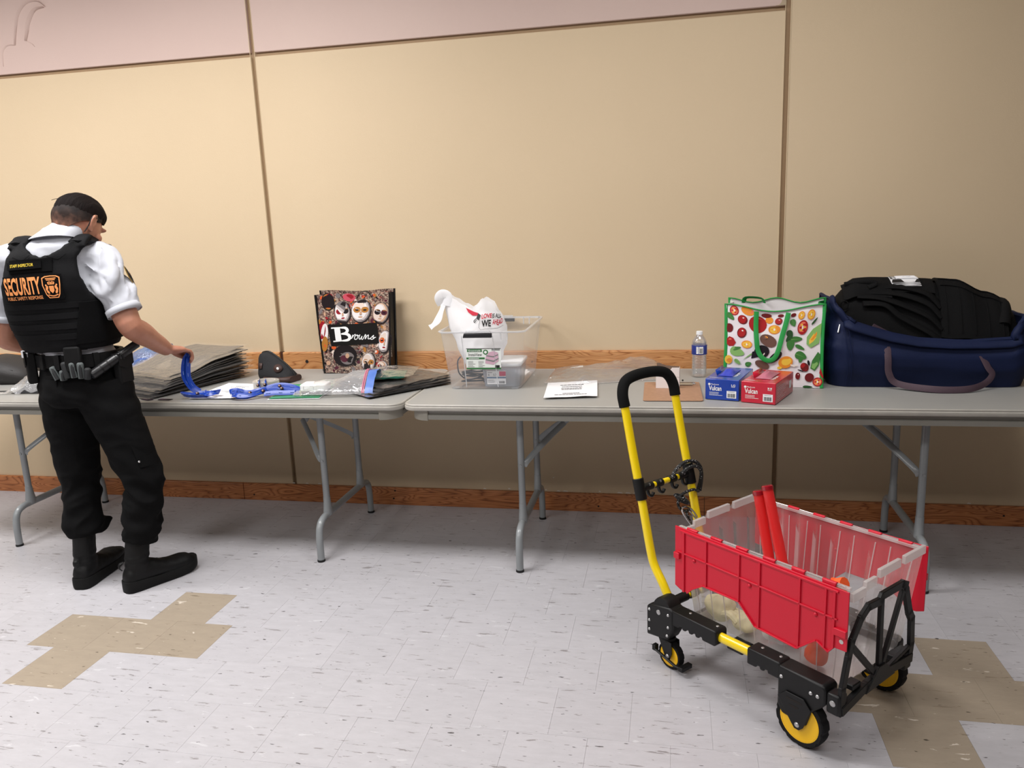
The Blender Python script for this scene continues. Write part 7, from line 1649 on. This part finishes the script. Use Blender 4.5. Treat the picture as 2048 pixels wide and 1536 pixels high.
# ---- black zip pouch
def pouch():
    t = thing('pouch', 'small black fabric pouch with brown leather base and a white snap', 'pouch', (0.452, -0.335, TZ), math.radians(-14))
    M_P = mat('pouch_black', rgb(20, 20, 23), 0.8, bump=0.25, bscale=200); M_L = mat('brown_leather', rgb(62, 40, 34), 0.55, bump=0.2, bscale=90)
    sec = [(-0.092, 0.128, 0.045, 0.030), (-0.080, 0.134, 0.056, 0.034), (-0.045, 0.136, 0.062, 0.030), (0.0, 0.112, 0.064, 0.026), (0.045, 0.082, 0.062, 0.022), (0.080, 0.052, 0.054, 0.018), (0.098, 0.024, 0.040, 0.012)]
    def ring(x, top, hb, ht, z0=0.0):
        pts = []
        for k in range(22):
            a = 2*PI*k/22; s = math.sin(a); c = math.cos(a); z = lerp(z0, top, 0.5+0.5*math.copysign(abs(s)**0.6, s)); w_ = lerp(hb, ht, smooth((z-z0)/(top-z0+1e-6))); pts.append(V(x, w_*math.copysign(abs(c)**0.7, c)+0.003*mnoise.noise(V(x*30, z*30, a)), z))
        return pts
    q = MB(); q.loft([ring(x, t_, a, b) for x, t_, a, b in sec]); q.build('pouch_body', M_P, t, smooth_angle=60)
    q = MB(); q.loft([ring(x*1.008, 0.028, a*1.045, a*1.04) for x, t_, a, b in sec if x > -0.05]+[]); q.build('leather_base', M_L, t, smooth_angle=60)
    def side(x, z):
        for (x0, t0, a0, b0), (x1, t1, a1, b1) in zip(sec, sec[1:]):
            if x0 <= x <= x1: k = (x-x0)/(x1-x0); tp, a, b = lerp(t0, t1, k), lerp(a0, a1, k), lerp(b0, b1, k); return V(x, -lerp(a, b, smooth(z/tp))-0.004, z)
        return V(x, -0.05, z)
    q = MB(); put_oval(q, lambda x, z: side(x, z)+V(0, -0.002, 0), 0.030, 0.066, 0.022, 0.018, -0.3, 18); pt = q.build('leather_tab', M_L, t, solid=0.002)
    q = MB(); c = side(0.030, 0.064); q.ball(c+V(0, -0.004, 0), (0.0075, 0.003, 0.0075), 12, 8); q.build('snap', M_WHITE, pt)
    q = MB(); put_rect(q, lambda x, z: side(x, z)+V(0, -0.001, 0), -0.076, 0.062, 0.020, 0.026); q.build('leather_patch', M_L, t, solid=0.0015)
    q = MB(); q.tube(catmull([(x, 0, tp+0.001) for x, tp, _, _ in sec], 3), 0.003, 6); q.build('zip', mat('zip_black', rgb(10, 10, 10), 0.4), t)
pouch()

# ---- packing tape
def tape():
    t = thing('tape_roll', 'roll of clear packing tape lying flat among the blue lanyards', 'tape', (0.512, -0.570, TZ))
    q = MB(); q.loft([[V(r*math.cos(2*PI*k/48), r*math.sin(2*PI*k/48), z) for k in range(48)] for r, z in ((0.056, 0.0), (0.057, 0.001), (0.057, 0.047), (0.056, 0.048), (0.0415, 0.048), (0.0415, 0.0))], False, True); q.build('tape_winding', film('tape_film', rgb(224, 220, 212), body=0.72, rough=0.2, gloss=1.0, translucent=0.3), t)
    q = MB(); q.loft([[V(r*math.cos(2*PI*k/48), r*math.sin(2*PI*k/48), z) for k in range(48)] for r, z in ((0.041, 0.0), (0.041, 0.0485), (0.038, 0.0485), (0.038, 0.0))], False, True); q.build('core', mat('tape_core', rgb(210, 204, 196), 0.7), t)
tape()
def green_folder():
    t = thing('green_folder', 'green folder with white sheets lying under the zip bag', 'folder', (0.700, -0.585, TZ), math.radians(7))
    q = MB(); q.grid(lambda u, v: V(lerp(-0.110, 0.115, u), lerp(-0.152, 0.150, v), 0.0012), 6, 6, 0.001); q.build('white_sheet', M_PAPER, t)
    q = MB(); q.grid(lambda u, v: V(lerp(-0.105, 0.112, u), lerp(-0.146, 0.148, v), 0.0045+0.002*math.sin(PI*u)), 8, 8, 0.0012); q.build('cover', mat('green_card', rgb(58, 142, 98), 0.5), t)
green_folder()

# ---- lanyards
M_RIB = mat('blue_ribbon', rgb(14, 62, 165), 0.35)
def ribbon(q, pts, n=8, w_=0.0115, up=None): q.tube(catmull(pts, n), (w_, 0.0009), 6, up=up)
def lanyard(label, runs, crests, loc=(0, 0, 0), hook=None):
    t = thing('lanyard', label, 'lanyard', loc, 0, 'blue lanyards on the left table')
    for pts, up in runs:
        q = MB(); ribbon(q, [V(*p)-V(*loc) for p in pts], up=up); rb = q.build('ribbon', M_RIB, t)
        P = catmull([V(*p)-V(*loc) for p in pts], 8); q = MB()
        for i in range(2, len(P)-4, 9): q.tube([P[i]+V(0, -0.0022, 0.0014), P[i+1]+V(0, -0.0022, 0.0014), P[min(i+3, len(P)-1)]+V(0, -0.0022, 0.0014)], (0.0016, 0.0004), 5)
        q.build('ribbon_print', mat('ribbon_print', rgb(150, 180, 230), 0.5), rb)
    for c in crests:
        q = MB(); q.ball(V(*c)-V(*loc), (0.0085, 0.006, 0.0075), 12, 8); o = q.build('crest', mat('crest_dark', rgb(52, 28, 34), 0.5), t); q = MB(); q.ball(V(*c)-V(*loc)+V(0, -0.005, 0.002), (0.004, 0.003, 0.004), 10, 6); q.build('crest_mark', mat('crest_pale', rgb(200, 170, 150), 0.5), o)
    if hook:
        q = MB(); c = V(*hook)-V(*loc); q.tube(catmull([c, c+V(0.006, 0, 0.003), c+V(0.018, 0.004, 0.003), c+V(0.024, 0.010, 0.002), c+V(0.016, 0.013, 0.002), c+V(0.006, 0.008, 0.003)], 4), 0.0016, 6); q.build('hook', M_CHROME, t)
z0 = TZ+0.0118
lanyard('blue lanyard dangling from the guard\'s right hand onto the table', [
    ([(0.236, -0.706, 0.925), (0.224, -0.716, 0.905), (0.216, -0.722, 0.87), (0.214, -0.724, 0.83), (0.224, -0.718, 0.795), (0.242, -0.708, 0.765), (0.27, -0.70, z0+0.006), (0.31, -0.690, z0+0.004), (0.350, -0.690, z0+0.010), (0.362, -0.705, z0+0.012), (0.345, -0.722, z0+0.012), (0.315, -0.728, z0+0.004), (0.298, -0.722, z0)], V(0.9, -0.4, 0)),
    ([(0.240, -0.704, 0.925), (0.236, -0.710, 0.90), (0.230, -0.712, 0.86), (0.228, -0.712, 0.82), (0.240, -0.704, 0.78), (0.262, -0.694, z0+0.012)], V(0.9, -0.4, 0)),
    ([(0.300, -0.735, z0+0.008), (0.255, -0.730, z0+0.004), (0.222, -0.728, z0+0.006), (0.206, -0.738, z0+0.010), (0.215, -0.750, z0+0.008), (0.250, -0.750, z0+0.002), (0.285, -0.745, z0+0.002), (0.315, -0.745, z0+0.004)], V(0, -0.6, 0.8)),
    ([(0.300, -0.722, z0+0.018), (0.318, -0.740, z0+0.014), (0.340, -0.742, z0+0.012), (0.352, -0.726, z0+0.016), (0.335, -0.712, z0+0.018)], V(0, -0.8, 0.6))], [(0.277, -0.737, z0+0.012)], (0.27, -0.72, TZ))
lanyard('tangled blue lanyard folded in front of the tape roll', [
    ([(0.405, -0.680, z0), (0.43, -0.69, z0+0.012), (0.450, -0.715, z0+0.012), (0.462, -0.742, z0+0.006), (0.485, -0.755, z0+0.004), (0.520, -0.748, z0+0.004), (0.55, -0.72, z0+0.012), (0.58, -0.69, z0+0.02)], V(0, -0.8, 0.6)),
    ([(0.420, -0.715, z0+0.004), (0.428, -0.725, z0+0.018), (0.452, -0.718, z0+0.022), (0.48, -0.705, z0+0.012), (0.51, -0.70, z0+0.01), (0.54, -0.69, z0+0.016), (0.57, -0.67, z0+0.02)], V(0, -0.8, 0.6)),
    ([(0.44, -0.735, z0+0.002), (0.455, -0.750, z0+0.010), (0.475, -0.760, z0+0.012), (0.50, -0.757, z0+0.008), (0.535, -0.738, z0+0.01), (0.56, -0.705, z0+0.016)], V(0, -0.7, 0.7))], [(0.525, -0.735, z0+0.016), (0.57, -0.705, z0+0.018)], (0.49, -0.72, TZ))
lanyard('bundle of blue lanyards with crests lying on the green folder', [
    ([(0.565, -0.66, z0+0.02), (0.60, -0.64, z0+0.028), (0.64, -0.63, z0+0.026), (0.68, -0.635, z0+0.018), (0.71, -0.65, z0+0.012)], V(0, -0.9, 0.4)),
    ([(0.56, -0.69, z0+0.014), (0.60, -0.672, z0+0.018), (0.645, -0.665, z0+0.014), (0.69, -0.665, z0+0.010), (0.715, -0.66, z0+0.008)], V(0, -0.9, 0.4)),
    ([(0.575, -0.71, z0+0.006), (0.62, -0.695, z0+0.008), (0.66, -0.685, z0+0.006), (0.70, -0.675, z0+0.006)], V(0, -0.8, 0.6))], [(0.625, -0.660, z0+0.030), (0.640, -0.672, z0+0.022)], (0.63, -0.67, TZ), (0.715, -0.66, z0+0.008))
lanyard('blue lanyard with two crests draped over the tape roll', [
    ([(0.505, -0.552, TZ+0.010), (0.503, -0.605, TZ+0.036), (0.506, -0.618, TZ+0.055), (0.512, -0.634, TZ+0.046), (0.520, -0.640, TZ+0.028), (0.535, -0.648, z0+0.006), (0.556, -0.652, z0+0.004)], V(1, 0, 0)),
    ([(0.535, -0.560, TZ+0.012), (0.530, -0.602, TZ+0.040), (0.532, -0.613, TZ+0.055), (0.540, -0.628, TZ+0.044), (0.552, -0.636, TZ+0.026), (0.572, -0.646, z0+0.004)], V(1, 0, 0))], [(0.511, -0.640, TZ+0.040), (0.541, -0.634, TZ+0.042)], (0.52, -0.60, TZ))
def cards():
    for x, lab, cc in ((0.042, 'small dark printed card at the table edge, nearer the guard', rgb(44, 26, 44)), (0.130, 'small dark printed card at the table edge, nearer the lanyard', rgb(40, 28, 40))):
        t = thing('printed_card', lab, 'card', (x, -0.755, TZ), math.radians(-24 if x < 0.1 else -6), 'printed cards at the table edge')
        q = MB(); q.prism(rrect(0.062, 0.026, 0.003, 2), 0, 0.0008); q.build('card', mat('card_'+str(int(x*1000)), cc, 0.4), t)
        q = MB(); f = plane_fn((-0.026, -0.009, 0.0012), (1, 0, 0), (0, 1, 0)); put_lines(q, f, 0, 0.013, 0.05, 2, 0.008, 0.003, 4); q.build('print', mat('card_print', rgb(150, 120, 140), 0.5), t, recalc=False)
cards()

# ---- far end of the left table
def left_things():
    t = thing('soft_bag', 'dark grey soft bag at the far left end of the left table', 'bag', (-1.03, -0.36, TZ), math.radians(-12))
    R = []
    for x, top, hd in ((-0.19, 0.05, 0.05), (-0.15, 0.10, 0.10), (-0.05, 0.135, 0.13), (0.06, 0.128, 0.125), (0.14, 0.09, 0.09), (0.18, 0.05, 0.05)):
        R.append([V(x+0.006*mnoise.noise(V(x*9, k, 0)), hd*math.cos(2*PI*k/24), top*(0.42+0.5*math.sin(2*PI*k/24))+0.01+0.006*mnoise.noise(V(x*20, k*0.5, 3)) if math.sin(2*PI*k/24) > -0.6 else 0.002) for k in range(24)])
    q = MB(); q.loft(R); q.build('bag_body', mat('dark_grey_nylon', rgb(40, 38, 38), 0.6, bump=0.2, bscale=200), t, smooth_angle=70)
    q = MB(); q.tube(catmull([(-0.15, -0.09, 0.09), (0.0, -0.115, 0.10), (0.14, -0.075, 0.07)], 6), 0.003, 6); q.build('seam', M_BLKPL, t)
    t = thing('plastic_wrap_bag', 'clear plastic bag of dark cloth on the left table behind the guard', 'bag', (-0.675, -0.595, TZ), math.radians(5))
    q = MB(); q.grid(lambda u, v: V(lerp(-0.075, 0.14, u), lerp(-0.06, 0.09, v), 0.002+0.045*math.sin(PI*u)*math.sin(PI*v)+0.008*ridged(V(u*3, v*3, 2), 2)*math.sin(PI*u)*math.sin(PI*v)), 16, 14, 0.001); q.build('dark_cloth', mat('dark_cloth', rgb(26, 26, 30), 0.7), t, smooth_angle=60)
    q = MB(); q.grid(lambda u, v: V(lerp(-0.125, 0.16, u), lerp(-0.085, 0.12, v), 0.002+(0.070*smooth(u*2.0)*math.sin(PI*v)**0.5+0.014*ridged(V(u*4, v*4, 9), 3))*math.sin(PI*u)**0.35), 30, 26); q.build('clear_film', FILM2, t, smooth_angle=50)
    t = thing('black_cable', 'thin black cable lying on the left end of the table', 'cable', (-0.95, -0.64, TZ))
    q = MB(); q.tube(catmull([(-0.2, -0.03, 0.0025), (-0.05, -0.02, 0.0025), (0.05, 0.005, 0.0025), (0.14, 0.02, 0.0025)], 6), 0.0025, 6); q.build('cable', M_BLKPL, t); q = MB(); q.ball((0.143, 0.021, 0.003), 0.003, 8, 6); q.build('cable_tip', M_BLKPL, t)
    t = thing('blue_film_bag', 'bluish plastic bag of lanyards behind the guard\'s forearm', 'bag', (-0.335, -0.20, TZ), math.radians(-8))
    FB = film('blue_film', rgb(120, 156, 214), body=0.35, rough=0.12, gloss=1.2, bump=0.5, bscale=30, trans_tint=(0.75, 0.84, 0.98, 1))
    q = MB(); q.grid(lambda u, v: V(lerp(-0.14, 0.13, u), lerp(-0.09, 0.08, v), 0.002+(0.115*math.sin(PI*v)**0.6+0.018*ridged(V(u*4, v*3, 5), 3))*math.sin(PI*u)**0.5), 30, 24); q.build('film', FB, t, smooth_angle=50)
    q = MB(); q.grid(lambda u, v: V(0.03+0.14*u, -0.02+0.03*v, 0.09+0.075*u-0.02*v+0.006*math.sin(v*6)), 10, 6, 0.0006); q.build('bag_corner', FB, t)
    for k in range(5):
        q = MB(); ribbon(q, [(-0.10+0.03*k, -0.06, 0.02), (-0.08+0.03*k, -0.04, 0.06+0.01*k), (-0.03+0.02*k, -0.02, 0.085), (0.03+0.01*k, 0.0, 0.06), (0.06, -0.02, 0.02+0.01*k)], 6, 0.010); q.build('lanyard_inside', M_RIB, t)
left_things()
